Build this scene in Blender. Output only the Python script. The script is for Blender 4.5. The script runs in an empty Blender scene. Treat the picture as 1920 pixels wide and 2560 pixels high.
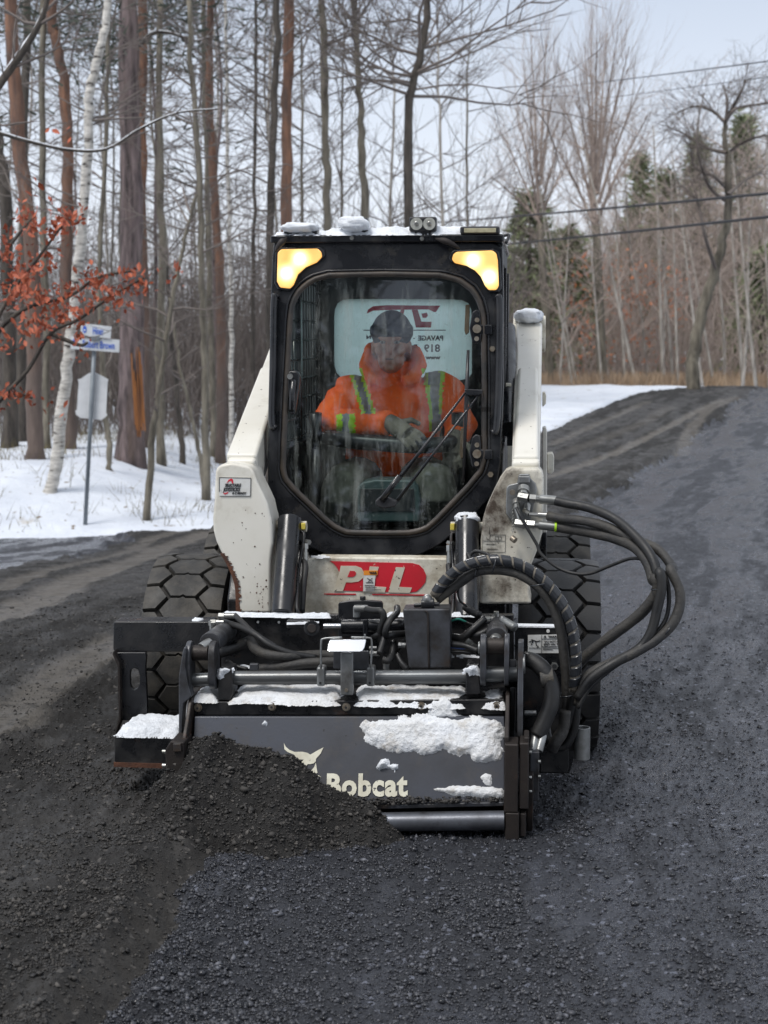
import bpy, bmesh, math, random
import numpy as np
from mathutils import Vector, Matrix

random.seed(7)
RNG = np.random.default_rng(11)
SC = bpy.context.scene
COL = SC.collection
R = math.radians

# ------------------------------------------------------------------ camera
F_PX = 3875.0                 # focal length in pixels of the 1920x2560 photograph
CAM_H = 1.6
PITCH = math.atan((1280.0 - 838.0) / F_PX)
cam_d = bpy.data.cameras.new('camera')
cam = bpy.data.objects.new('camera', cam_d)
COL.objects.link(cam)
cam.location = (0, 0, CAM_H)
cam.rotation_euler = (math.pi / 2 - PITCH, 0, 0)
cam_d.sensor_fit = 'VERTICAL'
cam_d.sensor_height = 36.0
cam_d.lens = 36.0 * F_PX / 2560.0
cam_d.clip_start = 0.05
cam_d.clip_end = 2000.0
cam_d.dof.use_dof = True
cam_d.dof.focus_distance = 5.35
cam_d.dof.aperture_fstop = 5.2
SC.camera = cam

# ------------------------------------------------------------------ sky, sun, exposure
SUN_EL, SUN_AZ = R(60), R(225)         # high thin overcast, light from behind the photographer's left
w = bpy.data.worlds.new('World')
SC.world = w
w.use_nodes = True
nt = w.node_tree
nt.nodes.clear()
out = nt.nodes.new('ShaderNodeOutputWorld')
bg = nt.nodes.new('ShaderNodeBackground')
sky = nt.nodes.new('ShaderNodeTexSky')
sky.sky_type = 'NISHITA'
sky.sun_disc = False
sky.sun_elevation = SUN_EL
sky.sun_rotation = SUN_AZ
sky.air_density = 1.0
sky.dust_density = 3.0
sky.ozone_density = 1.5
hs = nt.nodes.new('ShaderNodeHueSaturation')
hs.inputs['Saturation'].default_value = 0.55
nt.links.new(sky.outputs[0], hs.inputs['Color'])
# the cloud deck: an even pale grey-blue layer, faintly mottled
tc = nt.nodes.new('ShaderNodeTexCoord')
cn = nt.nodes.new('ShaderNodeTexNoise')
cn.inputs['Scale'].default_value = 1.7
cn.inputs['Detail'].default_value = 4
nt.links.new(tc.outputs['Generated'], cn.inputs['Vector'])
cr = nt.nodes.new('ShaderNodeValToRGB')
cr.color_ramp.elements[0].position = 0.25
cr.color_ramp.elements[0].color = (0.94, 0.95, 0.97, 1)
cr.color_ramp.elements[1].position = 0.8
cr.color_ramp.elements[1].color = (1.06, 1.05, 1.03, 1)
nt.links.new(cn.outputs['Fac'], cr.inputs['Fac'])
# the deck pales towards the horizon, the same all the way round
sx_ = nt.nodes.new('ShaderNodeSeparateXYZ')
nt.links.new(tc.outputs['Generated'], sx_.inputs[0])
gr_ = nt.nodes.new('ShaderNodeValToRGB')
gr_.color_ramp.elements[0].position = 0.0
gr_.color_ramp.elements[0].color = (7.0, 7.35, 7.9, 1)
gr_.color_ramp.elements[1].position = 0.45
gr_.color_ramp.elements[1].color = (5.1, 5.45, 6.05, 1)
_e = gr_.color_ramp.elements.new(0.22)
_e.color = (3.95, 4.5, 5.45, 1)
nt.links.new(sx_.outputs['Z'], gr_.inputs['Fac'])
ml = nt.nodes.new('ShaderNodeMix')
ml.data_type = 'RGBA'
ml.blend_type = 'MULTIPLY'
ml.inputs[0].default_value = 1.0
nt.links.new(gr_.outputs[0], ml.inputs[6])
nt.links.new(cr.outputs[0], ml.inputs[7])
mx = nt.nodes.new('ShaderNodeMix')
mx.data_type = 'RGBA'
mx.inputs[0].default_value = 0.9
nt.links.new(hs.outputs[0], mx.inputs[6])
nt.links.new(ml.outputs[2], mx.inputs[7])
nt.links.new(mx.outputs[2], bg.inputs['Color'])
bg.inputs['Strength'].default_value = 0.1
nt.links.new(bg.outputs[0], out.inputs[0])

sun_d = bpy.data.lights.new('sun', 'SUN')
sun_d.energy = 1.5
sun_d.angle = R(18)
sun_d.color = (1.0, 0.965, 0.92)
sun = bpy.data.objects.new('sun', sun_d)
COL.objects.link(sun)
# light travels from the sun: direction towards the sun
_sd = Vector((math.sin(SUN_AZ) * math.cos(SUN_EL), math.cos(SUN_AZ) * math.cos(SUN_EL), math.sin(SUN_EL)))
sun.rotation_euler = _sd.to_track_quat('Z', 'Y').to_euler()

SC.view_settings.view_transform = 'Standard'
SC.view_settings.look = 'None'
SC.view_settings.exposure = 0.66
SC.view_settings.gamma = 1.0
SC.view_settings.use_curve_mapping = False
SC.cycles.use_denoising = True
try:
    SC.cycles.denoiser = 'OPENIMAGEDENOISE'
except Exception:
    pass
SC.cycles.max_bounces = 8
SC.cycles.transparent_max_bounces = 24
SC.cycles.diffuse_bounces = 3
SC.cycles.glossy_bounces = 3
SC.cycles.transmission_bounces = 6
SC.cycles.caustics_reflective = False
SC.cycles.caustics_refractive = False
SC.cycles.sample_clamp_indirect = 6.0

# ------------------------------------------------------------------ measuring: photo pixel -> point at a real distance
CROPS = {'F': (0, 0, 1659 / 1920), 'A': (640, 500, 2.1829), 'B': (260, 1380, 2.2419), 'C': (920, 1380, 2.0232),
         'D': (480, 1120, 3.1904), 'E': (1120, 700, 2.6758), 'G': (740, 1380, 4.608), 'H': (1020, 1480, 4.1475),
         'I': (740, 620, 3.318), 'J': (440, 1480, 4.608), 'K': (680, 1820, 4.366), 'L': (1180, 1180, 6.9125),
         'T': (0, 0, 2.1829), 'U': (0, 700, 2.37), 'V': (660, 0, 2.5922), 'W': (1200, 0, 2.3042), 'X': (1240, 600, 2.4397)}
_fw = Vector((0, math.cos(PITCH), -math.sin(PITCH)))
_up = Vector((0, math.sin(PITCH), math.cos(PITCH)))
def ray(c, x, y):
    a, b, s = CROPS[c]
    sx, sy = a + x / s, b + y / s
    return _fw + Vector(((sx - 960) / F_PX, 0, 0)) + _up * ((1280 - sy) / F_PX)
def at(c, x, y, d):                         # world point seen at that pixel, d metres ahead
    v = ray(c, x, y)
    return Vector((0, 0, CAM_H)) + v * (d / v.y)

# the loader stands a little turned to the road: its own frame, x to the photo's right, y to its rear, z up
YAW = R(-5.5)
ORG = Vector((-0.03, 6.05, 0.0))
_Rm = Matrix.Rotation(YAW, 3, 'Z')
_Ri = _Rm.transposed()
def to_local(p):
    return _Ri @ (Vector(p) - ORG)
def q(c, x, y, ly, sl=0.0, z0=0.0):         # loader-frame point seen at that pixel on the plane  y = ly + sl*(z-z0)
    v = _Ri @ ray(c, x, y)
    o = _Ri @ (Vector((0, 0, CAM_H)) - ORG)
    t = (ly + sl * (o.z - z0) - o.y) / (v.y - sl * v.z)
    return o + v * t
def qs(c, pts, ly, sl=0.0, z0=0.0):
    return [q(c, x, y, ly, sl, z0) for x, y in pts]

# ------------------------------------------------------------------ noise
_perm = RNG.random((256, 256)).astype(np.float64)
def vnoise(x, y):
    xi = np.floor(x).astype(int); yi = np.floor(y).astype(int)
    xf = x - xi; yf = y - yi
    u = xf * xf * (3 - 2 * xf); v = yf * yf * (3 - 2 * yf)
    a = _perm[xi & 255, yi & 255]; b = _perm[(xi + 1) & 255, yi & 255]
    c = _perm[xi & 255, (yi + 1) & 255]; d = _perm[(xi + 1) & 255, (yi + 1) & 255]
    return (a * (1 - u) + b * u) * (1 - v) + (c * (1 - u) + d * u) * v
def fbm(x, y, oct=4, gain=0.5):
    x = np.asarray(x, float); y = np.asarray(y, float)
    s = np.zeros(np.broadcast(x, y).shape); a = 1.0; t = 0.0
    for k in range(oct):
        s = s + a * vnoise(x * 2 ** k + 17.3 * k, y * 2 ** k + 9.1 * k); t += a; a *= gain
    return s / t
def sstep(a, b, x):
    t = np.clip((np.asarray(x, float) - a) / (b - a), 0, 1)
    return t * t * (3 - 2 * t)

# ------------------------------------------------------------------ materials
def lin(r, g, b):
    f = lambda c: (c / 12.92 if c <= 0.04045 else ((c + 0.055) / 1.055) ** 2.4)
    return (f(r / 255), f(g / 255), f(b / 255))
def mat(name, col, col2=None, scale=6.0, mixlo=0.35, mixhi=0.65, rough=0.5, rough2=None, metal=0.0, spec=0.5,
        bump=0.0, bscale=80.0, bdist=0.004, dirt=None, dscale=3.0, dlo=0.5, dhi=0.7, chip=None, cscale=40.0, clo=0.66, chi=0.68,
        stretch=(1, 1, 1), coat=0.0, emit=None, estr=0.0):
    m = bpy.data.materials.new(name)
    m.use_nodes = True
    t = m.node_tree; N = t.nodes; Lk = t.links
    bs = N['Principled BSDF']
    bs.inputs['Roughness'].default_value = rough
    bs.inputs['Metallic'].default_value = metal
    bs.inputs['Specular IOR Level'].default_value = spec
    bs.inputs['Coat Weight'].default_value = coat
    tcn = N.new('ShaderNodeTexCoord')
    mp = N.new('ShaderNodeMapping')
    mp.inputs['Scale'].default_value = stretch
    Lk.new(tcn.outputs['Object'], mp.inputs['Vector'])
    def noise(sc, det=5, rg=0.6):
        n = N.new('ShaderNodeTexNoise')
        n.inputs['Scale'].default_value = sc; n.inputs['Detail'].default_value = det; n.inputs['Roughness'].default_value = rg
        Lk.new(mp.outputs[0], n.inputs['Vector'])
        return n
    def ramp(src, lo, hi):
        r = N.new('ShaderNodeMapRange'); r.inputs[1].default_value = lo; r.inputs[2].default_value = hi
        Lk.new(src, r.inputs[0]); return r.outputs[0]
    def mixc(fac, a, b):
        x = N.new('ShaderNodeMix'); x.data_type = 'RGBA'; Lk.new(fac, x.inputs[0])
        for s, v in ((6, a), (7, b)):
            if isinstance(v, tuple): x.inputs[s].default_value = (*v[:3], 1)
            else: Lk.new(v, x.inputs[s])
        return x.outputs[2]
    c = tuple(col)
    if col2 is not None:
        n1 = noise(scale)
        f1 = ramp(n1.outputs['Fac'], mixlo, mixhi)
        c = mixc(f1, c, tuple(col2))
        if rough2 is not None:
            r = N.new('ShaderNodeMapRange'); r.inputs[3].default_value = rough; r.inputs[4].default_value = rough2
            Lk.new(f1, r.inputs[0]); Lk.new(r.outputs[0], bs.inputs['Roughness'])
    if dirt is not None:
        c = mixc(ramp(noise(dscale, 8, 0.7).outputs['Fac'], dlo, dhi), c, tuple(dirt))
    if chip is not None:
        c = mixc(ramp(noise(cscale, 3, 0.6).outputs['Fac'], clo, chi), c, tuple(chip))
    if isinstance(c, tuple): bs.inputs['Base Color'].default_value = (*c[:3], 1)
    else: Lk.new(c, bs.inputs['Base Color'])
    if bump:
        b = N.new('ShaderNodeBump'); b.inputs['Strength'].default_value = bump; b.inputs['Distance'].default_value = bdist
        Lk.new(noise(bscale, 4, 0.65).outputs['Fac'], b.inputs['Height']); Lk.new(b.outputs[0], bs.inputs['Normal'])
    if emit is not None:
        bs.inputs['Emission Color'].default_value = (*emit, 1); bs.inputs['Emission Strength'].default_value = estr
    return m

M = {}
M['white_paint'] = mat('white_paint', (0.74, 0.715, 0.645), (0.66, 0.63, 0.545), scale=2.5, rough=0.38, dirt=(0.36, 0.31, 0.23), dscale=5, dlo=0.55, dhi=0.85,
                       chip=(0.05, 0.025, 0.015), cscale=42, clo=0.695, chi=0.705, bump=0.08, bscale=30)
M['white_grimy'] = mat('white_grimy', (0.70, 0.675, 0.59), (0.56, 0.51, 0.40), scale=4, rough=0.5, dirt=(0.20, 0.145, 0.085), dscale=8, dlo=0.48, dhi=0.74,
                       chip=(0.03, 0.022, 0.018), cscale=70, clo=0.68, chi=0.70, bump=0.12, bscale=50)
M['white_filthy'] = mat('white_filthy', (0.70, 0.68, 0.60), (0.55, 0.50, 0.40), scale=4, rough=0.5, dirt=(0.06, 0.042, 0.028), dscale=4.5, dlo=0.46, dhi=0.66, chip=(0.03, 0.022, 0.018), cscale=70, clo=0.66, chi=0.68, bump=0.12, bscale=50)
M['rust'] = mat('rust', (0.13, 0.05, 0.025), (0.05, 0.025, 0.018), scale=14, rough=0.85, bump=0.6, bscale=90)
M['black_paint'] = mat('black_paint', (0.006, 0.0065, 0.0085), (0.016, 0.0165, 0.019), scale=9, mixlo=0.4, mixhi=0.7, rough=0.22, rough2=0.5, dirt=(0.075, 0.064, 0.05), dscale=10, dlo=0.58, dhi=0.86, bump=0.08, bscale=160, bdist=0.002)
M['black_steel'] = mat('black_steel', (0.007, 0.0075, 0.009), (0.030, 0.028, 0.027), scale=11, mixlo=0.42, mixhi=0.72, rough=0.24, rough2=0.62, dirt=(0.095, 0.045, 0.024), dscale=9, dlo=0.60, dhi=0.80, bump=0.22, bscale=120)
M['worn_steel'] = mat('worn_steel', (0.085, 0.089, 0.10), (0.022, 0.02, 0.019), scale=12, rough=0.32, rough2=0.6, metal=0.35, dirt=(0.07, 0.045, 0.03), dscale=6, dlo=0.58, dhi=0.8, bump=0.15, bscale=110)
M['edge_steel'] = mat('edge_steel', (0.035, 0.028, 0.024), (0.016, 0.012, 0.011), scale=12, rough=0.45, rough2=0.7, metal=0.3, dirt=(0.14, 0.06, 0.03), dscale=9, dlo=0.58, dhi=0.8, bump=0.25, bscale=130)
M['shield'] = mat('shield', (0.052, 0.057, 0.072), (0.024, 0.026, 0.033), scale=3.2, rough=0.27, rough2=0.48, metal=0.15, dirt=(0.055, 0.048, 0.042), dscale=9, dlo=0.52, dhi=0.80, chip=(0.010, 0.010, 0.010), cscale=34, clo=0.69, chi=0.72, bump=0.06, bscale=100)
M['scraper'] = mat('scraper', (0.16, 0.17, 0.195), (0.07, 0.072, 0.08), scale=7, rough=0.28, rough2=0.45, metal=0.55, dirt=(0.03, 0.027, 0.025), dscale=12, dlo=0.55, dhi=0.75, bump=0.1, bscale=100)
M['galv'] = mat('galv', (0.30, 0.31, 0.31), (0.17, 0.17, 0.165), scale=16, rough=0.38, metal=0.6, dirt=(0.06, 0.05, 0.04), dscale=12, dlo=0.56, dhi=0.8, bump=0.12, bscale=150)
M['pipe'] = mat('pipe', (0.15, 0.16, 0.165), (0.075, 0.07, 0.066), scale=9, rough=0.32, metal=0.5, dirt=(0.045, 0.035, 0.028), dscale=5, dlo=0.52, dhi=0.78, bump=0.1, bscale=120, stretch=(0.35, 1, 1))
M['chrome'] = mat('chrome', (0.72, 0.73, 0.75), rough=0.12, metal=1.0)
M['rubber_hose'] = mat('rubber_hose', (0.007, 0.0072, 0.008), (0.016, 0.0155, 0.015), scale=14, rough=0.42, rough2=0.62, dirt=(0.085, 0.075, 0.06), dscale=16, dlo=0.6, dhi=0.85, bump=0.3, bscale=140, bdist=0.003)
M['sleeve'] = mat('sleeve', (0.022, 0.022, 0.023), (0.05, 0.046, 0.04), scale=12, rough=0.62, dirt=(0.11, 0.095, 0.07), dscale=9, dlo=0.56, dhi=0.85, bump=0.6, bscale=70, bdist=0.006)
M['wrap'] = mat('wrap', (0.016, 0.018, 0.022), (0.03, 0.032, 0.036), scale=20, rough=0.26, dirt=(0.09, 0.08, 0.065), dscale=25, dlo=0.6, dhi=0.85)
M['wrap_gap'] = mat('wrap_gap', (0.20, 0.175, 0.14), (0.09, 0.08, 0.065), scale=30, rough=0.8)
M['tyre'] = mat('tyre', (0.013, 0.0132, 0.0142), (0.030, 0.029, 0.0275), scale=7, rough=0.38, rough2=0.65, dirt=(0.07, 0.06, 0.048), dscale=11, dlo=0.55, dhi=0.85, bump=0.35, bscale=160, bdist=0.003)
M['tyre_muddy'] = mat('tyre_muddy', (0.026, 0.0245, 0.022), (0.016, 0.0155, 0.0145), scale=7, rough=0.5, rough2=0.75, dirt=(0.095, 0.083, 0.066), dscale=8, dlo=0.42, dhi=0.78, bump=0.5, bscale=150, bdist=0.003)
M['groove'] = mat('groove', (0.014, 0.013, 0.012), (0.034, 0.030, 0.025), scale=12, rough=0.8, bump=0.4, bscale=120)
M['snow'] = mat('snow', (0.84, 0.86, 0.89), (0.74, 0.77, 0.81), scale=14, rough=0.75, bump=0.9, bscale=130, bdist=0.008, spec=0.3)
M['snow_dirty'] = mat('snow_dirty', (0.80, 0.82, 0.85), (0.70, 0.70, 0.69), scale=10, rough=0.75, dirt=(0.36, 0.30, 0.22), dscale=13, dlo=0.52, dhi=0.76, chip=(0.05, 0.045, 0.04), cscale=85, clo=0.72, chi=0.75, bump=0.9, bscale=110, bdist=0.008, spec=0.3)
M['red_decal'] = mat('red_decal', (0.62, 0.018, 0.035), (0.50, 0.02, 0.03), scale=8, rough=0.45, dirt=(0.30, 0.10, 0.07), dscale=16, dlo=0.60, dhi=0.85, chip=(0.45, 0.38, 0.30), cscale=45, clo=0.69, chi=0.71)
M['cream_decal'] = mat('cream_decal', (0.66, 0.64, 0.52), (0.50, 0.47, 0.37), scale=20, rough=0.55, chip=(0.03, 0.03, 0.033), cscale=70, clo=0.67, chi=0.69)
M['cream_letter'] = mat('cream_letter', (0.66, 0.62, 0.52), (0.52, 0.46, 0.35), scale=9, rough=0.5, chip=(0.05, 0.035, 0.03), cscale=60, clo=0.66, chi=0.68)
M['label_white'] = mat('label_white', (0.70, 0.70, 0.68), (0.60, 0.59, 0.55), scale=20, rough=0.45, dirt=(0.25, 0.22, 0.18), dscale=30, dlo=0.6, dhi=0.8)
M['label_black'] = mat('label_black', (0.02, 0.02, 0.022), rough=0.5)
M['label_orange'] = mat('label_orange', (0.80, 0.28, 0.03), rough=0.5)
M['lime'] = mat('lime', (0.42, 0.72, 0.02), (0.36, 0.62, 0.02), scale=30, rough=0.6)
M['yellow_plastic'] = mat('yellow_plastic', (0.62, 0.50, 0.08), rough=0.5)
M['bolt'] = mat('bolt', (0.33, 0.30, 0.25), (0.18, 0.14, 0.10), scale=30, rough=0.4, metal=0.6)
M['zinc'] = mat('zinc', (0.40, 0.40, 0.385), (0.26, 0.26, 0.24), scale=20, rough=0.28, metal=0.8, dirt=(0.10, 0.09, 0.07), dscale=25, dlo=0.6, dhi=0.8)
M['lamp_dark'] = mat('lamp_dark', (0.02, 0.02, 0.022), rough=0.35)
M['lens'] = mat('lens', (0.42, 0.42, 0.38), (0.30, 0.30, 0.27), scale=90, rough=0.15, coat=1.0)
M['lens_bar'] = mat('lens_bar', (0.46, 0.42, 0.28), (0.30, 0.27, 0.18), scale=70, rough=0.2, coat=1.0)
M['brown_trim'] = mat('brown_trim', (0.16, 0.085, 0.04), (0.09, 0.05, 0.03), scale=20, rough=0.55)
M['seal'] = mat('seal', (0.012, 0.011, 0.010), (0.045, 0.034, 0.025), scale=11, rough=0.5, bump=0.3, bscale=80)
M['interior'] = mat('interior', (0.018, 0.021, 0.023), (0.03, 0.035, 0.037), scale=6, rough=0.6)
M['interior_teal'] = mat('interior_teal', (0.05, 0.075, 0.075), (0.03, 0.05, 0.05), scale=5, rough=0.5)
M['hi_vis'] = mat('hi_vis', (1.0, 0.165, 0.026), (0.92, 0.125, 0.02), scale=9, rough=0.8, bump=0.5, bscale=18, bdist=0.012)
M['tape_grey'] = mat('tape_grey', (0.20, 0.22, 0.225), (0.15, 0.165, 0.17), scale=12, rough=0.45)
M['skin'] = mat('skin', (0.42, 0.22, 0.15), (0.34, 0.16, 0.11), scale=14, rough=0.55)
M['navy'] = mat('navy', (0.025, 0.03, 0.045), (0.04, 0.045, 0.06), scale=40, rough=0.9)
M['glove'] = mat('glove', (0.20, 0.17, 0.135), (0.11, 0.095, 0.078), scale=18, rough=0.85)
M['trousers'] = mat('trousers', (0.085, 0.08, 0.062), (0.05, 0.048, 0.04), scale=10, rough=0.85, bump=0.4, bscale=20)
M['eye_white'] = mat('eye_white', (0.30, 0.28, 0.26), rough=0.3)
M['hair'] = mat('hair', (0.03, 0.02, 0.015), rough=0.7)

# ------------------------------------------------------------------ mesh collecting
class MB:
    def __init__(s): s.v = []; s.f = []; s.m = []
    def add(s, vs, fs, mi=0):
        b = len(s.v); s.v += [tuple(v) for v in vs]; s.f += [tuple(b + i for i in f) for f in fs]; s.m += [mi] * len(fs); return s
    def box(s, lo, hi, mi=0):
        x0, y0, z0 = lo; x1, y1, z1 = hi
        return s.add([(x0, y0, z0), (x1, y0, z0), (x1, y1, z0), (x0, y1, z0), (x0, y0, z1), (x1, y0, z1), (x1, y1, z1), (x0, y1, z1)],
                     [(0, 3, 2, 1), (4, 5, 6, 7), (0, 1, 5, 4), (1, 2, 6, 5), (2, 3, 7, 6), (3, 0, 4, 7)], mi)
    def prism(s, pts, off, mi=0):            # polygon of 3D points pushed back by off
        n = len(pts); off = Vector(off)
        vs = [Vector(p) for p in pts] + [Vector(p) + off for p in pts]
        return s.add(vs, [tuple(range(n)), tuple(range(2 * n - 1, n - 1, -1))] + [(i, i + n, (i + 1) % n + n, (i + 1) % n) for i in range(n)], mi)
    def tube(s, path, rad, seg=12, cap=True, mi=0, bulge=None):
        path = [Vector(p) for p in path]; n = len(path)
        if not hasattr(rad, '__len__'): rad = [rad] * n
        t0 = (path[1] - path[0]).normalized()
        up = Vector((0, 0, 1)) if abs(t0.z) < 0.9 else Vector((1, 0, 0))
        nx = t0.cross(up).normalized()
        b = len(s.v); vs = []
        for i, p in enumerate(path):
            t = (path[min(i + 1, n - 1)] - path[max(i - 1, 0)])
            t = t.normalized() if t.length > 1e-9 else t0
            nx = (nx - t * nx.dot(t)).normalized(); ny = t.cross(nx)
            for k in range(seg):
                a = 2 * math.pi * k / seg
                vs.append(p + (nx * math.cos(a) + ny * math.sin(a)) * rad[i])
        fs = [(i * seg + k, i * seg + (k + 1) % seg, (i + 1) * seg + (k + 1) % seg, (i + 1) * seg + k) for i in range(n - 1) for k in range(seg)]
        if cap: fs += [tuple(range(seg - 1, -1, -1)), tuple((n - 1) * seg + k for k in range(seg))]
        return s.add(vs, fs, mi)
    def cyl(s, a, b, r, r2=None, seg=20, mi=0):
        return s.tube([a, b], [r, r if r2 is None else r2], seg, True, mi)
    def ring(s, outer, inner, off, mi=0):    # frame between two closed loops of equal count, pushed back by off
        n = len(outer); off = Vector(off)
        vs = [Vector(p) for p in outer] + [Vector(p) for p in inner]
        vs += [v + off for v in vs]
        fs = []
        for i in range(n):
            j = (i + 1) % n
            fs += [(i, j, n + j, n + i), (2 * n + i, 3 * n + i, 3 * n + j, 2 * n + j), (i, 2 * n + i, 2 * n + j, j), (n + i, n + j, 3 * n + j, 3 * n + i)]
        return s.add(vs, fs, mi)
    def build(s, name, m, parent=None, smooth=False, bevel=0.0, seg=2, loc=None, auto=None):
        me = bpy.data.meshes.new(name)
        me.from_pydata(s.v, [], s.f)
        for x in (m if isinstance(m, (list, tuple)) else [m]): me.materials.append(M[x] if isinstance(x, str) else x)
        if any(s.m): me.polygons.foreach_set('material_index', s.m)
        bm = bmesh.new(); bm.from_mesh(me); bmesh.ops.recalc_face_normals(bm, faces=bm.faces); bm.to_mesh(me); bm.free()
        if smooth: me.shade_smooth()
        o = bpy.data.objects.new(name, me); COL.objects.link(o)
        if loc is not None: o.location = loc
        if parent is not None: o.parent = parent
        if bevel:
            bv = o.modifiers.new('bevel', 'BEVEL'); bv.width = bevel; bv.segments = seg; bv.limit_method = 'ANGLE'; bv.angle_limit = R(35)
            me.shade_smooth()
            bv.harden_normals = True
        elif auto:
            me.shade_smooth()
            try: me.set_sharp_from_angle(angle=R(auto))
            except Exception: pass
        return o

def raw(name, v, f, m, parent=None, smooth=False, attrs=None):   # big numpy meshes, all quads or all triangles
    me = bpy.data.meshes.new(name)
    v = np.ascontiguousarray(v, np.float32); f = np.ascontiguousarray(f, np.int32)
    k = f.shape[1]
    me.vertices.add(len(v)); me.vertices.foreach_set('co', v.ravel())
    me.loops.add(f.size); me.loops.foreach_set('vertex_index', f.ravel())
    me.polygons.add(len(f)); me.polygons.foreach_set('loop_start', np.arange(0, f.size, k, dtype=np.int32))
    me.update(calc_edges=True)
    for a, val in (attrs or {}).items():
        at_ = me.attributes.new(a, 'FLOAT', 'POINT'); at_.data.foreach_set('value', np.ascontiguousarray(val, np.float32))
    me.materials.append(M[m] if isinstance(m, str) else m)
    if smooth: me.shade_smooth()
    o = bpy.data.objects.new(name, me); COL.objects.link(o)
    if parent is not None: o.parent = parent
    return o

def empty(name, loc=(0, 0, 0), rz=0.0):
    o = bpy.data.objects.new(name, None); COL.objects.link(o); o.location = loc; o.rotation_euler = (0, 0, rz); o.empty_display_size = 0.2
    return o
def tag(o, label=None, cat=None, group=None, kind=None):
    for k, v in (('label', label), ('category', cat), ('group', group), ('kind', kind)):
        if v: o[k] = v
    return o
def smooth_path(pts, n=8):                  # Catmull-Rom
    P = [Vector(p) for p in pts]; P = [P[0] * 2 - P[1]] + P + [P[-1] * 2 - P[-2]]
    r = []
    for i in range(1, len(P) - 2):
        a, b, c, d = P[i - 1:i + 3]
        for k in range(n):
            t = k / n
            r.append(0.5 * ((2 * b) + (c - a) * t + (2 * a - 5 * b + 4 * c - d) * t * t + (3 * b - a - 3 * c + d) * t ** 3))
    r.append(P[-2]); return r
def text(name, body, m, parent, o, U, V, size, bold=0.0, shear=0.0, thick=0.0006, width=None, align='LEFT', sx=1.0, space=1.0):
    """flat lettering: baseline start o, reading direction U, up direction V"""
    cu = bpy.data.curves.new('t', 'FONT'); cu.body = body; cu.size = size; cu.offset = bold; cu.shear = shear; cu.align_x = align; cu.space_character = space
    cu.resolution_u = 3; cu.extrude = thick
    ob = bpy.data.objects.new('t', cu); COL.objects.link(ob)
    dg = bpy.context.evaluated_depsgraph_get()
    me = bpy.data.meshes.new_from_object(ob.evaluated_get(dg))
    bpy.data.objects.remove(ob); bpy.data.curves.remove(cu)
    U = Vector(U).normalized(); V = Vector(V); V = (V - U * V.dot(U)).normalized(); W = U.cross(V)
    k = sx
    if width is not None:
        xs = [v.co.x for v in me.vertices]; k = width / max(1e-6, (max(xs) - min(xs)))
    for v in me.vertices:
        c = v.co.copy(); v.co = Vector(o) + U * (c.x * k) + V * c.y + W * c.z
    me.materials.clear(); me.materials.append(M[m]); me.name = name
    ob = bpy.data.objects.new(name, me); COL.objects.link(ob); ob.parent = parent
    return ob
# ================================================================== THE GROUND
_bx = [-60, -30, -8, -4.6, -2.1, 0, 2.3, 5.1, 6.8, 10, 30, 60]
_by = [14, 16.0, 18.1, 18.6, 19.3, 20, 21.7, 31, 34.6, 40, 50, 60]
def Yb(x): return np.interp(x, _bx, _by)
_my = [-20, 2, 3.6, 4.67, 6, 9, 13, 20, 28, 34, 45]
_mx = [-1.4, -0.75, -0.63, -0.54, -0.25, 0.45, 1.38, 3.9, 6.4, 8.2, 11]
def Xm(y): return np.interp(y, _my, _mx)
def G(x, y):                                   # smooth lie of the land
    x = np.asarray(x, float); y = np.asarray(y, float)
    yy = np.maximum(y, 1.0)
    t = sstep(-0.10, 0.06, x / yy)
    zl = -0.85 * sstep(8, 19, y) + 0.45 * sstep(26, 60, y)
    zr = 0.42 * sstep(11, 32, y) - 0.36 * sstep(33.5, 46, y) + 1.2 * sstep(48, 110, y)
    z = zl * (1 - t) + zr * t
    s = y - Yb(x)
    bank = 0.50 * sstep(-2.7, -4.6, x) * sstep(0.2, 3.2, s) * (1 - 0.5 * sstep(5, 14, s)) + 0.10 * sstep(0.0, 1.4, s)
    return z + bank * (1 - t)
def ground_pt(c, x, y):                        # where the ground is seen at that pixel
    v = ray(c, x, y); d = 10.0
    for d in np.concatenate([np.arange(2.5, 12, 0.05), np.arange(12, 60, 0.1)]):
        p = Vector((0, 0, CAM_H)) + v * (d / v.y)
        if p.z <= float(G(p.x, p.y)): return p
    return p
def seg_dist(px, py, line):
    best = np.full(px.shape, 1e9)
    for a, b in zip(line[:-1], line[1:]):
        dx, dy = b[0] - a[0], b[1] - a[1]
        t = np.clip(((px - a[0]) * dx + (py - a[1]) * dy) / (dx * dx + dy * dy + 1e-12), 0, 1)
        best = np.minimum(best, np.hypot(px - a[0] - t * dx, py - a[1] - t * dy))
    return best
CROPS['N'] = (0, 1300, 2.37)
def _line(c, pts): return [tuple(ground_pt(c, x, y)[:2]) for x, y in pts]
TRACKS = [  # pressed wheel tracks: line, half width, strength
    (_line('N', [(0, 620), (300, 470), (620, 330), (950, 190), (1200, 105)]), 0.17, 1.0),
    (_line('N', [(0, 450), (500, 275), (900, 130), (1150, 60)]), 0.10, 0.75),
    (_line('N', [(0, 1290), (200, 1100), (400, 960), (690, 770)]), 0.16, 0.8),
    (_line('F', [(1180, 1042), (1330, 985), (1440, 930), (1560, 868)]), 0.085, 1.0),
    (_line('F', [(1470, 985), (1490, 935), (1530, 890), (1590, 862)]), 0.10, 0.8),
    (_line('F', [(1190, 968), (1330, 905), (1400, 872)]), 0.08, 0.7),
    (_line('F', [(1190, 1000), (1380, 925), (1450, 885)]), 0.12, 0.4),
]
LUGS = [_line('N', [(0, 1560), (200, 1390), (450, 1180), (690, 985)]), _line('N', [(0, 1440), (200, 1270), (450, 1070), (690, 890)])]
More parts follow.
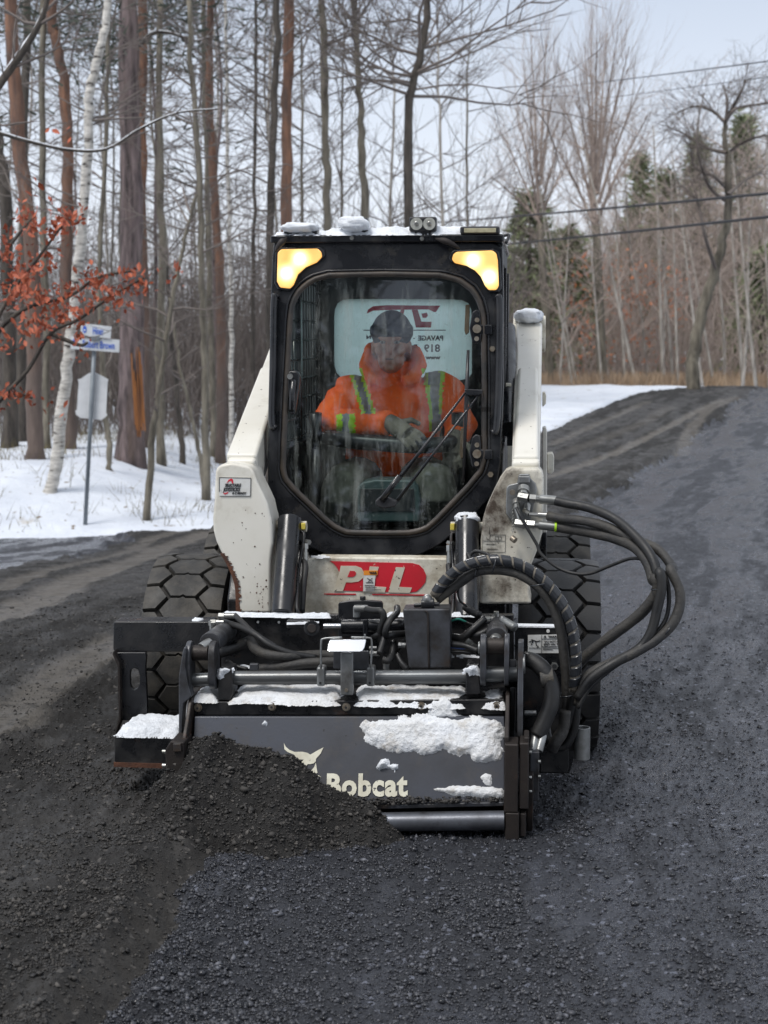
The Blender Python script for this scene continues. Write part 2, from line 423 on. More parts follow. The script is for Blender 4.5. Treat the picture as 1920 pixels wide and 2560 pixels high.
def road_fields(x, y):
    """height, millings 0/1, pressed 0..1 for points of the road"""
    z = G(x, y)
    far_ = sstep(6.5, 10, y)
    wob = (fbm(x * 3, y * 3, 3) - 0.5) * 0.22 * np.clip(y / 5, 0.4, 2.0) * (1 - far_) + (fbm(x * 0.8, y * 0.5 + 3, 2) - 0.5) * 0.25 * far_ + (fbm(x * 9, y * 2.2, 3) - 0.5) * 0.35 * far_ + (fbm(x * 20, y * 20, 2) - 0.5) * 0.06 * (1 - sstep(6, 10, y))
    near = sstep(5.2, 4.2, y)
    e = Xm(y) - x + wob * (1 - 0.35 * near)
    lw = -3.05 - x + (fbm(x * 4, y * 1.5 + 40, 3) - 0.5) * 0.7
    mill = sstep(-0.03, 0.03, e) * (1 - sstep(-0.05, 0.08, lw))
    comp = np.zeros_like(x)
    for ln, hw, st in TRACKS:
        d = seg_dist(x, y, ln) + (fbm(x * 5, y * 5, 2) - 0.5) * hw * 0.8
        comp = np.maximum(comp, st * (1 - sstep(hw * 0.6, hw * 1.25, d)))
    bev = near * sstep(-0.015, 0.01, e) * (1 - sstep(0.085, 0.13, e))         # smooth slope along the joint
    comp = np.maximum(comp, 0.16 * bev)
    rough_m = (fbm(x * 9, y * 9, 2) - 0.5) * 0.022 + (fbm(x * 33, y * 33, 3, 0.65) - 0.5) * 0.030
    lug = np.zeros_like(x)
    for ln in LUGS:
        d = seg_dist(x, y, ln)
        lug = np.maximum(lug, (1 - sstep(0.04, 0.10, d)))
    rough_m = rough_m * (1 - 0.8 * comp) * (1 - 0.5 * bev) - 0.02 * comp * (1 - bev) + near * 0.022 * np.exp(-((e - 0.135) / 0.035) ** 2) + lug * 0.020 * np.sin(y * 95 + x * 55)
    ax_ = x - Xm(y)
    flat = 0.55 * fbm(ax_ * 3.2, y * 0.35 + 7, 3, 0.6) + 0.45 * fbm(ax_ * 9, y * 2.4, 3, 0.7)
    ra = 0.55 + 0.9 * sstep(0.45, 0.65, flat)
    rough_r = ((fbm(x * 11, y * 11, 2) - 0.5) * 0.010 + (fbm(x * 40 + 5, y * 40, 3, 0.65) - 0.5) * 0.016) * ra
    clump = near * sstep(0.02, -0.03, e) * (1 - sstep(0.10, 0.28, -e))      # crumbs thrown along the joint
    rough_r = rough_r + clump * (0.012 + (fbm(x * 25, y * 25, 3) - 0.4) * 0.05)
    z = z + mill * ((0.048 + 0.012 * near) * sstep(-0.01, 0.12, e) + rough_m) + (1 - mill) * rough_r
    return z, mill, comp, flat

def make_ground_material(name, dark, light, press, rlo, rhi, bump):
    m = bpy.data.materials.new(name); m.use_nodes = True
    t = m.node_tree; N = t.nodes; L = t.links; bs = N['Principled BSDF']
    tcn = N.new('ShaderNodeTexCoord')
    def noise(s, d=5, r=0.65):
        n = N.new('ShaderNodeTexNoise'); n.inputs['Scale'].default_value = s; n.inputs['Detail'].default_value = d; n.inputs['Roughness'].default_value = r
        L.new(tcn.outputs['Object'], n.inputs['Vector']); return n.outputs['Fac']
    def rng(src, a, b, c=0.0, d=1.0):
        r = N.new('ShaderNodeMapRange'); r.inputs[1].default_value = a; r.inputs[2].default_value = b; r.inputs[3].default_value = c; r.inputs[4].default_value = d
        L.new(src, r.inputs[0]); return r.outputs[0]
    def mix(f, a, b):
        x = N.new('ShaderNodeMix'); x.data_type = 'RGBA'; L.new(f, x.inputs[0])
        for i, v in ((6, a), (7, b)):
            if isinstance(v, tuple): x.inputs[i].default_value = (*v, 1)
            else: L.new(v, x.inputs[i])
        return x.outputs[2]
    pr = N.new('ShaderNodeAttribute'); pr.attribute_name = 'pressed'
    tn = N.new('ShaderNodeAttribute'); tn.attribute_name = 'tone'
    grain = noise(95, 4)
    c = mix(rng(grain, 0.36, 0.68), dark, light)
    c = mix(rng(noise(1.6, 5, 0.7), 0.38, 0.66), c, tuple(v * 0.9 for v in light))
    c = mix(rng(tn.outputs['Fac'], 0.44, 0.57, 0.0, 0.85), c, tuple(v * 0.9 for v in dark))
    c = mix(rng(pr.outputs['Fac'], 0, 1), c, press)
    c = mix(rng(noise(12, 6, 0.75), 0.50, 0.62, 0.0, 0.62), c, tuple(v * 0.85 for v in dark))
    vor = N.new('ShaderNodeTexVoronoi'); vor.inputs['Scale'].default_value = 70; L.new(tcn.outputs['Object'], vor.inputs['Vector'])
    speck = rng(vor.outputs['Color'], 0.86, 0.9)
    c = mix(speck, c, tuple(min(1, v * 2.1) for v in light))
    L.new(c, bs.inputs['Base Color'])
    rr = N.new('ShaderNodeMath'); rr.operation = 'ADD'; rr.use_clamp = True
    L.new(rng(noise(5, 5), 0.35, 0.7, rlo, rhi), rr.inputs[0]); L.new(rng(tn.outputs['Fac'], 0.44, 0.57, -0.05, 0.30), rr.inputs[1])
    L.new(rr.outputs[0], bs.inputs['Roughness'])
    b = N.new('ShaderNodeBump'); b.inputs['Distance'].default_value = 0.012; b.inputs['Strength'].default_value = bump
    L.new(noise(70, 6, 0.75), b.inputs['Height']); L.new(b.outputs[0], bs.inputs['Normal'])
    return m
M['road'] = make_ground_material('road', (0.014, 0.0155, 0.021), (0.072, 0.077, 0.095), (0.10, 0.10, 0.105), 0.15, 0.36, 0.9)
M['millings'] = make_ground_material('millings', (0.013, 0.012, 0.0112), (0.042, 0.0385, 0.035), (0.112, 0.101, 0.088), 0.45, 0.85, 0.85)

# ---- the road and the loose layer on it: one fine sheet, split where the loose layer begins
ys = list(np.arange(-14, 2.4, 0.8)) + list(np.arange(2.4, 3.3, 0.03))
yv = 3.3
while yv < 50:
    ys.append(yv); yv += max(0.010, (1.75 if yv < 9 else 0.9) * yv * yv / (1550 * 1.6))
ys = np.array(ys)
us = np.concatenate([np.linspace(-0.50, -0.275, 40)[:-1], np.linspace(-0.275, 0.275, 640), np.linspace(0.275, 0.50, 40)[1:]])
YY, UU = np.meshgrid(ys, us, indexing='ij')
XX = UU * np.maximum(YY, 3.3)
ZZ, MI, CO, FL = road_fields(XX, YY)
nr, nc = XX.shape
# beyond the road's far edge the sheet dives under the snow
ZZ = ZZ - 0.35 * sstep(-0.05, 0.8, YY - Yb(XX) + (fbm(XX * 2, YY * 2, 3) - 0.5) * 0.5)
V3 = np.stack([XX, YY, ZZ], -1).reshape(-1, 3)
idx = np.arange(nr * nc).reshape(nr, nc)
FQ = np.stack([idx[:-1, :-1], idx[:-1, 1:], idx[1:, 1:], idx[1:, :-1]], -1).reshape(-1, 4)
keep = (YY[:-1, :-1] < Yb(XX[:-1, :-1]) + 1.6).ravel()
fm = (MI[:-1, :-1] > 0.5).ravel()
def sub(name, m, sel):
    f = FQ[sel]; used = np.unique(f); remap = np.full(len(V3), -1, np.int64); remap[used] = np.arange(len(used))
    return raw(name, V3[used], remap[f], m, None, True, {'pressed': CO.ravel()[used], 'tone': FL.ravel()[used]})
road = sub('road', 'road', keep & ~fm)
tag(road, kind='structure')
mil = sub('asphalt_millings_layer', 'millings', keep & fm)
tag(mil, 'dark loose asphalt millings spread along one lane of the road', 'millings', kind='stuff')

# ---- loose chips on the near ground
def chips(name, x, y, z, size, m, parent=None, flat=(0.45, 0.9), seed=3):
    g = np.random.default_rng(seed); n = len(x)
    base = np.array([(1, 0, 0), (0, 1, 0), (-1, 0, 0), (0, -1, 0), (0, 0, 1), (0, 0, -1)], float)
    tri = np.array([(0, 1, 4), (1, 2, 4), (2, 3, 4), (3, 0, 4), (1, 0, 5), (2, 1, 5), (3, 2, 5), (0, 3, 5)])
    p = base[None] + g.uniform(-0.42, 0.42, (n, 6, 3))
    sc = np.stack([size * g.uniform(0.7, 1.3, n), size * g.uniform(0.6, 1.0, n), size * g.uniform(*flat, n)], -1)
    p = p * sc[:, None, :]
    a = g.uniform(0, 6.283, n); tl = g.uniform(-0.7, 0.7, n)
    c, s = np.cos(tl), np.sin(tl)
    yy, zz = p[..., 1] * c[:, None] - p[..., 2] * s[:, None], p[..., 1] * s[:, None] + p[..., 2] * c[:, None]
    p[..., 1], p[..., 2] = yy, zz
    c, s = np.cos(a), np.sin(a)
    xx, yy = p[..., 0] * c[:, None] - p[..., 1] * s[:, None], p[..., 0] * s[:, None] + p[..., 1] * c[:, None]
    p[..., 0], p[..., 1] = xx, yy
    p += np.stack([x, y, z], -1)[:, None, :]
    f = (tri[None] + (np.arange(n) * 6)[:, None, None]).reshape(-1, 3)
    tone = np.repeat(g.random(n), 6)
    return raw(name, p.reshape(-1, 3), f, m, parent, False, {'tone': tone})
def chip_mat(name, dark, light, rlo, rhi):
    m = bpy.data.materials.new(name); m.use_nodes = True
    t = m.node_tree; N = t.nodes; L = t.links; bs = N['Principled BSDF']
    a = N.new('ShaderNodeAttribute'); a.attribute_name = 'tone'
    r = N.new('ShaderNodeValToRGB'); e = r.color_ramp.elements
    e[0].position = 0.0; e[0].color = (*dark, 1); e[1].position = 0.88; e[1].color = (*light, 1)
    x = e.new(0.985); x.color = tuple(min(1, v * 2.0) for v in light) + (1,)
    L.new(a.outputs['Fac'], r.inputs['Fac']); L.new(r.outputs[0], bs.inputs['Base Color'])
    q_ = N.new('ShaderNodeMapRange'); q_.inputs[3].default_value = rlo; q_.inputs[4].default_value = rhi
    L.new(a.outputs['Fac'], q_.inputs[0]); L.new(q_.outputs[0], bs.inputs['Roughness'])
    return m
M['chip_wet'] = chip_mat('chip_wet', (0.010, 0.0105, 0.013), (0.062, 0.064, 0.074), 0.16, 0.5)
M['chip_dry'] = chip_mat('chip_dry', (0.012, 0.011, 0.0105), (0.048, 0.044, 0.040), 0.5, 0.85)
n_try = 230000
u = RNG.uniform(-0.27, 0.27, n_try)
iy = RNG.uniform(1 / 9.5, 1 / 3.3, n_try)
cy = 1 / iy; cx = u * cy
cz, cm, cc, cf = road_fields(cx, cy)
e_ = Xm(cy) - cx
clumpy = fbm(cx * 6, cy * 6, 3)
dens = np.where(cm > 0.5, 0.55 * (1 - 0.9 * cc) * (0.3 + 1.4 * sstep(0.4, 0.62, clumpy)), 0.18 + 0.75 * sstep(0.47, 0.62, cf) * (0.4 + sstep(0.42, 0.6, clumpy)))
dens = np.where((cm > 0.5) & (e_ < 0.10) & (cy < 4.9), 0.16, dens)
dens = np.where((cm < 0.5) & (e_ < 0) & (e_ > -0.22) & (cy < 4.8), 0.95, dens)
ok = RNG.random(n_try) < dens
size = RNG.lognormal(math.log(0.0029), 0.52, n_try).clip(0.0012, 0.012)
for nm, mm, sel, lb in (('loose_chips', 'chip_dry', ok & (cm > 0.5), 'dry crumbs of asphalt lying on the loose millings layer'),
                        ('wet_chips', 'chip_wet', ok & (cm <= 0.5), 'wet stone chips strewn on the bluish road surface')):
    o = chips(nm, cx[sel], cy[sel], cz[sel] + size[sel] * 0.25, size[sel], mm, seed=5)
    tag(o, lb, 'chips', kind='stuff')

# ---- snow field with the woods' floor
M['snow_ground'] = mat('snow_ground', (0.70, 0.735, 0.79), (0.58, 0.615, 0.68), scale=1.3, rough=0.8, dirt=(0.42, 0.36, 0.27), dscale=2.2, dlo=0.63, dhi=0.74, bump=0.5, bscale=6, bdist=0.06, spec=0.2,
                       chip=(0.17, 0.12, 0.07), cscale=7, clo=0.655, chi=0.70)
gx = np.concatenate([np.arange(-70, -12, 2.0), np.arange(-12, 14, 0.14), np.arange(14, 72, 2.0)])
gy = np.concatenate([np.arange(-60, 14, 4.0), np.arange(14, 40, 0.14), np.arange(40, 140, 2.0)])
SX, SY = np.meshgrid(gx, gy, indexing='xy')
SZ = G(SX, SY) + (fbm(SX * 0.9, SY * 0.9, 4) - 0.5) * 0.16 * sstep(0.2, 2.5, SY - Yb(SX)) + 0.03
edge = SY - Yb(SX) + (fbm(SX * 1.5, SY * 1.5, 3) - 0.5) * 0.5
SZ = SZ - 0.25 * sstep(0.3, -0.25, edge)
SZ = np.where(SY < 14, -0.6, SZ)
i2 = np.arange(SX.size).reshape(SX.shape)
F2 = np.stack([i2[:-1, :-1], i2[:-1, 1:], i2[1:, 1:], i2[1:, :-1]], -1).reshape(-1, 4)
sn = raw('snowy_ground', np.stack([SX, SY, SZ], -1).reshape(-1, 3), F2, 'snow_ground', None, True)
tag(sn, kind='structure')

# snow dust blown along the old pavement of the side road
def blades(name, pts, h, wd, m, label, seed=4, lean=0.5):
    g = np.random.default_rng(seed); n = len(pts)
    pts = np.asarray(pts); a = g.uniform(0, 6.283, n); hh = h * g.uniform(0.4, 1.15, n)
    lx, ly = g.normal(0, lean, n) * hh, g.normal(0, lean, n) * hh
    dx, dy = np.cos(a) * wd, np.sin(a) * wd
    v = np.stack([pts + np.stack([dx, dy, 0 * dx], -1), pts - np.stack([dx, dy, 0 * dx], -1), pts + np.stack([lx, ly, hh], -1)], 1).reshape(-1, 3)
    o = raw(name, v, np.arange(3 * n).reshape(-1, 3), m)
    return tag(o, label, 'grass', kind='stuff')
M['dry_grass'] = mat('dry_grass', (0.40, 0.29, 0.19), (0.26, 0.185, 0.125), scale=0.8, rough=0.9)
M['weed'] = mat('weed', (0.20, 0.17, 0.06), (0.10, 0.075, 0.04), scale=2, rough=0.9)
gp = []
for k in range(16000):
    px = random.uniform(1.5, 13); s_ = random.uniform(0, 1) ** 1.3
    d = max(float(Yb(px)) + 1.0, 38.5 + 0.3 * px) + 8 * s_
    if px / d > 0.29 or fbm(np.array(px * 0.6), np.array(d * 0.5), 2) < 0.46 and random.random() < 0.8: continue
    gp.append((px, d, float(G(px, d)) - 0.02))
blades('dry_grass', gp, 0.5, 0.02, 'dry_grass', 'strip of tan dry grass below the wood beyond the crest', lean=0.25)
gp = []
for k in range(7000):
    px = random.uniform(-9, 0.5); d = float(Yb(px)) + random.uniform(0.3, 16)
    if fbm(np.array(px * 1.1), np.array(d * 1.1 + 30), 2) < 0.52 and d < 30: continue
    gp.append((px, d, float(G(px, d)) - 0.02))
blades('woodland_weeds', gp, 0.30, 0.006, 'weed', 'sparse dead weeds poking through the snow under the trees', 9)
# ================================================================== TREES
def bark(name, a, b, scale=9, st=(1, 1, 0.22), **k):
    a = tuple(v * 1.25 for v in a); b = tuple(v * 0.7 for v in b)
    return mat(name, a, b, scale=scale, rough=0.9, bump=0.9, bscale=22, bdist=0.03, stretch=st, **k)
M['bark_pine_red'] = bark('bark_pine_red', (0.255, 0.128, 0.076), (0.14, 0.080, 0.060), dirt=(0.10, 0.076, 0.066), dscale=3.5, dlo=0.42, dhi=0.68)
def _two_tone(m, low, z0, z1):                 # plated grey butt below, orange bark above, as pines have
    t = m.node_tree; N = t.nodes; L = t.links; bs = N['Principled BSDF']; src = bs.inputs['Base Color'].links[0].from_socket
    tc_ = N.new('ShaderNodeTexCoord'); sx = N.new('ShaderNodeSeparateXYZ'); L.new(tc_.outputs['Object'], sx.inputs[0])
    nz = N.new('ShaderNodeTexNoise'); nz.inputs['Scale'].default_value = 2.2; L.new(tc_.outputs['Object'], nz.inputs[0])
    ad = N.new('ShaderNodeMath'); ad.operation = 'MULTIPLY_ADD'; L.new(nz.outputs['Fac'], ad.inputs[0]); ad.inputs[1].default_value = 3.0; L.new(sx.outputs['Z'], ad.inputs[2])
    r = N.new('ShaderNodeMapRange'); r.inputs[1].default_value = z0 + 1.5; r.inputs[2].default_value = z1 + 1.5; L.new(ad.outputs[0], r.inputs[0])
    n2 = N.new('ShaderNodeTexNoise'); n2.inputs['Scale'].default_value = 14; L.new(N['Mapping'].outputs[0], n2.inputs[0])
    cm = N.new('ShaderNodeMix'); cm.data_type = 'RGBA'; cm.inputs[6].default_value = (*[v * 0.55 for v in low], 1); cm.inputs[7].default_value = (*[v * 1.35 for v in low], 1); L.new(n2.outputs['Fac'], cm.inputs[0])
    mx_ = N.new('ShaderNodeMix'); mx_.data_type = 'RGBA'; L.new(r.outputs[0], mx_.inputs[0]); L.new(cm.outputs[2], mx_.inputs[6]); L.new(src, mx_.inputs[7]); L.new(mx_.outputs[2], bs.inputs['Base Color'])
_two_tone(M['bark_pine_red'], (0.14, 0.105, 0.088), 1.4, 3.6)
M['bark_pine_grey'] = bark('bark_pine_grey', (0.20, 0.152, 0.146), (0.060, 0.046, 0.046), scale=11, st=(1, 1, 0.14), dirt=(0.13, 0.092, 0.074), dscale=3, dlo=0.5, dhi=0.7)
M['bark_grey'] = bark('bark_grey', (0.20, 0.178, 0.137), (0.12, 0.104, 0.08))
M['bark_dark'] = bark('bark_dark', (0.085, 0.072, 0.059), (0.05, 0.042, 0.036))
M['bark_birch'] = bark('bark_birch', (0.62, 0.59, 0.54), (0.46, 0.43, 0.38), chip=(0.06, 0.05, 0.045), cscale=9, clo=0.60, chi=0.64)
M['bark_birch'].node_tree.nodes['Mapping'].inputs['Scale'].default_value = (0.6, 0.6, 2.6)
M['bark_pale'] = bark('bark_pale', (0.42, 0.385, 0.34), (0.34, 0.305, 0.265))
M['twig'] = mat('twig', (0.19, 0.16, 0.143), (0.125, 0.105, 0.094), scale=1.2, rough=0.9)
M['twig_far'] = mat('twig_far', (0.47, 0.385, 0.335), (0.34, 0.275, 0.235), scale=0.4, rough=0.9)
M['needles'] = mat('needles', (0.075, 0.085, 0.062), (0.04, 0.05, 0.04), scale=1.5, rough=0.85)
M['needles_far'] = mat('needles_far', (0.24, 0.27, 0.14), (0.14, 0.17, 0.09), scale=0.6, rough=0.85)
M['wound'] = mat('wound', (0.42, 0.17, 0.055), (0.16, 0.07, 0.035), scale=9, rough=0.9, bump=0.6, bscale=30, bdist=0.02, stretch=(1, 1, 0.15))
M['orange_leaf'] = mat('orange_leaf', (0.62, 0.22, 0.08), (0.50, 0.15, 0.06), scale=2.0, rough=0.7)
M['oak_leaf'] = mat('oak_leaf', (0.47, 0.12, 0.048), (0.28, 0.05, 0.026), scale=9.0, rough=0.6)

def seg_mesh(name, segs, m, parent=None, sides=4):
    a = np.array([s[0] for s in segs], float); b = np.array([s[1] for s in segs], float)
    ra = np.array([s[2] for s in segs]); rb = np.array([s[3] for s in segs])
    t = b - a; t /= np.linalg.norm(t, axis=1, keepdims=True) + 1e-9
    ref = np.where(np.abs(t[:, 2:3]) < 0.9, np.array([[0, 0, 1.0]]), np.array([[1.0, 0, 0]]))
    nx = np.cross(t, ref); nx /= np.linalg.norm(nx, axis=1, keepdims=True) + 1e-9
    ny = np.cross(t, nx)
    V = []
    for P, rr in ((a, ra), (b, rb)):
        for k in range(sides):
            an = 2 * math.pi * k / sides
            V.append(P + (nx * math.cos(an) + ny * math.sin(an)) * rr[:, None])
    V = np.stack(V, 1)
    n = len(segs); F = []
    for k in range(sides):
        F.append(np.stack([np.arange(n) * 2 * sides + i for i in (k, (k + 1) % sides, sides + (k + 1) % sides, sides + k)], -1))
    return raw(name, V.reshape(-1, 3), np.stack(F, 1).reshape(-1, 4), m, parent, True)

def ramify(segs, p, d, L, r, lv, g, bend=0.25, up=0.0, kids=(3, 5), ang=0.75, tips=None, kid_len=0.55):
    """one limb with its twigs"""
    n = 4 if lv > 0 else 3
    pts = [np.array(p, float)]; d = np.array(d, float); d /= np.linalg.norm(d)
    for i in range(n):
        d = d + g.normal(0, bend, 3) * 0.5 + np.array([0, 0, up]); d /= np.linalg.norm(d)
        pts.append(pts[-1] + d * L / n)
    for i in range(n):
        segs.append((pts[i], pts[i + 1], r * (1 - 0.75 * i / n), r * (1 - 0.75 * (i + 1) / n)))
    if tips is not None and lv <= 1: tips.append((pts[-1], d))
    if lv > 0:
        for k in range(g.integers(*kids)):
            f = g.uniform(0.25, 1.0) * n; i = min(int(f), n - 1); pp = pts[i] + (pts[i + 1] - pts[i]) * (f - i)
            q_ = g.normal(0, 1, 3); q_ -= d * q_.dot(d); q_ /= np.linalg.norm(q_) + 1e-9
            dd = d * math.cos(ang) + q_ * math.sin(ang) * g.uniform(0.6, 1.2)
            ramify(segs, pp, dd, L * kid_len * g.uniform(0.6, 1.2), r * 0.5, lv - 1, g, bend, up, kids, ang, tips, kid_len)

def trunk_path(pts, n=5, wob=0.0, seed=0):
    P = smooth_path(pts, n); g = np.random.default_rng(seed)
    if wob:
        for i in range(1, len(P) - 1): P[i] = P[i] + Vector((g.normal(0, wob), g.normal(0, wob), 0))
    return P
def tufts(name, tips, m, parent, g, per=16, ln=0.35, wd=0.02, spread=0.35):
    V = []
    for p, d in tips:
        for k in range(per):
            c = np.array(p) + g.normal(0, spread, 3) * np.array([1, 1, 0.45])
            v = g.normal(0, 1, 3); v /= np.linalg.norm(v); v[2] = abs(v[2]) * 0.6
            s = np.cross(v, g.normal(0, 1, 3)); s /= np.linalg.norm(s) + 1e-9
            l = ln * g.uniform(0.5, 1.2)
            V += [c + s * wd, c - s * wd, c + v * l]
    return raw(name, np.array(V), np.arange(len(V)).reshape(-1, 3), m, parent)
def px_path(pts, d, base_on_ground=True, top_z=None):
    """trunk line through photo pixels (full-picture display pixels), all about d metres off"""
    P = [at('F', x, y, d) for x, y in pts]           # given from the base upwards
    if base_on_ground: P[0].z = float(G(P[0].x, P[0].y)) - 0.08
    if top_z and P[-1].z < top_z:
        e = (P[-1] - P[-2]).normalized(); e = (e + Vector((0, 0, 1.0))).normalized()
        P.append(P[-1] + e * ((top_z - P[-1].z) / e.z))
    return P
def make_tree(name, label, path, r0, r1, bk, seed, nb=10, blen=1.6, lo=0.35, hi=1.0, elev=0.3, lv=2, needle=0, group=None, flare=1.35, tw='twig', kids=(3, 5), up=0.03, wob=0.012, brad=0.016, sides=10):
    g = np.random.default_rng(seed)
    P = trunk_path(path, 6, wob, seed); n = len(P); base = P[0].copy()
    t = empty(name, base)
    tag(t, label, 'tree', group)
    rad = [r0 + (r1 - r0) * (i / (n - 1)) for i in range(n)]
    rad[0] *= flare; rad[1] *= 1 + (flare - 1) * 0.4
    rad = [r * (1 + g.normal(0, 0.06)) for r in rad]
    mb = MB(); mb.tube([p - base for p in P], rad, sides)
    mb.build('trunk', bk, t, smooth=True)
    segs, tips = [], []
    for k in range(nb):
        f = g.uniform(lo, hi) * (n - 1); i = min(int(f), n - 2); p = P[i] + (P[i + 1] - P[i]) * (f - i)
        a = g.uniform(0, 6.283); hf = f / (n - 1)
        d = np.array([math.cos(a), math.sin(a), elev + 0.5 * (hf - 0.5)])
        ramify(segs, np.array(p - base), d, blen * g.uniform(0.5, 1.2) * (1.15 - 0.4 * hf), max(0.005, brad * g.uniform(0.6, 1.2)), lv, g, 0.3, up, kids, 0.7, tips if hf > needle > 0 else None)
    if segs: seg_mesh('crown', segs, tw, t, 4)
    if tips and needle: tufts('needles', tips, 'needles', t, g, per=14)
    return t

# ---- the wood at the crossroads (trunks read off the photograph, each at its own distance)
T = make_tree
PINE_G = 'pines of the wood at the crossroads'
big = T('pine_tree', 'thick grey-barked pine with a split orange wound beside the street sign', px_path([(281, 1040), (284, 823), (285, 653), (281, 300), (277, 0)], 24, top_z=11), 0.215, 0.125, 'bark_pine_grey', 1, nb=9, lo=0.75, blen=2.2, lv=1, needle=0.6, flare=1.25, sides=18)
# the torn strip where the bark is gone
gw = np.random.default_rng(5); mb = MB()
bp = Vector(big.location)
for k in range(9):
    z0 = 0.35 + gw.uniform(0, 0.25); z1 = 1.15 + gw.uniform(0, 0.55); x_ = 0.05 + 0.017 * k
    mb.prism([(x_ + 0.07, -0.20 + 0.008 * k, z0 + 0.15), (x_ + 0.085, -0.20 + 0.008 * k, z0 + 0.15), (x_ + 0.075 - 0.03, -0.20 + 0.008 * k, z1 + 0.2), (x_ + 0.06 - 0.03, -0.20 + 0.008 * k, z1 + 0.2)], (0, 0.05, 0))
mb.build('wound', 'wound', big)
T('pine_tree', 'slim orange-barked pine rising just right of the thick grey pine', px_path([(312, 1000), (308, 600), (305, 475), (307, 0)], 27, top_z=11), 0.11, 0.07, 'bark_pine_red', 2, nb=14, lo=0.62, blen=2.3, lv=1, needle=0.6)
T('pine_tree', 'brown-red pine with a wide pale base left of the birch', px_path([(75, 1017), (74, 780), (66, 520), (50, 380), (20, 0)], 23, top_z=11), 0.125, 0.085, 'bark_pine_red', 3, nb=14, lo=0.55, blen=2.4, lv=1, needle=0.55)
T('pine_tree', 'bent red pine bowing rightwards above the leaning birch', px_path([(151, 1002), (149, 800), (143, 555), (147, 357), (139, 190), (120, 80), (109, 0)], 25, top_z=11), 0.105, 0.07, 'bark_pine_red', 4, nb=13, lo=0.6, blen=2.3, lv=1, needle=0.55)
T('pine_tree', 'red pine with a dark leaning lower trunk left of the cab', px_path([(477, 998), (478, 780), (475, 593), (463, 396), (453, 200), (451, 0)], 28, top_z=12), 0.095, 0.06, 'bark_pine_red', 5, nb=15, lo=0.55, blen=2.4, lv=1, needle=0.55)
T('pine_tree', 'straight orange pine trunk rising from behind the cab roof', px_path([(617, 990), (619, 495), (620, 250), (623, 0)], 26, top_z=12), 0.098, 0.08, 'bark_pine_red', 6, nb=14, lo=0.5, blen=2.0, lv=1, needle=0.75)
T('birch_tree', 'leaning white birch in the snow beside the street sign', px_path([(106, 1090), (120, 1012), (142, 843), (157, 695), (174, 515), (190, 317), (194, 198), (220, 90), (233, 0)], 20.5, top_z=8), 0.088, 0.045, 'bark_birch', 7, nb=12, lo=0.45, blen=1.3, lv=2, flare=1.5)
T('young_tree', 'grey-green straight trunk between the two leftmost red pines', px_path([(104, 1000), (99, 700), (93, 400), (93, 0)], 25), 0.062, 0.045, 'bark_grey', 8, nb=14, blen=1.5)
T('young_tree', 'slender grey trunk a step right of the thick grey pine', px_path([(350, 1030), (345, 760), (352, 554), (348, 435), (345, 198), (346, 0)], 25), 0.07, 0.045, 'bark_grey', 9, nb=16, blen=1.7)
T('young_tree', 'crooked bare sapling leaning right at the snowy road edge', px_path([(317, 1097), (328, 960), (345, 840), (365, 690), (390, 560), (425, 420)], 19.8), 0.05, 0.02, 'bark_grey', 10, nb=14, blen=1.0, lo=0.3)
T('young_tree', 'pale slim trunk standing alone right of the crooked sapling', px_path([(445, 1038), (441, 800), (439, 653), (431, 396), (412, 119), (408, 0)], 22), 0.055, 0.033, 'bark_grey', 11, nb=16, blen=1.5)
T('young_tree', 'dark thin trunk bending left behind the crooked sapling', px_path([(395, 1024), (388, 900), (372, 750), (362, 600), (352, 480)], 26), 0.05, 0.025, 'bark_dark', 12, nb=10, blen=1.4)
T('young_tree', 'thin trunk leaning left towards the crooked sapling top', px_path([(438, 1015), (425, 950), (400, 850), (378, 720), (366, 640)], 24), 0.035, 0.018, 'bark_grey', 13, nb=8, blen=1.0)
T('young_tree', 'short-based grey trunk just right of the signpost', px_path([(240, 1062), (233, 960), (222, 800), (215, 600), (228, 300), (236, 0)], 22.5), 0.045, 0.028, 'bark_grey', 14, nb=14, blen=1.4)
T('young_tree', 'mossy trunk beside the dark lower trunk of the red pine', px_path([(463, 1008), (458, 800), (452, 620), (447, 400), (440, 100), (438, 0)], 29), 0.06, 0.04, 'bark_grey', 15, nb=12, blen=1.5)
T('dark_tree', 'blackish trunk at the left edge of the picture', px_path([(22, 1000), (20, 800), (15, 500), (0, 330), (-30, 200)], 26), 0.13, 0.08, 'bark_dark', 16, nb=8, blen=1.6)
T('dark_tree', 'dark trunk standing behind the wide pale-based pine', px_path([(47, 1002), (48, 800), (52, 500), (58, 0)], 29), 0.11, 0.07, 'bark_dark', 17, nb=10, blen=1.8)
T('dark_tree', 'crooked dark trunk rising at the left side of the cab', px_path([(582, 1000), (582, 700), (584, 495), (588, 340), (595, 200), (598, 0)], 23, top_z=9), 0.062, 0.045, 'bark_dark', 18, nb=16, blen=1.9, lo=0.4)
T('birch_tree', 'thin pale birch just left of the cab', px_path([(500, 985), (499, 800), (500, 605), (494, 400), (490, 200), (486, 0)], 30), 0.05, 0.03, 'bark_birch', 19, nb=12, blen=1.4)
T('young_tree', 'thin brown trunk between the pale birch and the cab', px_path([(548, 985), (547, 700), (549, 500), (552, 200), (553, 0)], 31), 0.05, 0.03, 'bark_dark', 20, nb=14, blen=1.6)
T('grey_tree', 'smooth tan trunk behind the snowy lamp on the cab roof', px_path([(706, 1000), (707, 470), (703, 300), (700, 100), (696, 0)], 27, top_z=9), 0.075, 0.055, 'bark_grey', 21, nb=18, blen=2.0, lo=0.35, kids=(3, 6))
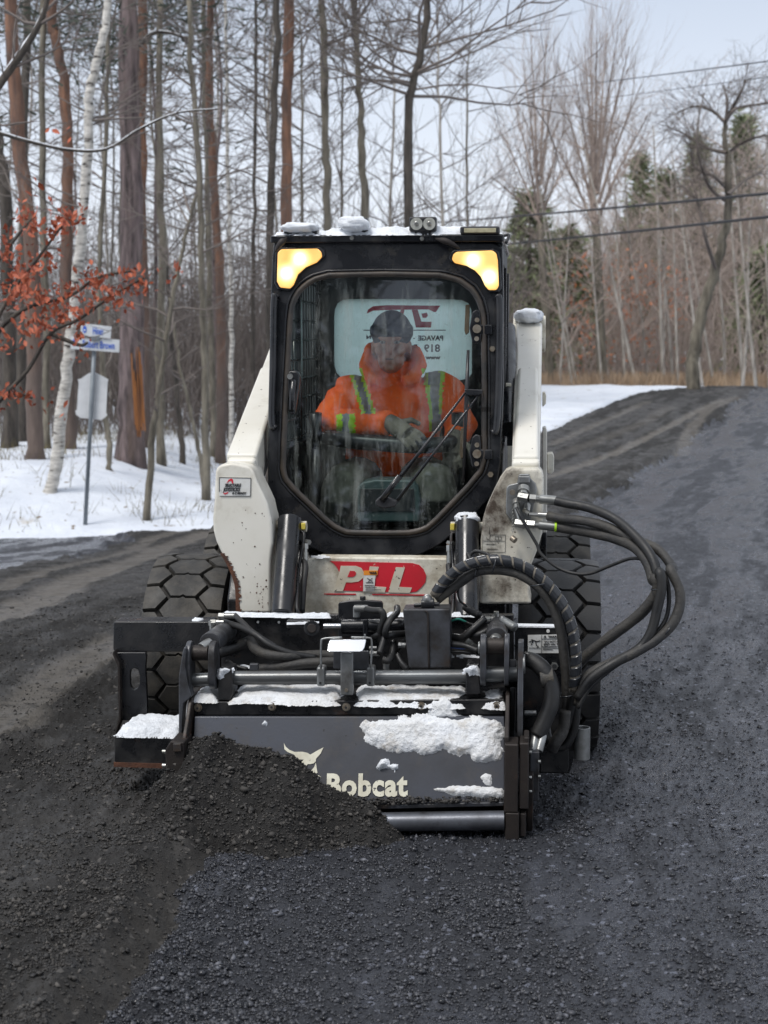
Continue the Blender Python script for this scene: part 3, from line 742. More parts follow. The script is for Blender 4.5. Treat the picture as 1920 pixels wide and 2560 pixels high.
fk = T('forked_tree', 'forked bare tree rising behind the middle of the cab roof', px_path([(790, 1000), (787, 467), (781, 330), (777, 200), (768, 90), (764, 0)], 28, top_z=10), 0.08, 0.04, 'bark_grey', 22, nb=26, blen=2.6, lo=0.45, elev=0.9, kids=(3, 6), brad=0.022)
T('dark_tree', 'leaning dark tree with long rightward boughs behind the cab lamp', px_path([(880, 1000), (883, 483), (884, 233), (904, 133), (924, 0)], 26, top_z=10), 0.085, 0.055, 'bark_dark', 23, nb=30, blen=3.0, lo=0.42, elev=0.35, kids=(3, 6), brad=0.026, up=0.0)
for i, (x, bd) in enumerate(((654, 33), (742, 36), (844, 34), (954, 33), (1015, 40))):
    T('slender_tree', ('first', 'second', 'third', 'fourth', 'fifth', 'sixth', 'seventh', 'eighth', 'ninth', 'tenth')[i] + ' slender bare tree from the left in the thicket above the cab roof', px_path([(x, 980), (x + random.uniform(-6, 6), 480), (x + random.uniform(-12, 12), 200), (x + random.uniform(-16, 16), 20)], bd, top_z=7.6), 0.05, 0.014, random.choice(['bark_grey', 'bark_pale', 'bark_dark']), 40 + i, nb=26, blen=2.0, lo=0.3, elev=0.6, kids=(3, 6), group='slender trees behind the cab', sides=6)
for i in range(22):
    x = random.uniform(-30, 600); d = random.uniform(31, 46); th = random.choice([0.025, 0.03, 0.035, 0.04, 0.05, 0.07])
    T('slender_tree', 'bare tree deep in the wood at the crossroads', px_path([(x, 960), (x + random.uniform(-15, 15), 500), (x + random.uniform(-25, 25), 200), (x + random.uniform(-30, 30), -10)], d, top_z=9), th, th * 0.45, random.choice(['bark_grey', 'bark_pale', 'bark_pine_grey', 'bark_grey']), 70 + i, nb=26, blen=2.2, lo=0.2, elev=0.35, lv=2, kids=(2, 4), group='trees deep in the wood at the crossroads', needle=0.7 if i % 3 == 0 else 0, sides=6)

# near boughs that hang in from the left, with a line of snow on top
def bough(label, pts, d, r, seed, snow=True):
    P = smooth_path([at('F', x, y, d) for x, y in pts], 6); g = np.random.default_rng(seed)
    t = empty('snowy_bough', P[0]); tag(t, label, 'branch')
    n = len(P); mb = MB(); mb.tube([p - P[0] for p in P], [r * (1 - 0.7 * i / (n - 1)) for i in range(n)], 8); mb.build('limb', 'bark_dark', t, smooth=True)
    segs = []
    for k in range(14):
        i = g.integers(2, n - 1); dd = np.array((P[i] - P[i - 1]).normalized()) + g.normal(0, 0.6, 3)
        ramify(segs, np.array(P[i] - P[0]), dd, 0.5, r * 0.3, 1, g, 0.3, 0, (2, 4), 0.6)
    seg_mesh('crown', segs, 'twig', t, 4)
    if snow:
        mb = MB(); mb.tube([p - P[0] + Vector((0, 0, r * (1 - 0.7 * i / (n - 1)) * 0.75)) for i, p in enumerate(P)], [r * 0.62 * (1 - 0.6 * i / (n - 1)) * (0.7 + 0.5 * g.random()) for i in range(n)], 6); mb.build('snow_line', 'snow', t, smooth=True)
T('dark_tree', 'dark tree standing just outside the left edge with a snowy limb', [Vector((-4.75, 14.0, -0.7)), Vector((-4.7, 14.0, 2)), Vector((-4.8, 14.0, 5)), Vector((-4.7, 14.0, 9))], 0.15, 0.07, 'bark_dark', 24, nb=8, blen=1.2, lo=0.6)
bough('grey snowy limb crossing the upper left corner', [(-310, 480), (-160, 370), (-40, 235), (0, 180), (50, 110), (90, 40), (112, -40)], 13, 0.055, 3)
bough('long sagging bough with snow hanging in front of the pines', [(-260, 300), (-130, 262), (-30, 280), (60, 305), (150, 324), (230, 322), (300, 280), (380, 245), (470, 235)], 15, 0.022, 4)
bough('arched snowy bough between the thick pine and the red pine', [(300, 100), (330, 72), (370, 72), (420, 88), (452, 80)], 24, 0.035, 6)

# the sapling that kept its rusty leaves
oak = empty('oak_sapling', at('F', -60, 1010, 12.5)); oak.location.z = float(G(oak.location.x, 12.5)) - 0.05
tag(oak, 'oak sapling with rusty red leaves reaching in from the left edge', 'tree')
ob = Vector(oak.location)
limbs = [[(-60, 1010), (-45, 930), (0, 865), (60, 800), (110, 720), (170, 690), (240, 640), (310, 600)], [(-45, 930), (-30, 760), (20, 640), (80, 560), (140, 480)],
         [(-30, 760), (10, 700), (70, 660), (150, 640), (210, 600), (285, 585)], [(-45, 930), (-20, 880), (30, 850), (70, 860)], [(-30, 760), (-20, 600), (30, 520), (70, 470)], [(110, 720), (170, 745), (190, 740)]]
for li, l in enumerate(limbs):
    segs = []
    P = smooth_path([at('F', x, y, 12.5 + 0.15 * li) for x, y in l], 4)
    if li == 0: P[0].z = ob.z
    for i in range(len(P) - 1):
        segs.append((np.array(P[i] - ob), np.array(P[i + 1] - ob), 0.02 * (1 - 0.7 * i / len(P)) + 0.003, 0.02 * (1 - 0.7 * (i + 1) / len(P)) + 0.003))
    seg_mesh('branch', segs, 'bark_dark', oak, 5)
lf = MB()
ol = [(0, 0), (0.016, 0.012), (0.012, 0.030), (0.032, 0.040), (0.022, 0.058), (0.034, 0.074), (0.018, 0.086), (0.014, 0.104), (0, 0.116)]
vs = [(x, y, 0.35 * x) for x, y in ol] + [(-x, y, 0.35 * x) for x, y in ol[1:-1]]
n_ = len(ol)
lf.add(vs, [tuple(range(n_)), (0,) + (n_ - 1,) + tuple(range(n_ + n_ - 3, n_ - 1, -1))])
leaf0 = lf.build('leaf', 'oak_leaf', oak)
spots = [(60, 480, 26), (140, 482, 26), (150, 470, 14), (20, 520, 16), (45, 600, 30), (90, 570, 22), (25, 640, 24), (60, 640, 24), (100, 655, 26), (150, 640, 26), (200, 605, 24), (285, 600, 18), (305, 630, 14), (225, 640, 24), (170, 680, 22), (130, 690, 20), (90, 720, 18), (60, 700, 18), (30, 560, 18), (110, 510, 16), (15, 855, 20), (170, 742, 12), (250, 650, 16), (60, 865, 6), (375, 595, 5), (110, 885, 5), (20, 750, 12), (100, 430, 6), (140, 290, 2)]
first = True
g = np.random.default_rng(8)
for x, y, k in spots:
    for j in range(int(k * 0.60)):
        p = at('F', x + g.normal(0, 15), y + g.normal(0, 13), 12.5 + g.normal(0, 0.25)) - ob
        o = leaf0 if first else leaf0.copy()
        if not first: COL.objects.link(o)
        first = False
        o.parent = oak; o.location = p; o.rotation_euler = (g.uniform(0.6, 2.6), g.uniform(-1, 1), g.uniform(0, 6.28)); s = g.uniform(0.42, 0.78); o.scale = (s, s, s)

lv_, lf_ = [], []
for x, y, k in spots:                                  # the rest of the foliage, too small to pick apart
    for j in range(int(k * 1.6)):
        p = np.array(at('F', x + g.normal(0, 20), y + g.normal(0, 17), 12.6 + g.normal(0, 0.25)) - ob)
        a, b = g.normal(0, 1, 3), g.normal(0, 1, 3); a /= np.linalg.norm(a); b -= a * b.dot(a); b /= np.linalg.norm(b); s = g.uniform(0.035, 0.065)
        n0 = len(lv_); lv_ += [p, p + a * s * 0.5 + b * s * 0.28, p + a * s, p + a * s * 0.5 - b * s * 0.28]; lf_.append((n0, n0 + 1, n0 + 2, n0 + 3))
raw('foliage', np.array(lv_), np.array(lf_), 'oak_leaf', oak)['kind'] = 'stuff'

# ---- beyond the crest: two tall fans, a crooked apple tree, firs, birches, brown thicket
def fan_tree(label, base, fork, stems, d, seed, r=0.12):
    P = [at('F', *base, d), at('F', *fork, d)]; P[0].z = float(G(P[0].x, P[0].y)) - 0.1
    t = empty('tall_bare_tree', P[0]); tag(t, label, 'tree'); g = np.random.default_rng(seed)
    mb = MB(); mb.tube([p - P[0] for p in smooth_path(P, 5)], [r, r, r * 0.95, r * 0.9, r * 0.85, r * 0.8], 8); mb.build('trunk', 'bark_grey', t, smooth=True)
    segs = []
    for (fx, fy), (x, y) in stems:
        Q = smooth_path([at('F', fx, fy, d), at('F', fx + (x - fx) * 0.45, fy + (y - fy) * 0.5, d + g.normal(0, 1)), at('F', x, y, d + g.normal(0, 1.5))], 6)
        n = len(Q)
        for i in range(n - 1):
            r0, r1 = r * 0.45 * (1 - 0.9 * i / n), r * 0.45 * (1 - 0.9 * (i + 1) / n)
            segs.append((np.array(Q[i] - P[0]), np.array(Q[i + 1] - P[0]), r0, r1))
            if i > 1:
                dd = np.array((Q[i + 1] - Q[i]).normalized())
                for k in range(2 if i < n * 0.6 else 3):
                    ramify(segs, np.array(Q[i] - P[0]), dd + g.normal(0, 0.42, 3), 1.5, max(0.007, r0 * 0.3), 1, g, 0.15, 0.10, (3, 6), 0.4, None, 0.6)
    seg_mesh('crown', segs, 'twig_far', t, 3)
    return t
fan_tree('tall bare tree with upswept branches nearest the cab roof', (1190, 850), (1166, 484), [((1166, 484), (1090, 300)), ((1166, 470), (1110, 220)), ((1164, 440), (1130, 130)), ((1162, 420), (1147, 80)), ((1166, 380), (1180, 80)), ((1168, 400), (1200, 160)), ((1168, 450), (1225, 260)), ((1166, 480), (1060, 380)), ((1166, 470), (1240, 330))], 44, 1)
fan_tree('tallest bare tree with a broad fan crown beside the cable', (1302, 860), (1288, 487), [((1288, 487), (1240, 150)), ((1286, 470), (1262, 90)), ((1284, 440), (1290, 62)), ((1286, 420), (1312, 66)), ((1288, 400), (1335, 70)), ((1290, 420), (1360, 100)), ((1292, 440), (1390, 170)), ((1292, 470), (1405, 240)), ((1286, 480), (1215, 210)), ((1284, 470), (1275, 70)), ((1290, 480), (1370, 300)), ((1284, 486), (1190, 300))], 44, 2, 0.14)
ap = [(1492, 850), (1500, 770), (1512, 690), (1545, 580), (1568, 500), (1573, 412), (1570, 330), (1566, 262)]
P = px_path(ap, 33); t = empty('crooked_tree', P[0]); tag(t, 'crooked dark tree leaning right beside the crest of the road', 'tree'); g = np.random.default_rng(31)
mb = MB(); PP = trunk_path(P, 5, 0.02, 3); mb.tube([p - P[0] for p in PP], [0.15 * (1 - 0.72 * i / len(PP)) for i in range(len(PP))], 10); mb.build('trunk', 'bark_grey', t, smooth=True)
segs = []
for l in ([(1566, 262), (1540, 240), (1500, 230), (1450, 250)], [(1566, 262), (1590, 235), (1640, 225), (1690, 215)], [(1570, 330), (1530, 320), (1480, 290), (1430, 270)], [(1573, 412), (1540, 380), (1500, 360), (1490, 310)], [(1573, 420), (1610, 390), (1650, 370)], [(1566, 275), (1570, 220), (1560, 180)], [(1545, 580), (1520, 500), (1505, 430), (1470, 400)], [(1573, 440), (1530, 400), (1505, 300), (1520, 200)], [(1566, 262), (1600, 200), (1610, 170)], [(1570, 330), (1620, 300), (1680, 290)]):
    Q = smooth_path([at('F', x, y, 33 + g.normal(0, 0.5)) for x, y in l], 6); n = len(Q)
    for i in range(n - 1):
        segs.append((np.array(Q[i] - P[0]), np.array(Q[i + 1] - P[0]), 0.05 * (1 - 0.8 * i / n), 0.05 * (1 - 0.8 * (i + 1) / n)))
        if i > 2:
            for k in range(2): ramify(segs, np.array(Q[i] - P[0]), np.array((Q[i + 1] - Q[i]).normalized()) + g.normal(0, 0.7, 3), 0.9, 0.008, 2, g, 0.35, 0.06, (2, 5), 0.8)
seg_mesh('crown', segs, 'twig', t, 3)

def fir(label, base, top, d, seed, wide=1.6, group=None):
    b = at('F', *base, d); tp = at('F', *top, d); b.z = float(G(b.x, b.y)) - 0.1; H = tp.z - b.z
    t = empty('fir_tree', b); tag(t, label, 'tree', group); g = np.random.default_rng(seed)
    mb = MB(); mb.tube([(0, 0, 0), (0, 0, H * 0.5), (0, 0, H)], [0.14, 0.09, 0.015], 6); mb.build('trunk', 'bark_dark', t, smooth=True)
    V = []
    for k in range(520):
        h = g.uniform(0.05, 1) ** 0.9; rr = wide * (1 - h) ** 0.85 * g.uniform(0.35, 1.0) + 0.05; a = g.uniform(0, 6.283)
        c = np.array([math.cos(a) * rr, math.sin(a) * rr, h * H - 0.25 * rr])
        o = np.array([math.cos(a), math.sin(a), -0.25 + 0.5 * h])
        for j in range(4):
            v = o + g.normal(0, 0.5, 3); v /= np.linalg.norm(v); s = np.cross(v, g.normal(0, 1, 3)); s /= np.linalg.norm(s)
            c2 = c + g.normal(0, 0.13, 3); V += [c2 + s * 0.06, c2 - s * 0.06, c2 + v * g.uniform(0.25, 0.55)]
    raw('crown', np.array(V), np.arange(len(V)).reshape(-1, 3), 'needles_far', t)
for i, (lab, b, tp, d, w_) in enumerate((('pointed dark fir between the fan tree and the crooked tree', (1375, 845), (1371, 338), 58, 1.5), ('tall dark fir standing behind the crooked tree', (1592, 840), (1592, 250), 60, 1.6), ('ragged fir just left of the crooked tree', (1498, 842), (1498, 300), 60, 1.5),
        ('short olive conifer just right of the cab roof', (1140, 860), (1138, 424), 50, 1.9), ('low wide fir right of the pointed dark fir', (1430, 842), (1432, 372), 61, 1.3), ('round green conifer under the lower cable', (1225, 850), (1226, 500), 52, 1.8), ('dark fir behind the white birches at the right edge', (1640, 840), (1636, 540), 50, 1.7))):
    fir(lab, b, tp, d, 20 + i, w_)

gb = np.random.default_rng(77)
protos = []
def thicket_tree(kind, p, H, seed, lean):
    g = np.random.default_rng(seed); t = empty(kind[0], p)
    P = [Vector((0, 0, 0)), Vector((lean * 0.3, 0, H * 0.3)), Vector((lean * 0.7 + g.normal(0, 0.1), 0, H * 0.65)), Vector((lean, 0, H))]
    PP = smooth_path(P, 4); n = len(PP)
    mb = MB(); mb.tube(PP, [kind[2] * (1 - 0.75 * i / n) for i in range(n)], 6); mb.build('trunk', kind[1], t, smooth=True)
    segs = []
    for k in range(kind[3]):
        i = g.integers(n // 4, n - 1); a = g.uniform(0, 6.283)
        ramify(segs, np.array(PP[i]), np.array([math.cos(a), math.sin(a), 0.8]), 1.7 * g.uniform(0.5, 1.2), 0.018, 2, g, 0.3, 0.05, (3, 5), 0.6)
    seg_mesh('crown', segs, 'twig_far', t, 3)
    return t
def copy_tree(t):
    c = t.copy(); COL.objects.link(c)
    for ch in t.children:
        k = ch.copy(); COL.objects.link(k); k.parent = c
    return c
kinds = [('pale_birch', 'bark_pale', 0.055, 14), ('thicket_tree', 'bark_grey', 0.06, 34)]
pro = {0: [thicket_tree(kinds[0], (0, 0, 0), 7.0, 500 + k, (-0.9, -0.5, -1.2)[k]) for k in range(3)], 1: [thicket_tree(kinds[1], (0, 0, 0), 7.5, 520 + k, (0.3, -0.4, 0.1, -0.2)[k]) for k in range(4)]}
used = set()
def plant(kd, x, y, d, H, lab, grp):
    k = int(gb.integers(0, len(pro[kd]))); src = pro[kd][k]
    if (kd, k) in used: o = copy_tree(src)
    else: o = src; used.add((kd, k))
    p = at('F', x + (gb.normal(0, 7) if kd == 0 else 0), y, d); p.z = float(G(p.x, p.y)) - 0.1; o.location = p
    s = H / 7.2; o.scale = (s, s, s) ; o.rotation_euler = (0, gb.normal(0, 0.07), gb.normal(0, 0.5) if kd == 0 else gb.uniform(0, 6.28))
    tag(o, lab, 'tree', grp)
ORD = ('first', 'second', 'third', 'fourth', 'fifth', 'sixth', 'seventh', 'eighth', 'ninth', 'tenth', 'eleventh', 'twelfth', 'thirteenth', 'fourteenth', 'fifteenth')
for k_, (x, d, H) in enumerate(sorted(((1235, 47, 5.6), (1262, 49, 6.4), (1290, 46, 5.0), (1322, 50, 7.2), (1352, 48, 6.0), (1378, 47, 7.5), (1402, 52, 7.5), (1418, 50, 6.2), (1440, 48, 7.4), (1462, 51, 6.5), (1478, 47, 6.0), (1212, 46, 5.0), (1530, 46, 6.4), (1548, 48, 5.8), (1565, 50, 6.2)))):
    plant(0, x, 842, d - 5, H, ORD[k_] + ' thin pale birch counted from the cab in the wood beyond the crest', 'pale birches beyond the crest')
for k_, (x, d, H) in enumerate(((1598, 41, 6.6), (1614, 43, 7.4), (1640, 40, 6.8), (1658, 42, 7.5))):
    plant(0, x, 836, d, H, ORD[k_] + ' white birch right of the crooked tree in front of the dark fir', 'white birches at the right edge')
for i in range(80):
    x = gb.uniform(1085, 1700); d = gb.uniform(50, 68)
    top = np.interp(x, [1085, 1200, 1300, 1371, 1450, 1500, 1590, 1700], [470, 500, 470, 400, 400, 350, 330, 300]) + gb.uniform(35, 210)
    H = (840 - top) / 3348 * d
    plant(1, x, 842, d, H, 'bare brown tree in the thicket beyond the crest', 'bare trees of the thicket beyond the crest')
# undergrowth that reads as one mass
def sticks(name, n, fn, m, label, seed):
    g = np.random.default_rng(seed); segs = []
    while len(segs) < n:
        p, h = fn(g); d = np.array([g.normal(0, 0.28), g.normal(0, 0.28), 1.0])
        a = np.array(p); b = a + d * h * 0.5; c = b + (d + g.normal(0, 0.35, 3)) * h * 0.5
        segs += [(a, b, 0.012, 0.009), (b, c, 0.009, 0.003)]
    o = seg_mesh(name, segs, m, None, 3); tag(o, label, 'undergrowth', kind='stuff')
def f_right(g):
    x = g.uniform(1080, 1720) if g.random() < 0.62 else g.uniform(1720, 3000); d = g.uniform(46, 72); p = at('F', x, 840, d); p.z = float(G(p.x, p.y)) + (g.uniform(0, 3.2) if d > 52 else 0); return p, g.uniform(1.2, 3.4)
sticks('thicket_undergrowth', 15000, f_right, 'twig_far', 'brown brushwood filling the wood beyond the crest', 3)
def f_left(g):
    x = g.uniform(-60, 1080) if g.random() < 0.65 else g.uniform(-1500, -60); d = g.uniform(31, 70); p = at('F', x, 900, d); p.z = float(G(p.x, p.y)); return p, g.uniform(1.2, 5.2)
sticks('woodland_undergrowth', 23000, f_left, 'twig', 'grey-brown brushwood deep in the wood at the crossroads', 4)
g = np.random.default_rng(91); V = []
for k in range(260):
    cx_ = at('F', g.uniform(1200, 1480), g.uniform(560, 800), g.uniform(46, 56))
    for j in range(7):
        c = np.array(cx_) + g.normal(0, 0.22, 3); v = g.normal(0, 1, (2, 3)) * 0.06; V += [c, c + v[0], c + v[1]]
tag(raw('orange_leaves', np.array(V), np.arange(len(V)).reshape(-1, 3), 'orange_leaf'), 'scattered orange leaves still hanging in the thicket', 'leaves', kind='stuff')

# ---- overhead cables
M['cable'] = mat('cable', (0.03, 0.03, 0.035), rough=0.6)
for lab, a, da, b, db, r, sag in (('thin upper cable against the open sky', (1800, 99), 24, (1130, 196), 60, 0.012, 0.1), ('faint second cable just below the topmost one', (1800, 135), 28, (1130, 232), 66, 0.009, 0.1),
                             ('thick cable passing in front of the crooked tree', (1850, 376), 22, (860, 486), 60, 0.026, 0.15), ('lowest thick cable reaching the cab roof lamps', (1850, 424), 22, (860, 548), 58, 0.026, 0.15)):
    A, B = at('F', *a, da), at('F', *b, db); A = A + (A - B) * 0.9; mb = MB()
    mb.tube([A + (B - A) * (i / 24) - Vector((0, 0, sag * 4 * (i / 24) * (1 - i / 24))) for i in range(25)], r, 6); o = mb.build('overhead_cable', 'cable', smooth=True)
    tag(o, lab, 'cable', 'overhead cables')
# ================================================================== THE LOADER
LD = empty('skid_steer_loader', ORG, YAW)
tag(LD, 'white and black skid steer loader with lit lamps standing on the millings', 'loader')
def D3(a, b): return Vector(b) - Vector(a)
def pris(name, c, pts, ly, t, m, parent, sl=0.0, z0=0.0, bevel=0.004, seg=2):
    mb = MB(); mb.prism(qs(c, pts, ly, sl, z0), (0, t, 0)); return mb.build(name, m, parent, bevel=bevel, seg=seg)
def rad_loop(pts, c, n=96):
    """closed loop resampled by direction from c (pixel plane)"""
    res = []; m = len(pts)
    for k in range(n):
        a = 2 * math.pi * k / n; dx, dy = math.cos(a), math.sin(a); best = 0
        for i in range(m):
            x1, y1 = pts[i][0] - c[0], pts[i][1] - c[1]; x2, y2 = pts[(i + 1) % m][0] - c[0], pts[(i + 1) % m][1] - c[1]
            ex, ey = x2 - x1, y2 - y1; det = dx * ey - dy * ex
            if abs(det) < 1e-9: continue
            t = (x1 * ey - y1 * ex) / det; s = (x1 * dy - y1 * dx) / det
            if t > 0 and -1e-6 <= s <= 1 + 1e-6: best = max(best, t)
        res.append((c[0] + dx * best, c[1] + dy * best))
    return res
def hexbolt(mb, p, r, h=0.008, mi=0):
    mb.cyl(p, Vector(p) + Vector((0, -h, 0)), r, seg=6, mi=mi)
def ellipsoid(mb, c, r, seg=14, rings=8, mi=0):
    vs, fs = [], []
    for i in range(rings + 1):
        t = math.pi * i / rings
        for k in range(seg):
            a = 2 * math.pi * k / seg
            vs.append((c[0] + r[0] * math.sin(t) * math.cos(a), c[1] + r[1] * math.sin(t) * math.sin(a), c[2] + r[2] * math.cos(t)))
    for i in range(rings):
        for k in range(seg): fs.append((i * seg + k, (i + 1) * seg + k, (i + 1) * seg + (k + 1) % seg, i * seg + (k + 1) % seg))
    mb.add(vs, fs, mi)
def snow_patch(poly3, N, thick, m, parent, name='snow_patch', res=0.008, rag=0.5, seed=1, edge=0.03, bias=0.15):
    """lumpy snow lying on a flat polygon of 3D points, N pointing away from the surface"""
    P = [Vector(p) for p in poly3]; N = Vector(N).normalized(); o = P[0]
    U = max((p - o for p in P), key=lambda v: v.length).normalized(); U = (U - N * U.dot(N)).normalized(); W = N.cross(U)
    uv = np.array([((p - o).dot(U), (p - o).dot(W)) for p in P]); hh = np.array([(p - o).dot(N) for p in P])
    lo, hi = uv.min(0) - 0.01, uv.max(0) + 0.01
    a = np.arange(lo[0], hi[0], res); b = np.arange(lo[1], hi[1], res); A, B = np.meshgrid(a, b, indexing='ij')
    ins = np.zeros(A.shape, bool); j = len(uv) - 1
    for i in range(len(uv)):
        xi, yi = uv[i]; xj, yj = uv[j]
        cond = ((yi > B) != (yj > B)) & (A < (xj - xi) * (B - yi) / (yj - yi + 1e-12) + xi); ins ^= cond; j = i
    dist = seg_dist(A, B, [tuple(p) for p in uv] + [tuple(uv[0])]); sd = np.where(ins, dist, -dist)
    sd = sd + (fbm(A * 22 + seed * 7, B * 22, 5, 0.7) - 0.5) * edge * rag * 3.2
    h = thick * np.clip(sd / edge, 0, 1) ** 0.7 * (0.55 + 0.8 * fbm(A * 15 + seed * 3, B * 15 + 5, 4, 0.55)) + (fbm(A * 95, B * 95, 2) - 0.5) * 0.005 - 0.003
    h = np.where(sd <= 0, -0.004, h + bias * 0)
    pos = np.array(o)[None, None] + A[..., None] * np.array(U) + B[..., None] * np.array(W) + h[..., None] * np.array(N)
    idx = np.arange(A.size).reshape(A.shape)
    k = (sd[:-1, :-1] > 0) | (sd[1:, :-1] > 0) | (sd[:-1, 1:] > 0) | (sd[1:, 1:] > 0)
    f = np.stack([idx[:-1, :-1], idx[1:, :-1], idx[1:, 1:], idx[:-1, 1:]], -1)[k]
    if len(f) == 0: return None
    us_ = np.unique(f); rm = np.full(A.size, -1); rm[us_] = np.arange(len(us_))
    return raw(name, pos.reshape(-1, 3)[us_], rm[f], m, parent, True)
def snow_lump(c, r, m, parent, seed=1, name='snow_patch'):
    g = np.random.default_rng(seed); mb = MB(); ellipsoid(mb, (0, 0, 0), (1, 1, 1), 28, 16)
    v = np.array(mb.v); ph = g.uniform(0, 50)
    n = 0.72 + 0.62 * (fbm(v[:, 0] * 2.6 + ph, v[:, 2] * 2.6 + v[:, 1] * 2.1, 5, 0.65) - 0.1)
    sq = np.abs(v) ** 0.8 * np.sign(v)
    v = sq * n[:, None] * np.array(r) + np.array(c)
    mb.v = [tuple(x) for x in v]; return mb.build(name, m, parent, smooth=True)

# ---- tyres with their lugs
TR, TW, NB = 0.37, 0.152, 20
def tyre_mesh():
    mb = MB(); prof = [(0.205, -0.115), (0.225, -0.135), (0.285, -0.150), (0.325, -0.150), (0.343, -0.140), (0.348, -0.07), (0.350, 0), (0.348, 0.07), (0.343, 0.140), (0.325, 0.150), (0.285, 0.150), (0.225, 0.135), (0.205, 0.115)]
    S = 80; vs, fs = [], []
    for i in range(S):
        a = 2 * math.pi * i / S
        for r, x in prof: vs.append((x, r * math.cos(a), r * math.sin(a)))
    n = len(prof)
    for i in range(S):
        for k in range(n - 1): fs.append((i * n + k, i * n + k + 1, ((i + 1) % S) * n + k + 1, ((i + 1) % S) * n + k))
    mb.add(vs, fs, 1)
    pit = 2 * math.pi / NB; hp = pit / 2; gr = 0.075
    def block(poly, a0):
        # poly: (x, angle share -1..1); raised block with drawn-in top
        cx = sum(p[0] for p in poly) / len(poly); ca = sum(p[1] for p in poly) / len(poly)
        sub_ = []
        m_ = len(poly)
        for i in range(m_):
            p, q2 = poly[i], poly[(i + 1) % m_]
            k = 3
            for t in range(k): sub_.append((p[0] + (q2[0] - p[0]) * t / k, p[1] + (q2[1] - p[1]) * t / k))
        vs = []
        for r_, s in ((0.335, 1.0), (0.365, 0.985), (0.3705, 0.94)):
            for x, an in sub_:
                xx = cx + (x - cx) * s; aa = a0 + (ca + (an - ca) * s) * hp
                drop = 0.010 * max(0, (abs(xx) - 0.07) / 0.085) ** 2
                vs.append((xx, (r_ - drop) * math.cos(aa), (r_ - drop) * math.sin(aa)))
        k = len(sub_); fs = []
        for l in range(2): fs += [(l * k + i, l * k + (i + 1) % k, (l + 1) * k + (i + 1) % k, (l + 1) * k + i) for i in range(k)]
        vs.append((cx, (0.3715) * math.cos(a0 + ca * hp), 0.3715 * math.sin(a0 + ca * hp)))
        fs += [(2 * k + i, 2 * k + (i + 1) % k, len(vs) - 1) for i in range(k)]
        mb.add(vs, fs, 0)
    for i in range(NB):
        a0 = i * pit
        block([(-0.088, 0), (-0.050, 0.96), (-0.012, 0.96), (0, 0.84), (0.012, 0.96), (0.050, 0.96), (0.090, 0), (0.050, -0.96), (0.012, -0.96), (0, -1.08), (-0.012, -0.96), (-0.050, -0.96)], a0)
        for s in (-1, 1):
            block([(s * 0.060, 0), (s * 0.101, 0.91), (s * 0.154, 0.91), (s * 0.154, -0.91), (s * 0.101, -0.91)], a0 + hp)
    return mb
def rim_mesh():
    mb = MB(); prof = [(0.03, 0.02), (0.10, 0.02), (0.125, 0.05), (0.17, 0.055), (0.195, 0.10), (0.212, 0.118), (0.216, -0.118), (0.19, -0.10), (0.03, -0.05)]
    S = 40; n = len(prof); vs = []; fs = []
    for i in range(S):
        a = 2 * math.pi * i / S
        for r, x in prof: vs.append((x, r * math.cos(a), r * math.sin(a)))
    for i in range(S):
        for k in range(n): fs.append((i * n + k, i * n + (k + 1) % n, ((i + 1) % S) * n + (k + 1) % n, ((i + 1) % S) * n + k))
    mb.add(vs, fs)
    for k in range(8):
        a = 2 * math.pi * k / 8; mb.cyl((0.02, 0.075 * math.cos(a), 0.075 * math.sin(a)), (0.04, 0.075 * math.cos(a), 0.075 * math.sin(a)), 0.012, seg=6)
    return mb
tp = tyre_mesh(); rp = rim_mesh(); t0 = r0 = None
for sx, ly in ((-1, 0), (1, 0), (-1, 1.05), (1, 1.05)):
    wh = empty('wheel', (sx * 0.715, ly, 0.362)); wh.parent = LD; wh.rotation_euler = (random.uniform(0, 1) if sx > 0 else 0.06, 0, 0)
    if t0 is None:
        t0 = tp.build('tyre', ['tyre_muddy', 'groove'], wh, auto=40); r0 = rp.build('rim', 'white_grimy', wh, auto=40)
        tt, rr = t0, r0
    else:
        tt = t0.copy(); COL.objects.link(tt); tt.parent = wh; rr = r0.copy(); COL.objects.link(rr); rr.parent = wh
        if sx > 0:
            tt.data = t0.data.copy() if ly == 0 else tt.data
            tt.data.materials[0] = M['tyre'] if ly == 0 else tt.data.materials[0]
    rr.scale = (sx, 1, 1)

# ---- body
mb = MB(); mb.prism([(-0.52, -0.36, 0.22), (-0.52, -0.40, 0.62), (-0.52, -0.25, 0.80), (-0.52, 1.35, 0.80), (-0.52, 1.45, 0.70), (-0.52, 1.45, 0.30), (-0.52, 1.30, 0.22)], (1.04, 0, 0)); mb.build('chassis', 'black_steel', LD, bevel=0.01)
mb = MB(); mb.prism([(-0.48, 1.00, 0.75), (-0.48, 1.55, 0.75), (-0.48, 1.62, 1.12), (-0.48, 1.40, 1.24), (-0.48, 1.05, 1.24)], (1.02, 0, 0)); mb.build('engine_cover', 'white_grimy', LD, bevel=0.02)
for s in (-1, 1):
    ux = 0.515 if s > 0 else -0.475
    mb = MB(); mb.prism([(ux, 1.06, 0.55), (ux, 1.42, 0.55), (ux, 1.42, 1.45), (ux, 1.34, 1.58), (ux, 1.24, 1.50)], (s * 0.03, 0, 0)); mb.build('upright', 'white_paint', LD, bevel=0.01)

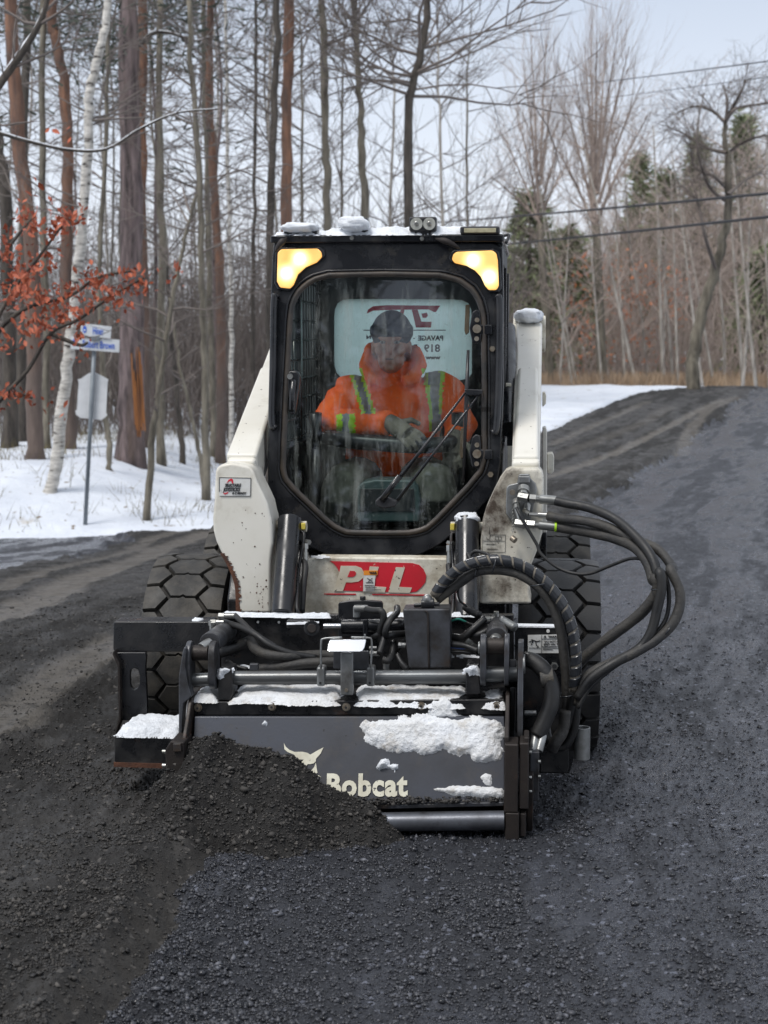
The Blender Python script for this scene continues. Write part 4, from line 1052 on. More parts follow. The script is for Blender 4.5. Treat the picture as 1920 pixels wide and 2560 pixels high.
# ---- cab shell
CP = dict(ly=-0.30, sl=0.14, z0=0.85)
OUT = [(92, 232), (700, 226), (1345, 232), (1352, 520), (1352, 1000), (1335, 1440), (1305, 1590), (1170, 1740), (1000, 1885), (880, 1945), (640, 1950), (400, 1945), (270, 1885), (110, 1750), (62, 1640), (66, 1300), (76, 1000), (80, 520)]
GLS = [(188, 640), (200, 560), (240, 490), (310, 435), (400, 410), (700, 404), (1010, 410), (1110, 437), (1185, 492), (1228, 570), (1243, 650), (1248, 1000), (1246, 1400), (1225, 1480), (1160, 1562), (985, 1745), (925, 1795), (850, 1815), (690, 1818), (500, 1815), (440, 1790), (380, 1745), (210, 1580), (160, 1520), (148, 1470), (150, 1400), (168, 1000)]
CC = (700, 1130)
lo_, li_ = rad_loop(OUT, CC, 128), rad_loop(GLS, CC, 128)
def cabpt(x, y, dy=0.0): return q('A', x, y, **CP) + Vector((0, dy, 0))
mb = MB(); mb.ring([cabpt(*p) for p in lo_], [cabpt(*p) for p in li_], (0, 0.07, 0)); cabf = mb.build('cab_front', 'black_paint', LD, bevel=0.006, seg=2)
xl, xr = cabpt(85, 900).x, cabpt(1350, 900).x
zt = cabpt(700, 232).z; zb = cabpt(640, 1950).z
yt = cabpt(700, 232).y
mb = MB(); mb.box((xl + 0.01, yt + 0.075, zt - 0.07), (xr - 0.01, 0.98, zt - 0.004)); mb.build('roof_lining', 'interior', LD)
rp_ = [cabpt(84, 195, -0.03), cabpt(1354, 195, -0.03), cabpt(1354, 232, -0.03), cabpt(84, 232, -0.03)]
mb = MB(); mb.box((rp_[0].x, rp_[0].y, rp_[2].z + 0.001), (rp_[1].x, 1.02, rp_[0].z)); mb.build('roof', 'black_paint', LD, bevel=0.008)
for s, x in ((-1, xl), (1, xr)):
    mb = MB(); a = x if s < 0 else x - 0.03
    mb.prism([(a, -0.22, zb + 0.12), (a, 0.98, 0.80), (a, 0.98, 1.16), (a, -0.19, 1.16)], (0.03, 0, 0)); mb.build('side_panel', 'black_paint', LD, bevel=0.004)
    for y0, y1 in ((0.90, 0.98), (0.34, 0.38)):
        mb = MB(); mb.box((a, y0, 1.165), (a + 0.03, y1, zt - 0.075)); mb.build('side_pillar', 'black_paint', LD, bevel=0.004)
    mb = MB()
    for k in range(14): mb.cyl((a + 0.015, -0.10 + k * 0.075, 1.165), (a + 0.015, -0.10 + k * 0.075, zt - 0.075), 0.005, seg=6)
    for k in range(9): mb.cyl((a + 0.015, -0.12, 1.18 + k * 0.08), (a + 0.015, 0.9, 1.18 + k * 0.08), 0.005, seg=6)
    mb.build('side_screen', 'interior', LD)
mb = MB(); mb.box((xl + 0.03, -0.16, 0.76), (xr - 0.03, 0.96, 0.80)); mb.build('cab_floor', 'interior', LD)
# rear wall and its window with the lettering, seen from inside
RY = 0.93
RW = [(425, 620), (432, 575), (455, 550), (490, 540), (800, 540), (1110, 543), (1150, 552), (1172, 580), (1178, 640), (1178, 960), (1140, 985), (800, 985), (470, 975), (440, 950), (425, 900)]
RO = [(140, 300), (700, 300), (1290, 300), (1290, 900), (1290, 1750), (700, 1750), (140, 1750), (140, 900)]
c2 = (800, 770)
mb = MB(); mb.ring(qs('A', rad_loop(RO, c2, 72), RY), qs('A', rad_loop(RW, c2, 72), RY), (0, 0.04, 0)); rw = mb.build('rear_wall', 'interior', LD)
def glass_mat(name, tint, dirt, dl, dh, rough=0.02, film=0.0, filmc=(0.6, 0.66, 0.66), streak=(9, 9, 1.2), maxd=0.5):
    m = bpy.data.materials.new(name); m.use_nodes = True; t = m.node_tree; N = t.nodes; L = t.links; N.clear()
    o = N.new('ShaderNodeOutputMaterial'); tr = N.new('ShaderNodeBsdfTransparent'); tr.inputs[0].default_value = (*tint, 1)
    gl = N.new('ShaderNodeBsdfGlossy'); gl.inputs['Roughness'].default_value = rough; gl.inputs['Color'].default_value = (0.95, 0.97, 1, 1)
    fr = N.new('ShaderNodeFresnel'); fr.inputs['IOR'].default_value = 1.7
    m1 = N.new('ShaderNodeMixShader'); L.new(fr.outputs[0], m1.inputs[0]); L.new(tr.outputs[0], m1.inputs[1]); L.new(gl.outputs[0], m1.inputs[2])
    df = N.new('ShaderNodeBsdfDiffuse'); df.inputs[0].default_value = (*dirt, 1)
    tl = N.new('ShaderNodeBsdfTranslucent'); tl.inputs[0].default_value = (*filmc, 1)
    tcn = N.new('ShaderNodeTexCoord'); mp = N.new('ShaderNodeMapping'); mp.inputs['Scale'].default_value = streak; L.new(tcn.outputs['Object'], mp.inputs[0])
    n1 = N.new('ShaderNodeTexNoise'); n1.inputs['Scale'].default_value = 1.6; n1.inputs['Detail'].default_value = 8; n1.inputs['Roughness'].default_value = 0.72; L.new(mp.outputs[0], n1.inputs[0])
    n2 = N.new('ShaderNodeTexNoise'); n2.inputs['Scale'].default_value = 160; n2.inputs['Detail'].default_value = 2; L.new(tcn.outputs['Object'], n2.inputs[0])
    r1 = N.new('ShaderNodeMapRange'); r1.inputs[1].default_value = dl; r1.inputs[2].default_value = dh; r1.inputs[4].default_value = maxd; L.new(n1.outputs['Fac'], r1.inputs[0])
    r2 = N.new('ShaderNodeMapRange'); r2.inputs[1].default_value = 0.66; r2.inputs[2].default_value = 0.72; r2.inputs[4].default_value = 0.45; L.new(n2.outputs['Fac'], r2.inputs[0])
    mp2 = N.new('ShaderNodeMapping'); mp2.inputs['Scale'].default_value = (34, 34, 1.4); L.new(tcn.outputs['Object'], mp2.inputs[0])
    n3 = N.new('ShaderNodeTexNoise'); n3.inputs['Scale'].default_value = 1.0; n3.inputs['Detail'].default_value = 5; n3.inputs['Roughness'].default_value = 0.6; L.new(mp2.outputs[0], n3.inputs[0])
    r3 = N.new('ShaderNodeMapRange'); r3.inputs[1].default_value = 0.52; r3.inputs[2].default_value = 0.76; r3.inputs[4].default_value = maxd * 1.5; L.new(n3.outputs['Fac'], r3.inputs[0])
    mx3 = N.new('ShaderNodeMath'); mx3.operation = 'MAXIMUM'; L.new(r1.outputs[0], mx3.inputs[0]); L.new(r3.outputs[0], mx3.inputs[1]); r1 = mx3
    mxx = N.new('ShaderNodeMath'); mxx.operation = 'MAXIMUM'; L.new(r1.outputs[0], mxx.inputs[0]); L.new(r2.outputs[0], mxx.inputs[1])
    m2 = N.new('ShaderNodeMixShader'); L.new(mxx.outputs[0], m2.inputs[0]); L.new(m1.outputs[0], m2.inputs[1]); L.new(df.outputs[0], m2.inputs[2])
    last = m2
    if film:
        m3 = N.new('ShaderNodeMixShader'); m3.inputs[0].default_value = film; L.new(m2.outputs[0], m3.inputs[1]); L.new(tl.outputs[0], m3.inputs[2]); last = m3
    L.new(last.outputs[0], o.inputs[0]); return m
M['door_glass'] = glass_mat('door_glass', (0.87, 0.97, 0.955), (0.30, 0.32, 0.30), 0.50, 0.84, maxd=0.30)
M['rear_glass'] = glass_mat('rear_glass', (0.55, 0.78, 0.78), (0.5, 0.52, 0.5), 0.55, 0.9, film=0.72, filmc=(0.78, 0.96, 0.95))
mb = MB(); mb.add(qs('A', RW, RY + 0.015), [tuple(range(len(RW)))]); rg = mb.build('rear_window', 'rear_glass', LD)
# the name on the rear window reads the right way from behind
M['red_film'] = mat('red_film', (0.42, 0.02, 0.05), rough=0.5)
M['dark_film'] = mat('dark_film', (0.05, 0.04, 0.06), rough=0.5)
def flat(name, c, pts, ly, m, parent, sl=0.0, z0=0.0, t=0.0015):
    mb = MB(); mb.prism(qs(c, pts, ly, sl, z0), (0, t, 0)); return mb.build(name, m, parent)
for nm, pl in (('emblem', [(585, 545), (598, 510), (640, 482), (760, 474), (1197, 478), (1160, 532), (1140, 530), (1100, 510), (900, 512), (890, 560), (850, 560), (870, 512), (640, 520)]), ('emblem', [(960, 512), (1010, 512), (1040, 610), (1125, 612), (1120, 660), (995, 660)]), ('emblem', [(1040, 545), (1085, 535), (1095, 560), (1080, 580), (1050, 580)])):
    flat(nm, 'I', pl, RY + 0.006, 'red_film', rg)
flat('rule_line', 'I', [(560, 678), (1242, 678), (1242, 686), (560, 686)], RY + 0.006, 'dark_film', rg)
def rtext(body, x0, x1, y0, y1, m='dark_film'):
    o = q('I', x0, y1, RY + 0.006); U = q('I', x1, y1, RY + 0.006) - o; V = q('I', x0, y0, RY + 0.006) - o
    text('lettering', body, m, rg, o, U, V, V.length / 0.70, bold=0.0015, width=U.length)
rtext('PAVAGE', 1223, 1012, 727, 766); rtext('819', 1196, 1062, 800, 860); rtext('5', 1012, 975, 800, 860); rtext('www', 1195, 1065, 893, 921); rtext('-', 985, 970, 735, 757); rtext('N', 622, 583, 727, 752)

# ---- door: glass, rubber, hinges, handle, wiper
gl_pts = [cabpt(*p, 0.030) for p in li_]
mb = MB(); mb.add(gl_pts, [tuple(range(len(gl_pts)))]); 
DR = mb.build('door', 'door_glass', LD)
def loop_tube(pts, r, seg=8):
    mb = MB(); n = len(pts); P = [Vector(p) for p in pts] + [Vector(pts[0]), Vector(pts[1])]; mb.tube(P, r, seg, False); return mb
loop_tube([cabpt(*p, -0.004) for p in li_], 0.011).build('rubber_seal', 'seal', DR, smooth=True)
in2 = [(CC[0] + (x - CC[0]) * 1.045, CC[1] + (y - CC[1]) * 1.03) for x, y in li_]
loop_tube([cabpt(*p, 0.0) for p in in2], 0.006).build('door_edge', 'black_paint', DR, smooth=True)
hd = MB(); hd.prism([cabpt(x, y, -0.012) for x, y in [(172, 940), (190, 930), (225, 932), (242, 950), (240, 1000), (215, 1160), (205, 1175), (185, 1165), (172, 1000)]], (0, 0.03, 0)); hd.build('door_handle', 'black_paint', DR, bevel=0.008, seg=3)
mb = MB(); mb.tube(smooth_path([cabpt(210, 985, -0.03), cabpt(208, 1060, -0.05), cabpt(200, 1150, -0.03)], 5), 0.011, 10); mb.build('grip', 'black_paint', DR, smooth=True)
mb = MB(); mb.cyl(cabpt(190, 962, -0.012), cabpt(190, 962, -0.022), 0.011, seg=16); mb.build('lock', 'zinc', DR, auto=40)
for y0 in (0, 680):
    mb = MB(); mb.prism([cabpt(x, y + y0 if not y0 else y + y0 * 1.0, -0.014) for x, y in [(1180, 615), (1200, 598), (1225, 605), (1230, 680), (1290, 680), (1292, 735), (1230, 735), (1228, 770), (1205, 785), (1180, 775), (1165, 700)]], (0, 0.014, 0))
    mb.build('hinge', 'black_paint', DR, bevel=0.004)
    mb = MB(); mb.cyl(cabpt(1207, 703 + y0, -0.014), cabpt(1207, 703 + y0, -0.030), 0.016, seg=20); mb.cyl(cabpt(1207, 655 + y0, -0.014), cabpt(1207, 655 + y0, -0.022), 0.009, seg=12); mb.cyl(cabpt(1205, 757 + y0, -0.014), cabpt(1205, 757 + y0, -0.022), 0.009, seg=12); mb.build('hinge_bolt', 'bolt', DR, auto=40)
for y0, y1, x in ((570, 738, 1150), (1250, 1420, 1124)):
    mb = MB(); mb.prism([cabpt(px, py, 0.045) for px, py in [(x - 10, y0), (x + 14, y0), (x + 10, y1 - 15), (x - 8, y1), (x - 16, y1 - 25)]], (0, 0.015, 0)); mb.build('trim_strip', 'brown_trim', DR, bevel=0.003)
mb = MB(); mb.tube([cabpt(690, 1635, -0.03), cabpt(900, 1370, -0.045), cabpt(1150, 1042, -0.025)], [0.010, 0.006, 0.004], 8); mb.tube([cabpt(775, 1635, -0.03), cabpt(980, 1370, -0.05), cabpt(1232, 1045, -0.025)], [0.007, 0.0045, 0.0035], 8); mb.tube([cabpt(690, 1635, -0.032), cabpt(790, 1500, -0.045)], [0.013, 0.009], 8)
mb.build('wiper_arm', 'black_paint', DR, smooth=True)
mb = MB(); mb.prism([cabpt(x, y, -0.035) for x, y in [(1138, 1030), (1238, 1034), (1236, 1058), (1200, 1066), (1150, 1062)]], (0, 0.012, 0)); mb.build('wiper_link', 'black_paint', DR, bevel=0.003)
mb = MB(); mb.tube([cabpt(1158, 820, -0.004), cabpt(1150, 1050, -0.010), cabpt(1132, 1540, -0.004)], [0.006, 0.009, 0.005], 6); mb.build('wiper_blade', 'lamp_dark', DR, smooth=True)
mb = MB(); mb.prism([cabpt(x, y, -0.03) for x, y in [(652, 1640), (690, 1605), (740, 1625), (775, 1640), (765, 1670), (700, 1680), (662, 1668)]], (0, 0.03, 0)); mb.build('wiper_motor', 'lamp_dark', DR, bevel=0.006)
# cab front: side rails, bolts
for pts in ([(118, 515), (104, 560), (98, 900), (92, 1205), (112, 1245)], [(1316, 520), (1328, 570), (1326, 900), (1312, 1230), (1290, 1270)]):
    mb = MB(); mb.tube(smooth_path([cabpt(x, y, -0.018) for x, y in pts], 5), 0.014, 12); mb.build('grab_rail', 'black_paint', LD, smooth=True)
for x, y in ((1290, 812), (1280, 1497)):
    mb = MB(); hexbolt(mb, cabpt(x, y, 0.0), 0.011, 0.012); mb.build('door_bolt', 'bolt', LD)
for x, y in ((530, 212), (910, 215)):
    mb = MB(); mb.cyl(cabpt(x, y, -0.032), cabpt(x, y, -0.05), 0.008, seg=6); mb.build('roof_bolt', 'zinc', LD)
# lamps in the header
def lamp_mat(spots_):
    m = bpy.data.materials.new('headlight_lens'); m.use_nodes = True; t = m.node_tree; N = t.nodes; L = t.links; bs = N['Principled BSDF']
    tcn = N.new('ShaderNodeTexCoord'); n = N.new('ShaderNodeTexNoise'); n.inputs['Scale'].default_value = 16; n.inputs['Detail'].default_value = 3; L.new(tcn.outputs['Object'], n.inputs[0])
    wv = N.new('ShaderNodeTexWave'); wv.inputs['Scale'].default_value = 90; L.new(tcn.outputs['Object'], wv.inputs[0])
    tot = None                                   # two bulbs behind ribbed glass
    for sp_ in spots_:
        dn = N.new('ShaderNodeVectorMath'); dn.operation = 'DISTANCE'; dn.inputs[1].default_value = sp_; L.new(tcn.outputs['Object'], dn.inputs[0])
        rr_ = N.new('ShaderNodeMapRange'); rr_.interpolation_type = 'SMOOTHERSTEP'; rr_.inputs[1].default_value = 0.062; rr_.inputs[2].default_value = 0.0; L.new(dn.outputs['Value'], rr_.inputs[0])
        if tot is None: tot = rr_.outputs[0]
        else:
            ad = N.new('ShaderNodeMath'); ad.operation = 'ADD'; L.new(tot, ad.inputs[0]); L.new(rr_.outputs[0], ad.inputs[1]); tot = ad.outputs[0]
    nz = N.new('ShaderNodeMapRange'); nz.inputs[3].default_value = -0.10; nz.inputs[4].default_value = 0.16; L.new(n.outputs['Fac'], nz.inputs[0])
    ad = N.new('ShaderNodeMath'); ad.operation = 'ADD'; L.new(tot, ad.inputs[0]); L.new(nz.outputs[0], ad.inputs[1])
    wm = N.new('ShaderNodeMapRange'); wm.inputs[3].default_value = -0.05; wm.inputs[4].default_value = 0.06; L.new(wv.outputs['Fac'], wm.inputs[0])
    ad2 = N.new('ShaderNodeMath'); ad2.operation = 'ADD'; L.new(ad.outputs[0], ad2.inputs[0]); L.new(wm.outputs[0], ad2.inputs[1])
    r = N.new('ShaderNodeValToRGB'); e = r.color_ramp.elements; e[0].position = 0.0; e[0].color = (0.64, 0.28, 0.045, 1); e[1].position = 0.95; e[1].color = (1.5, 1.3, 0.85, 1)
    x = e.new(0.35); x.color = (0.80, 0.48, 0.13, 1)
    x = e.new(0.65); x.color = (0.90, 0.70, 0.34, 1)
    L.new(ad2.outputs[0], r.inputs[0]); L.new(r.outputs[0], bs.inputs['Emission Color']); bs.inputs['Emission Strength'].default_value = 0.95
    b = N.new('ShaderNodeBump'); b.inputs['Strength'].default_value = 0.4; b.inputs['Distance'].default_value = 0.003; L.new(wv.outputs['Fac'], b.inputs['Height']); L.new(b.outputs[0], bs.inputs['Normal'])
    bs.inputs['Base Color'].default_value = (0.5, 0.35, 0.15, 1); bs.inputs['Roughness'].default_value = 0.15; return m
L1 = [(122, 290), (140, 270), (340, 266), (360, 285), (364, 312), (335, 342), (275, 368), (232, 408), (208, 465), (190, 484), (135, 478), (118, 445)]
L2 = [(1070, 325), (1078, 298), (1095, 284), (1290, 276), (1312, 292), (1320, 330), (1326, 470), (1312, 492), (1270, 492), (1250, 468), (1228, 420), (1195, 385), (1150, 360), (1085, 345)]
for P_, hot in ((L1, ((245, 322), (172, 400))), (L2, ((1185, 330), (1272, 420)))):
    M['headlight_lens'] = lamp_mat([tuple(cabpt(x, y, -0.02)) for x, y in hot])
    c = (sum(p[0] for p in P_) / len(P_), sum(p[1] for p in P_) / len(P_))
    big_ = [(c[0] + (x - c[0]) * 1.14, c[1] + (y - c[1]) * 1.12) for x, y in P_]
    mb = MB(); mb.prism([cabpt(x, y, -0.014) for x, y in big_], (0, 0.03, 0)); hl = mb.build('headlight', 'black_paint', LD, bevel=0.006)
    mb = MB(); mb.prism([cabpt(x, y, -0.020) for x, y in P_], (0, 0.015, 0)); mb.build('lens', 'headlight_lens', hl, bevel=0.005)
# work lamps and snow on the roof
zr_ = rp_[0].z; yr_ = rp_[0].y
def roofpt(x, y, dy): return q('A', x, y, yr_ + dy)
a, b = roofpt(835, 172, -0.005), roofpt(985, 90, -0.005)
mb = MB(); mb.box((a.x, a.y, a.z), (b.x, b.y + 0.06, b.z)); wl = mb.build('work_lamp', 'lamp_dark', LD, bevel=0.008, seg=3)
for x in (876, 946):
    p = roofpt(x, 130, -0.008); mb = MB(); mb.cyl(p, p + Vector((0, -0.004, 0)), 0.023, seg=24); mb.build('lens', 'lens', wl, auto=40)
    mb = MB(); mb.cyl(p + Vector((0, -0.004, 0)), p + Vector((0, -0.009, 0)), 0.010, 0.006, seg=16); mb.build('bulb', 'zinc', wl, auto=40)
mb = MB(); p = roofpt(910, 172, 0.008); mb.box((p.x - 0.03, p.y, zr_ - 0.001), (p.x + 0.03, p.y + 0.03, p.z + 0.004)); mb.build('bracket', 'lamp_dark', wl)
a, b = roofpt(1113, 187, -0.005), roofpt(1330, 142, -0.005)
mb = MB(); mb.box((a.x, a.y, a.z), (b.x, b.y + 0.07, b.z)); wl = mb.build('lamp_bar', 'lamp_dark', LD, bevel=0.008, seg=3)
a, b = roofpt(1135, 178, -0.009), roofpt(1310, 153, -0.009); mb = MB(); mb.box((a.x, a.y, a.z), (b.x, b.y + 0.01, b.z)); mb.build('lens', 'lens_bar', wl, bevel=0.002)
mb = MB(); mb.box((a.x + 0.03, a.y + 0.03, zr_ - 0.001), (a.x + 0.06, a.y + 0.06, a.z)); mb.build('bracket', 'lamp_dark', wl)
for x0, x1, y0, y1 in ((462, 610, 95, 165), (150, 335, 130, 170)):
    a, b = roofpt(x0, y1 + 15, 0.03), roofpt(x1, y0, 0.03)
    mb = MB(); mb.box((a.x, a.y, zr_ - 0.001), (b.x, b.y + 0.06, b.z)); wl = mb.build('work_lamp', 'lamp_dark', LD, bevel=0.008)
    c = (Vector(a) + Vector(b)) / 2; snow_lump((c.x, c.y - 0.01, c.z + 0.004), (abs(b.x - a.x) / 2 * 1.12, 0.055, abs(b.z - a.z) / 2 * 1.05), 'snow', wl, seed=int(x0))
def rs(pts, th, seed): snow_patch([(roofpt(x, 195, 0).x, yr_ + dy, zr_) for x, dy in pts], (0, 0, 1), th, 'snow', LD, res=0.009, seed=seed, edge=0.05)
rs([(370, 0.005), (1110, 0.005), (1340, 0.10), (1340, 0.9), (100, 0.9), (100, 0.12), (330, 0.10)], 0.034, 2)
rs([(95, 0.002), (338, 0.002), (345, 0.2), (95, 0.2)], 0.030, 3)
# drooping scraps under the roof edge
for x0, y0, x1, y1, m_ in ((985, 215, 1115, 268, 'edge_steel'), (180, 212, 118, 285, 'edge_steel')):
    mb = MB(); mb.tube(smooth_path([cabpt(x0, y0, -0.05), cabpt((x0 + x1) / 2, (y0 + y1) / 2 - 8, -0.06), cabpt(x1, y1, -0.05)], 4), [0.004, 0.006, 0.011, 0.013, 0.012, 0.011, 0.010, 0.007, 0.003], 6); mb.build('roof_cable', m_, LD, smooth=True)
mb = MB(); mb.tube(smooth_path([cabpt(1345, 195, 0.02), cabpt(1380, 190, 0.02), cabpt(1365, 235, 0.0)], 4), 0.006, 6); mb.build('lamp_wire', 'lamp_dark', LD, smooth=True)

# ---- inside the cab: seat, lap bar, console
mb = MB(); mb.prism([(-0.24, 0.62, 0.95), (-0.26, 0.66, 1.22), (-0.18, 0.70, 1.36), (0.24, 0.70, 1.36), (0.32, 0.66, 1.22), (0.30, 0.62, 0.95)], (0, 0.10, 0)); mb.box((-0.24, 0.18, 0.86), (0.30, 0.66, 0.96)); mb.build('seat', 'interior', LD, bevel=0.03, seg=3)
def inp(x, y, ly): return q('A', x, y, ly)
mb = MB(); mb.tube(smooth_path([inp(375, 1290, 0.30), inp(480, 1310, 0.12), inp(700, 1330, 0.08), inp(900, 1340, 0.08), inp(1040, 1330, 0.12), inp(1130, 1310, 0.30)], 5), 0.032, 12); mb.build('lap_bar', 'lamp_dark', LD, smooth=True)
mb = MB(); mb.prism([inp(x, y, -0.05) for x, y in [(555, 1760), (548, 1570), (580, 1540), (650, 1525), (850, 1528), (885, 1560), (900, 1620), (890, 1760)]], (0, 0.14, 0)); cns = mb.build('console', 'interior_teal', LD, bevel=0.01)
mb = MB(); mb.prism([inp(x, y, -0.056) for x, y in [(570, 1575), (860, 1575), (868, 1700), (566, 1700)]], (0, 0.006, 0)); mb.build('screen_panel', 'lamp_dark', cns, bevel=0.004)
for x in (330, 1100):
    mb = MB(); p = inp(x, 1350, 0.22); mb.tube([(p.x, p.y, 0.80), (p.x, p.y, p.z)], [0.04, 0.02], 10); mb.tube([p, p + Vector((0, -0.02, 0.14))], [0.022, 0.026], 10); mb.build('joystick', 'lamp_dark', LD, smooth=True)

# ---- lift arms
def arm_tag(o): return o
LP = [(185, 190), (200, 155), (235, 132), (320, 118), (440, 142), (470, 160), (490, 190), (520, 270), (565, 360), (602, 440), (622, 530), (632, 560), (640, 640), (646, 760), (640, 800), (630, 900), (626, 1320), (362, 1320), (356, 1140), (335, 1040), (290, 935), (240, 855), (190, 745), (168, 660), (163, 560), (176, 420)]
ARML = empty('lift_arm'); ARML.parent = LD
pris('leg', 'D', LP, -0.55, 0.17, 'white_paint', ARML, bevel=0.012, seg=3)
RPL = [(432, 1262), (600, 1262), (630, 1280), (640, 1320), (640, 1480), (632, 1690), (600, 1800), (560, 1900), (545, 2087), (560, 2170), (215, 2170), (215, 1900), (218, 1740), (232, 1600), (255, 1530), (295, 1440), (345, 1340), (385, 1285)]
ARMR = empty('lift_arm'); ARMR.parent = LD
pris('leg', 'E', RPL, -0.53, 0.17, 'white_filthy', ARMR, bevel=0.012, seg=3)
def beam(parent, p0, p1, w0, h0, w1, h1, m, name='beam'):
    p0, p1 = Vector(p0), Vector(p1); d = (p1 - p0).normalized(); sx = Vector((1, 0, 0)); up = sx.cross(d).normalized() * -1
    if up.z < 0: up = -up
    vs = []
    for p, w_, h_ in ((p0, w0, h0), (p1, w1, h1)): vs += [p - sx * w_ / 2 - up * h_ / 2, p + sx * w_ / 2 - up * h_ / 2, p + sx * w_ / 2 + up * h_ / 2, p - sx * w_ / 2 + up * h_ / 2]
    mb = MB(); mb.add(vs, [(0, 1, 2, 3), (7, 6, 5, 4), (0, 4, 5, 1), (1, 5, 6, 2), (2, 6, 7, 3), (3, 7, 4, 0)]); return mb.build(name, m, parent, bevel=0.014, seg=3)
aR0 = q('E', 520, 1262, -0.45); aR1 = q('E', 545, 258, 1.22)
beam(ARMR, aR0 - Vector((0, 0, 0.05)), aR1 - Vector((0, 0, 0.10)), 0.100, 0.16, 0.118, 0.18, 'white_paint')
cv0, cv1 = aR0 + Vector((0, 0.02, -0.02)), aR0 + (aR1 - aR0) * 0.56 + Vector((0, 0, -0.03))
beam(ARMR, cv0, cv1, 0.092, 0.14, 0.082, 0.14, 'white_paint', 'casing')
snow_lump(aR1 + Vector((-0.003, -0.02, 0.012)), (0.070, 0.11, 0.036), 'snow', ARMR, 4)
mb = MB(); e = aR1 + Vector((-0.075, 0.08, -0.07)); mb.cyl(e, e + Vector((0.15, 0, 0)), 0.085, seg=28); mb.build('arm_pivot', 'white_grimy', ARMR, bevel=0.006)
aL0 = q('D', 400, 150, -0.45); aL1 = Vector((-0.52, 1.22, aR1.z))
beam(ARML, aL0 - Vector((0, 0, 0.05)), aL1 - Vector((0, 0, 0.10)), 0.105, 0.16, 0.118, 0.18, 'white_paint')
cvL = aL0 + (aL1 - aL0) * 0.56
beam(ARML, aL0 + Vector((-0.002, 0.02, -0.02)), cvL + Vector((0, 0, -0.03)), 0.115, 0.14, 0.10, 0.14, 'white_paint', 'casing')
mb = MB(); e = aL1 + Vector((-0.075, 0.08, -0.07)); mb.cyl(e, e + Vector((0.15, 0, 0)), 0.085, seg=28); mb.build('arm_pivot', 'white_grimy', ARML, bevel=0.006)
# rust-eaten edge of the left leg
mb = MB(); g = np.random.default_rng(6)
ed = smooth_path(qs('D', [(232, 840), (285, 930), (330, 1035), (352, 1130), (358, 1310)], -0.553), 8)
for i in range(len(ed) - 1):
    w_ = g.uniform(0.004, 0.020); mb.prism([ed[i] + Vector((-0.004, 0, 0)), ed[i] + Vector((w_, 0, 0)), ed[i + 1] + Vector((g.uniform(0.004, 0.018), 0, 0)), ed[i + 1] + Vector((-0.004, 0, 0))], (0, 0.01, 0))
mb.build('rust_edge', 'rust', ARML)
g = np.random.default_rng(16); mb = MB()
for k in range(46):                                   # stone chips through the paint
    x, y = (g.normal(560, 40), g.normal(1190, 80)) if k < 30 else (g.uniform(190, 600), g.uniform(420, 1200))
    if not 380 < x < 618 and y > 900: continue
    r_ = abs(g.normal(3.2, 1.6)) + 1.2; n5 = [(x + r_ * math.cos(t) * g.uniform(0.6, 1.3), y + r_ * math.sin(t) * g.uniform(0.6, 1.4)) for t in np.linspace(0, 6.28, 6, endpoint=False)]
    mb.prism(qs('D', n5, -0.5512), (0, 0.0008, 0))
mb.build('paint_chips', 'rust', ARML)['kind'] = 'stuff'
# stickers
flat('sticker', 'D', [(219, 233), (470, 238), (467, 385), (217, 382)], -0.5518, 'label_white', ARML, t=0.0012)
def thin_lines(name, c, lines, ly, m, parent, wpx, t=0.001):
    mb = MB()
    for (x0, y0), (x1, y1) in lines:
        l = math.hypot(x1 - x0, y1 - y0); nx, ny = -(y1 - y0) / l * wpx / 2, (x1 - x0) / l * wpx / 2
        mb.prism(qs(c, [(x0 + nx, y0 + ny), (x1 + nx, y1 + ny), (x1 - nx, y1 - ny), (x0 - nx, y0 - ny)], ly), (0, t, 0))
    return mb.build(name, m, parent)
thin_lines('sticker_border', 'D', [((220, 235), (470, 240)), ((469, 240), (466, 384)), ((219, 235), (217, 262)), ((225, 384), (466, 384)), ((217, 350), (217, 262))], -0.5532, 'label_black', ARML, 4)
def ftext(body, c, x0, x1, y0, y1, ly, m, parent, bold=0.0, shear=0.0, sl=0.0, z0=0.0, name='lettering', capf=0.70, width=True):
    o = q(c, x0, y1, ly, sl, z0); U = q(c, x1, y1, ly, sl, z0) - o; V = q(c, x0, y0, ly, sl, z0) - o
    return text(name, body, m, parent, o, U, V, V.length / capf, bold=bold, shear=shear, width=U.length if width else None)
ftext('SELECTABLE', 'D', 262, 392, 285, 308, -0.5538, 'label_black', ARML, bold=0.0006, shear=0.25)
ftext('JOYSTICKS', 'D', 250, 388, 316, 345, -0.5538, 'label_black', ARML, bold=0.0008, shear=0.25)
ftext('R C READY', 'D', 320, 435, 352, 369, -0.5538, 'label_black', ARML, bold=0.0005, shear=0.25)
flat('swoosh', 'D', [(275, 282), (290, 255), (312, 243), (326, 252), (330, 282), (318, 282), (312, 262), (296, 266)], -0.5534, 'red_decal', ARML, t=0.001)
flat('swoosh', 'D', [(248, 355), (262, 362), (290, 350), (285, 362), (266, 371), (252, 366)], -0.5534, 'red_decal', ARML, t=0.001)
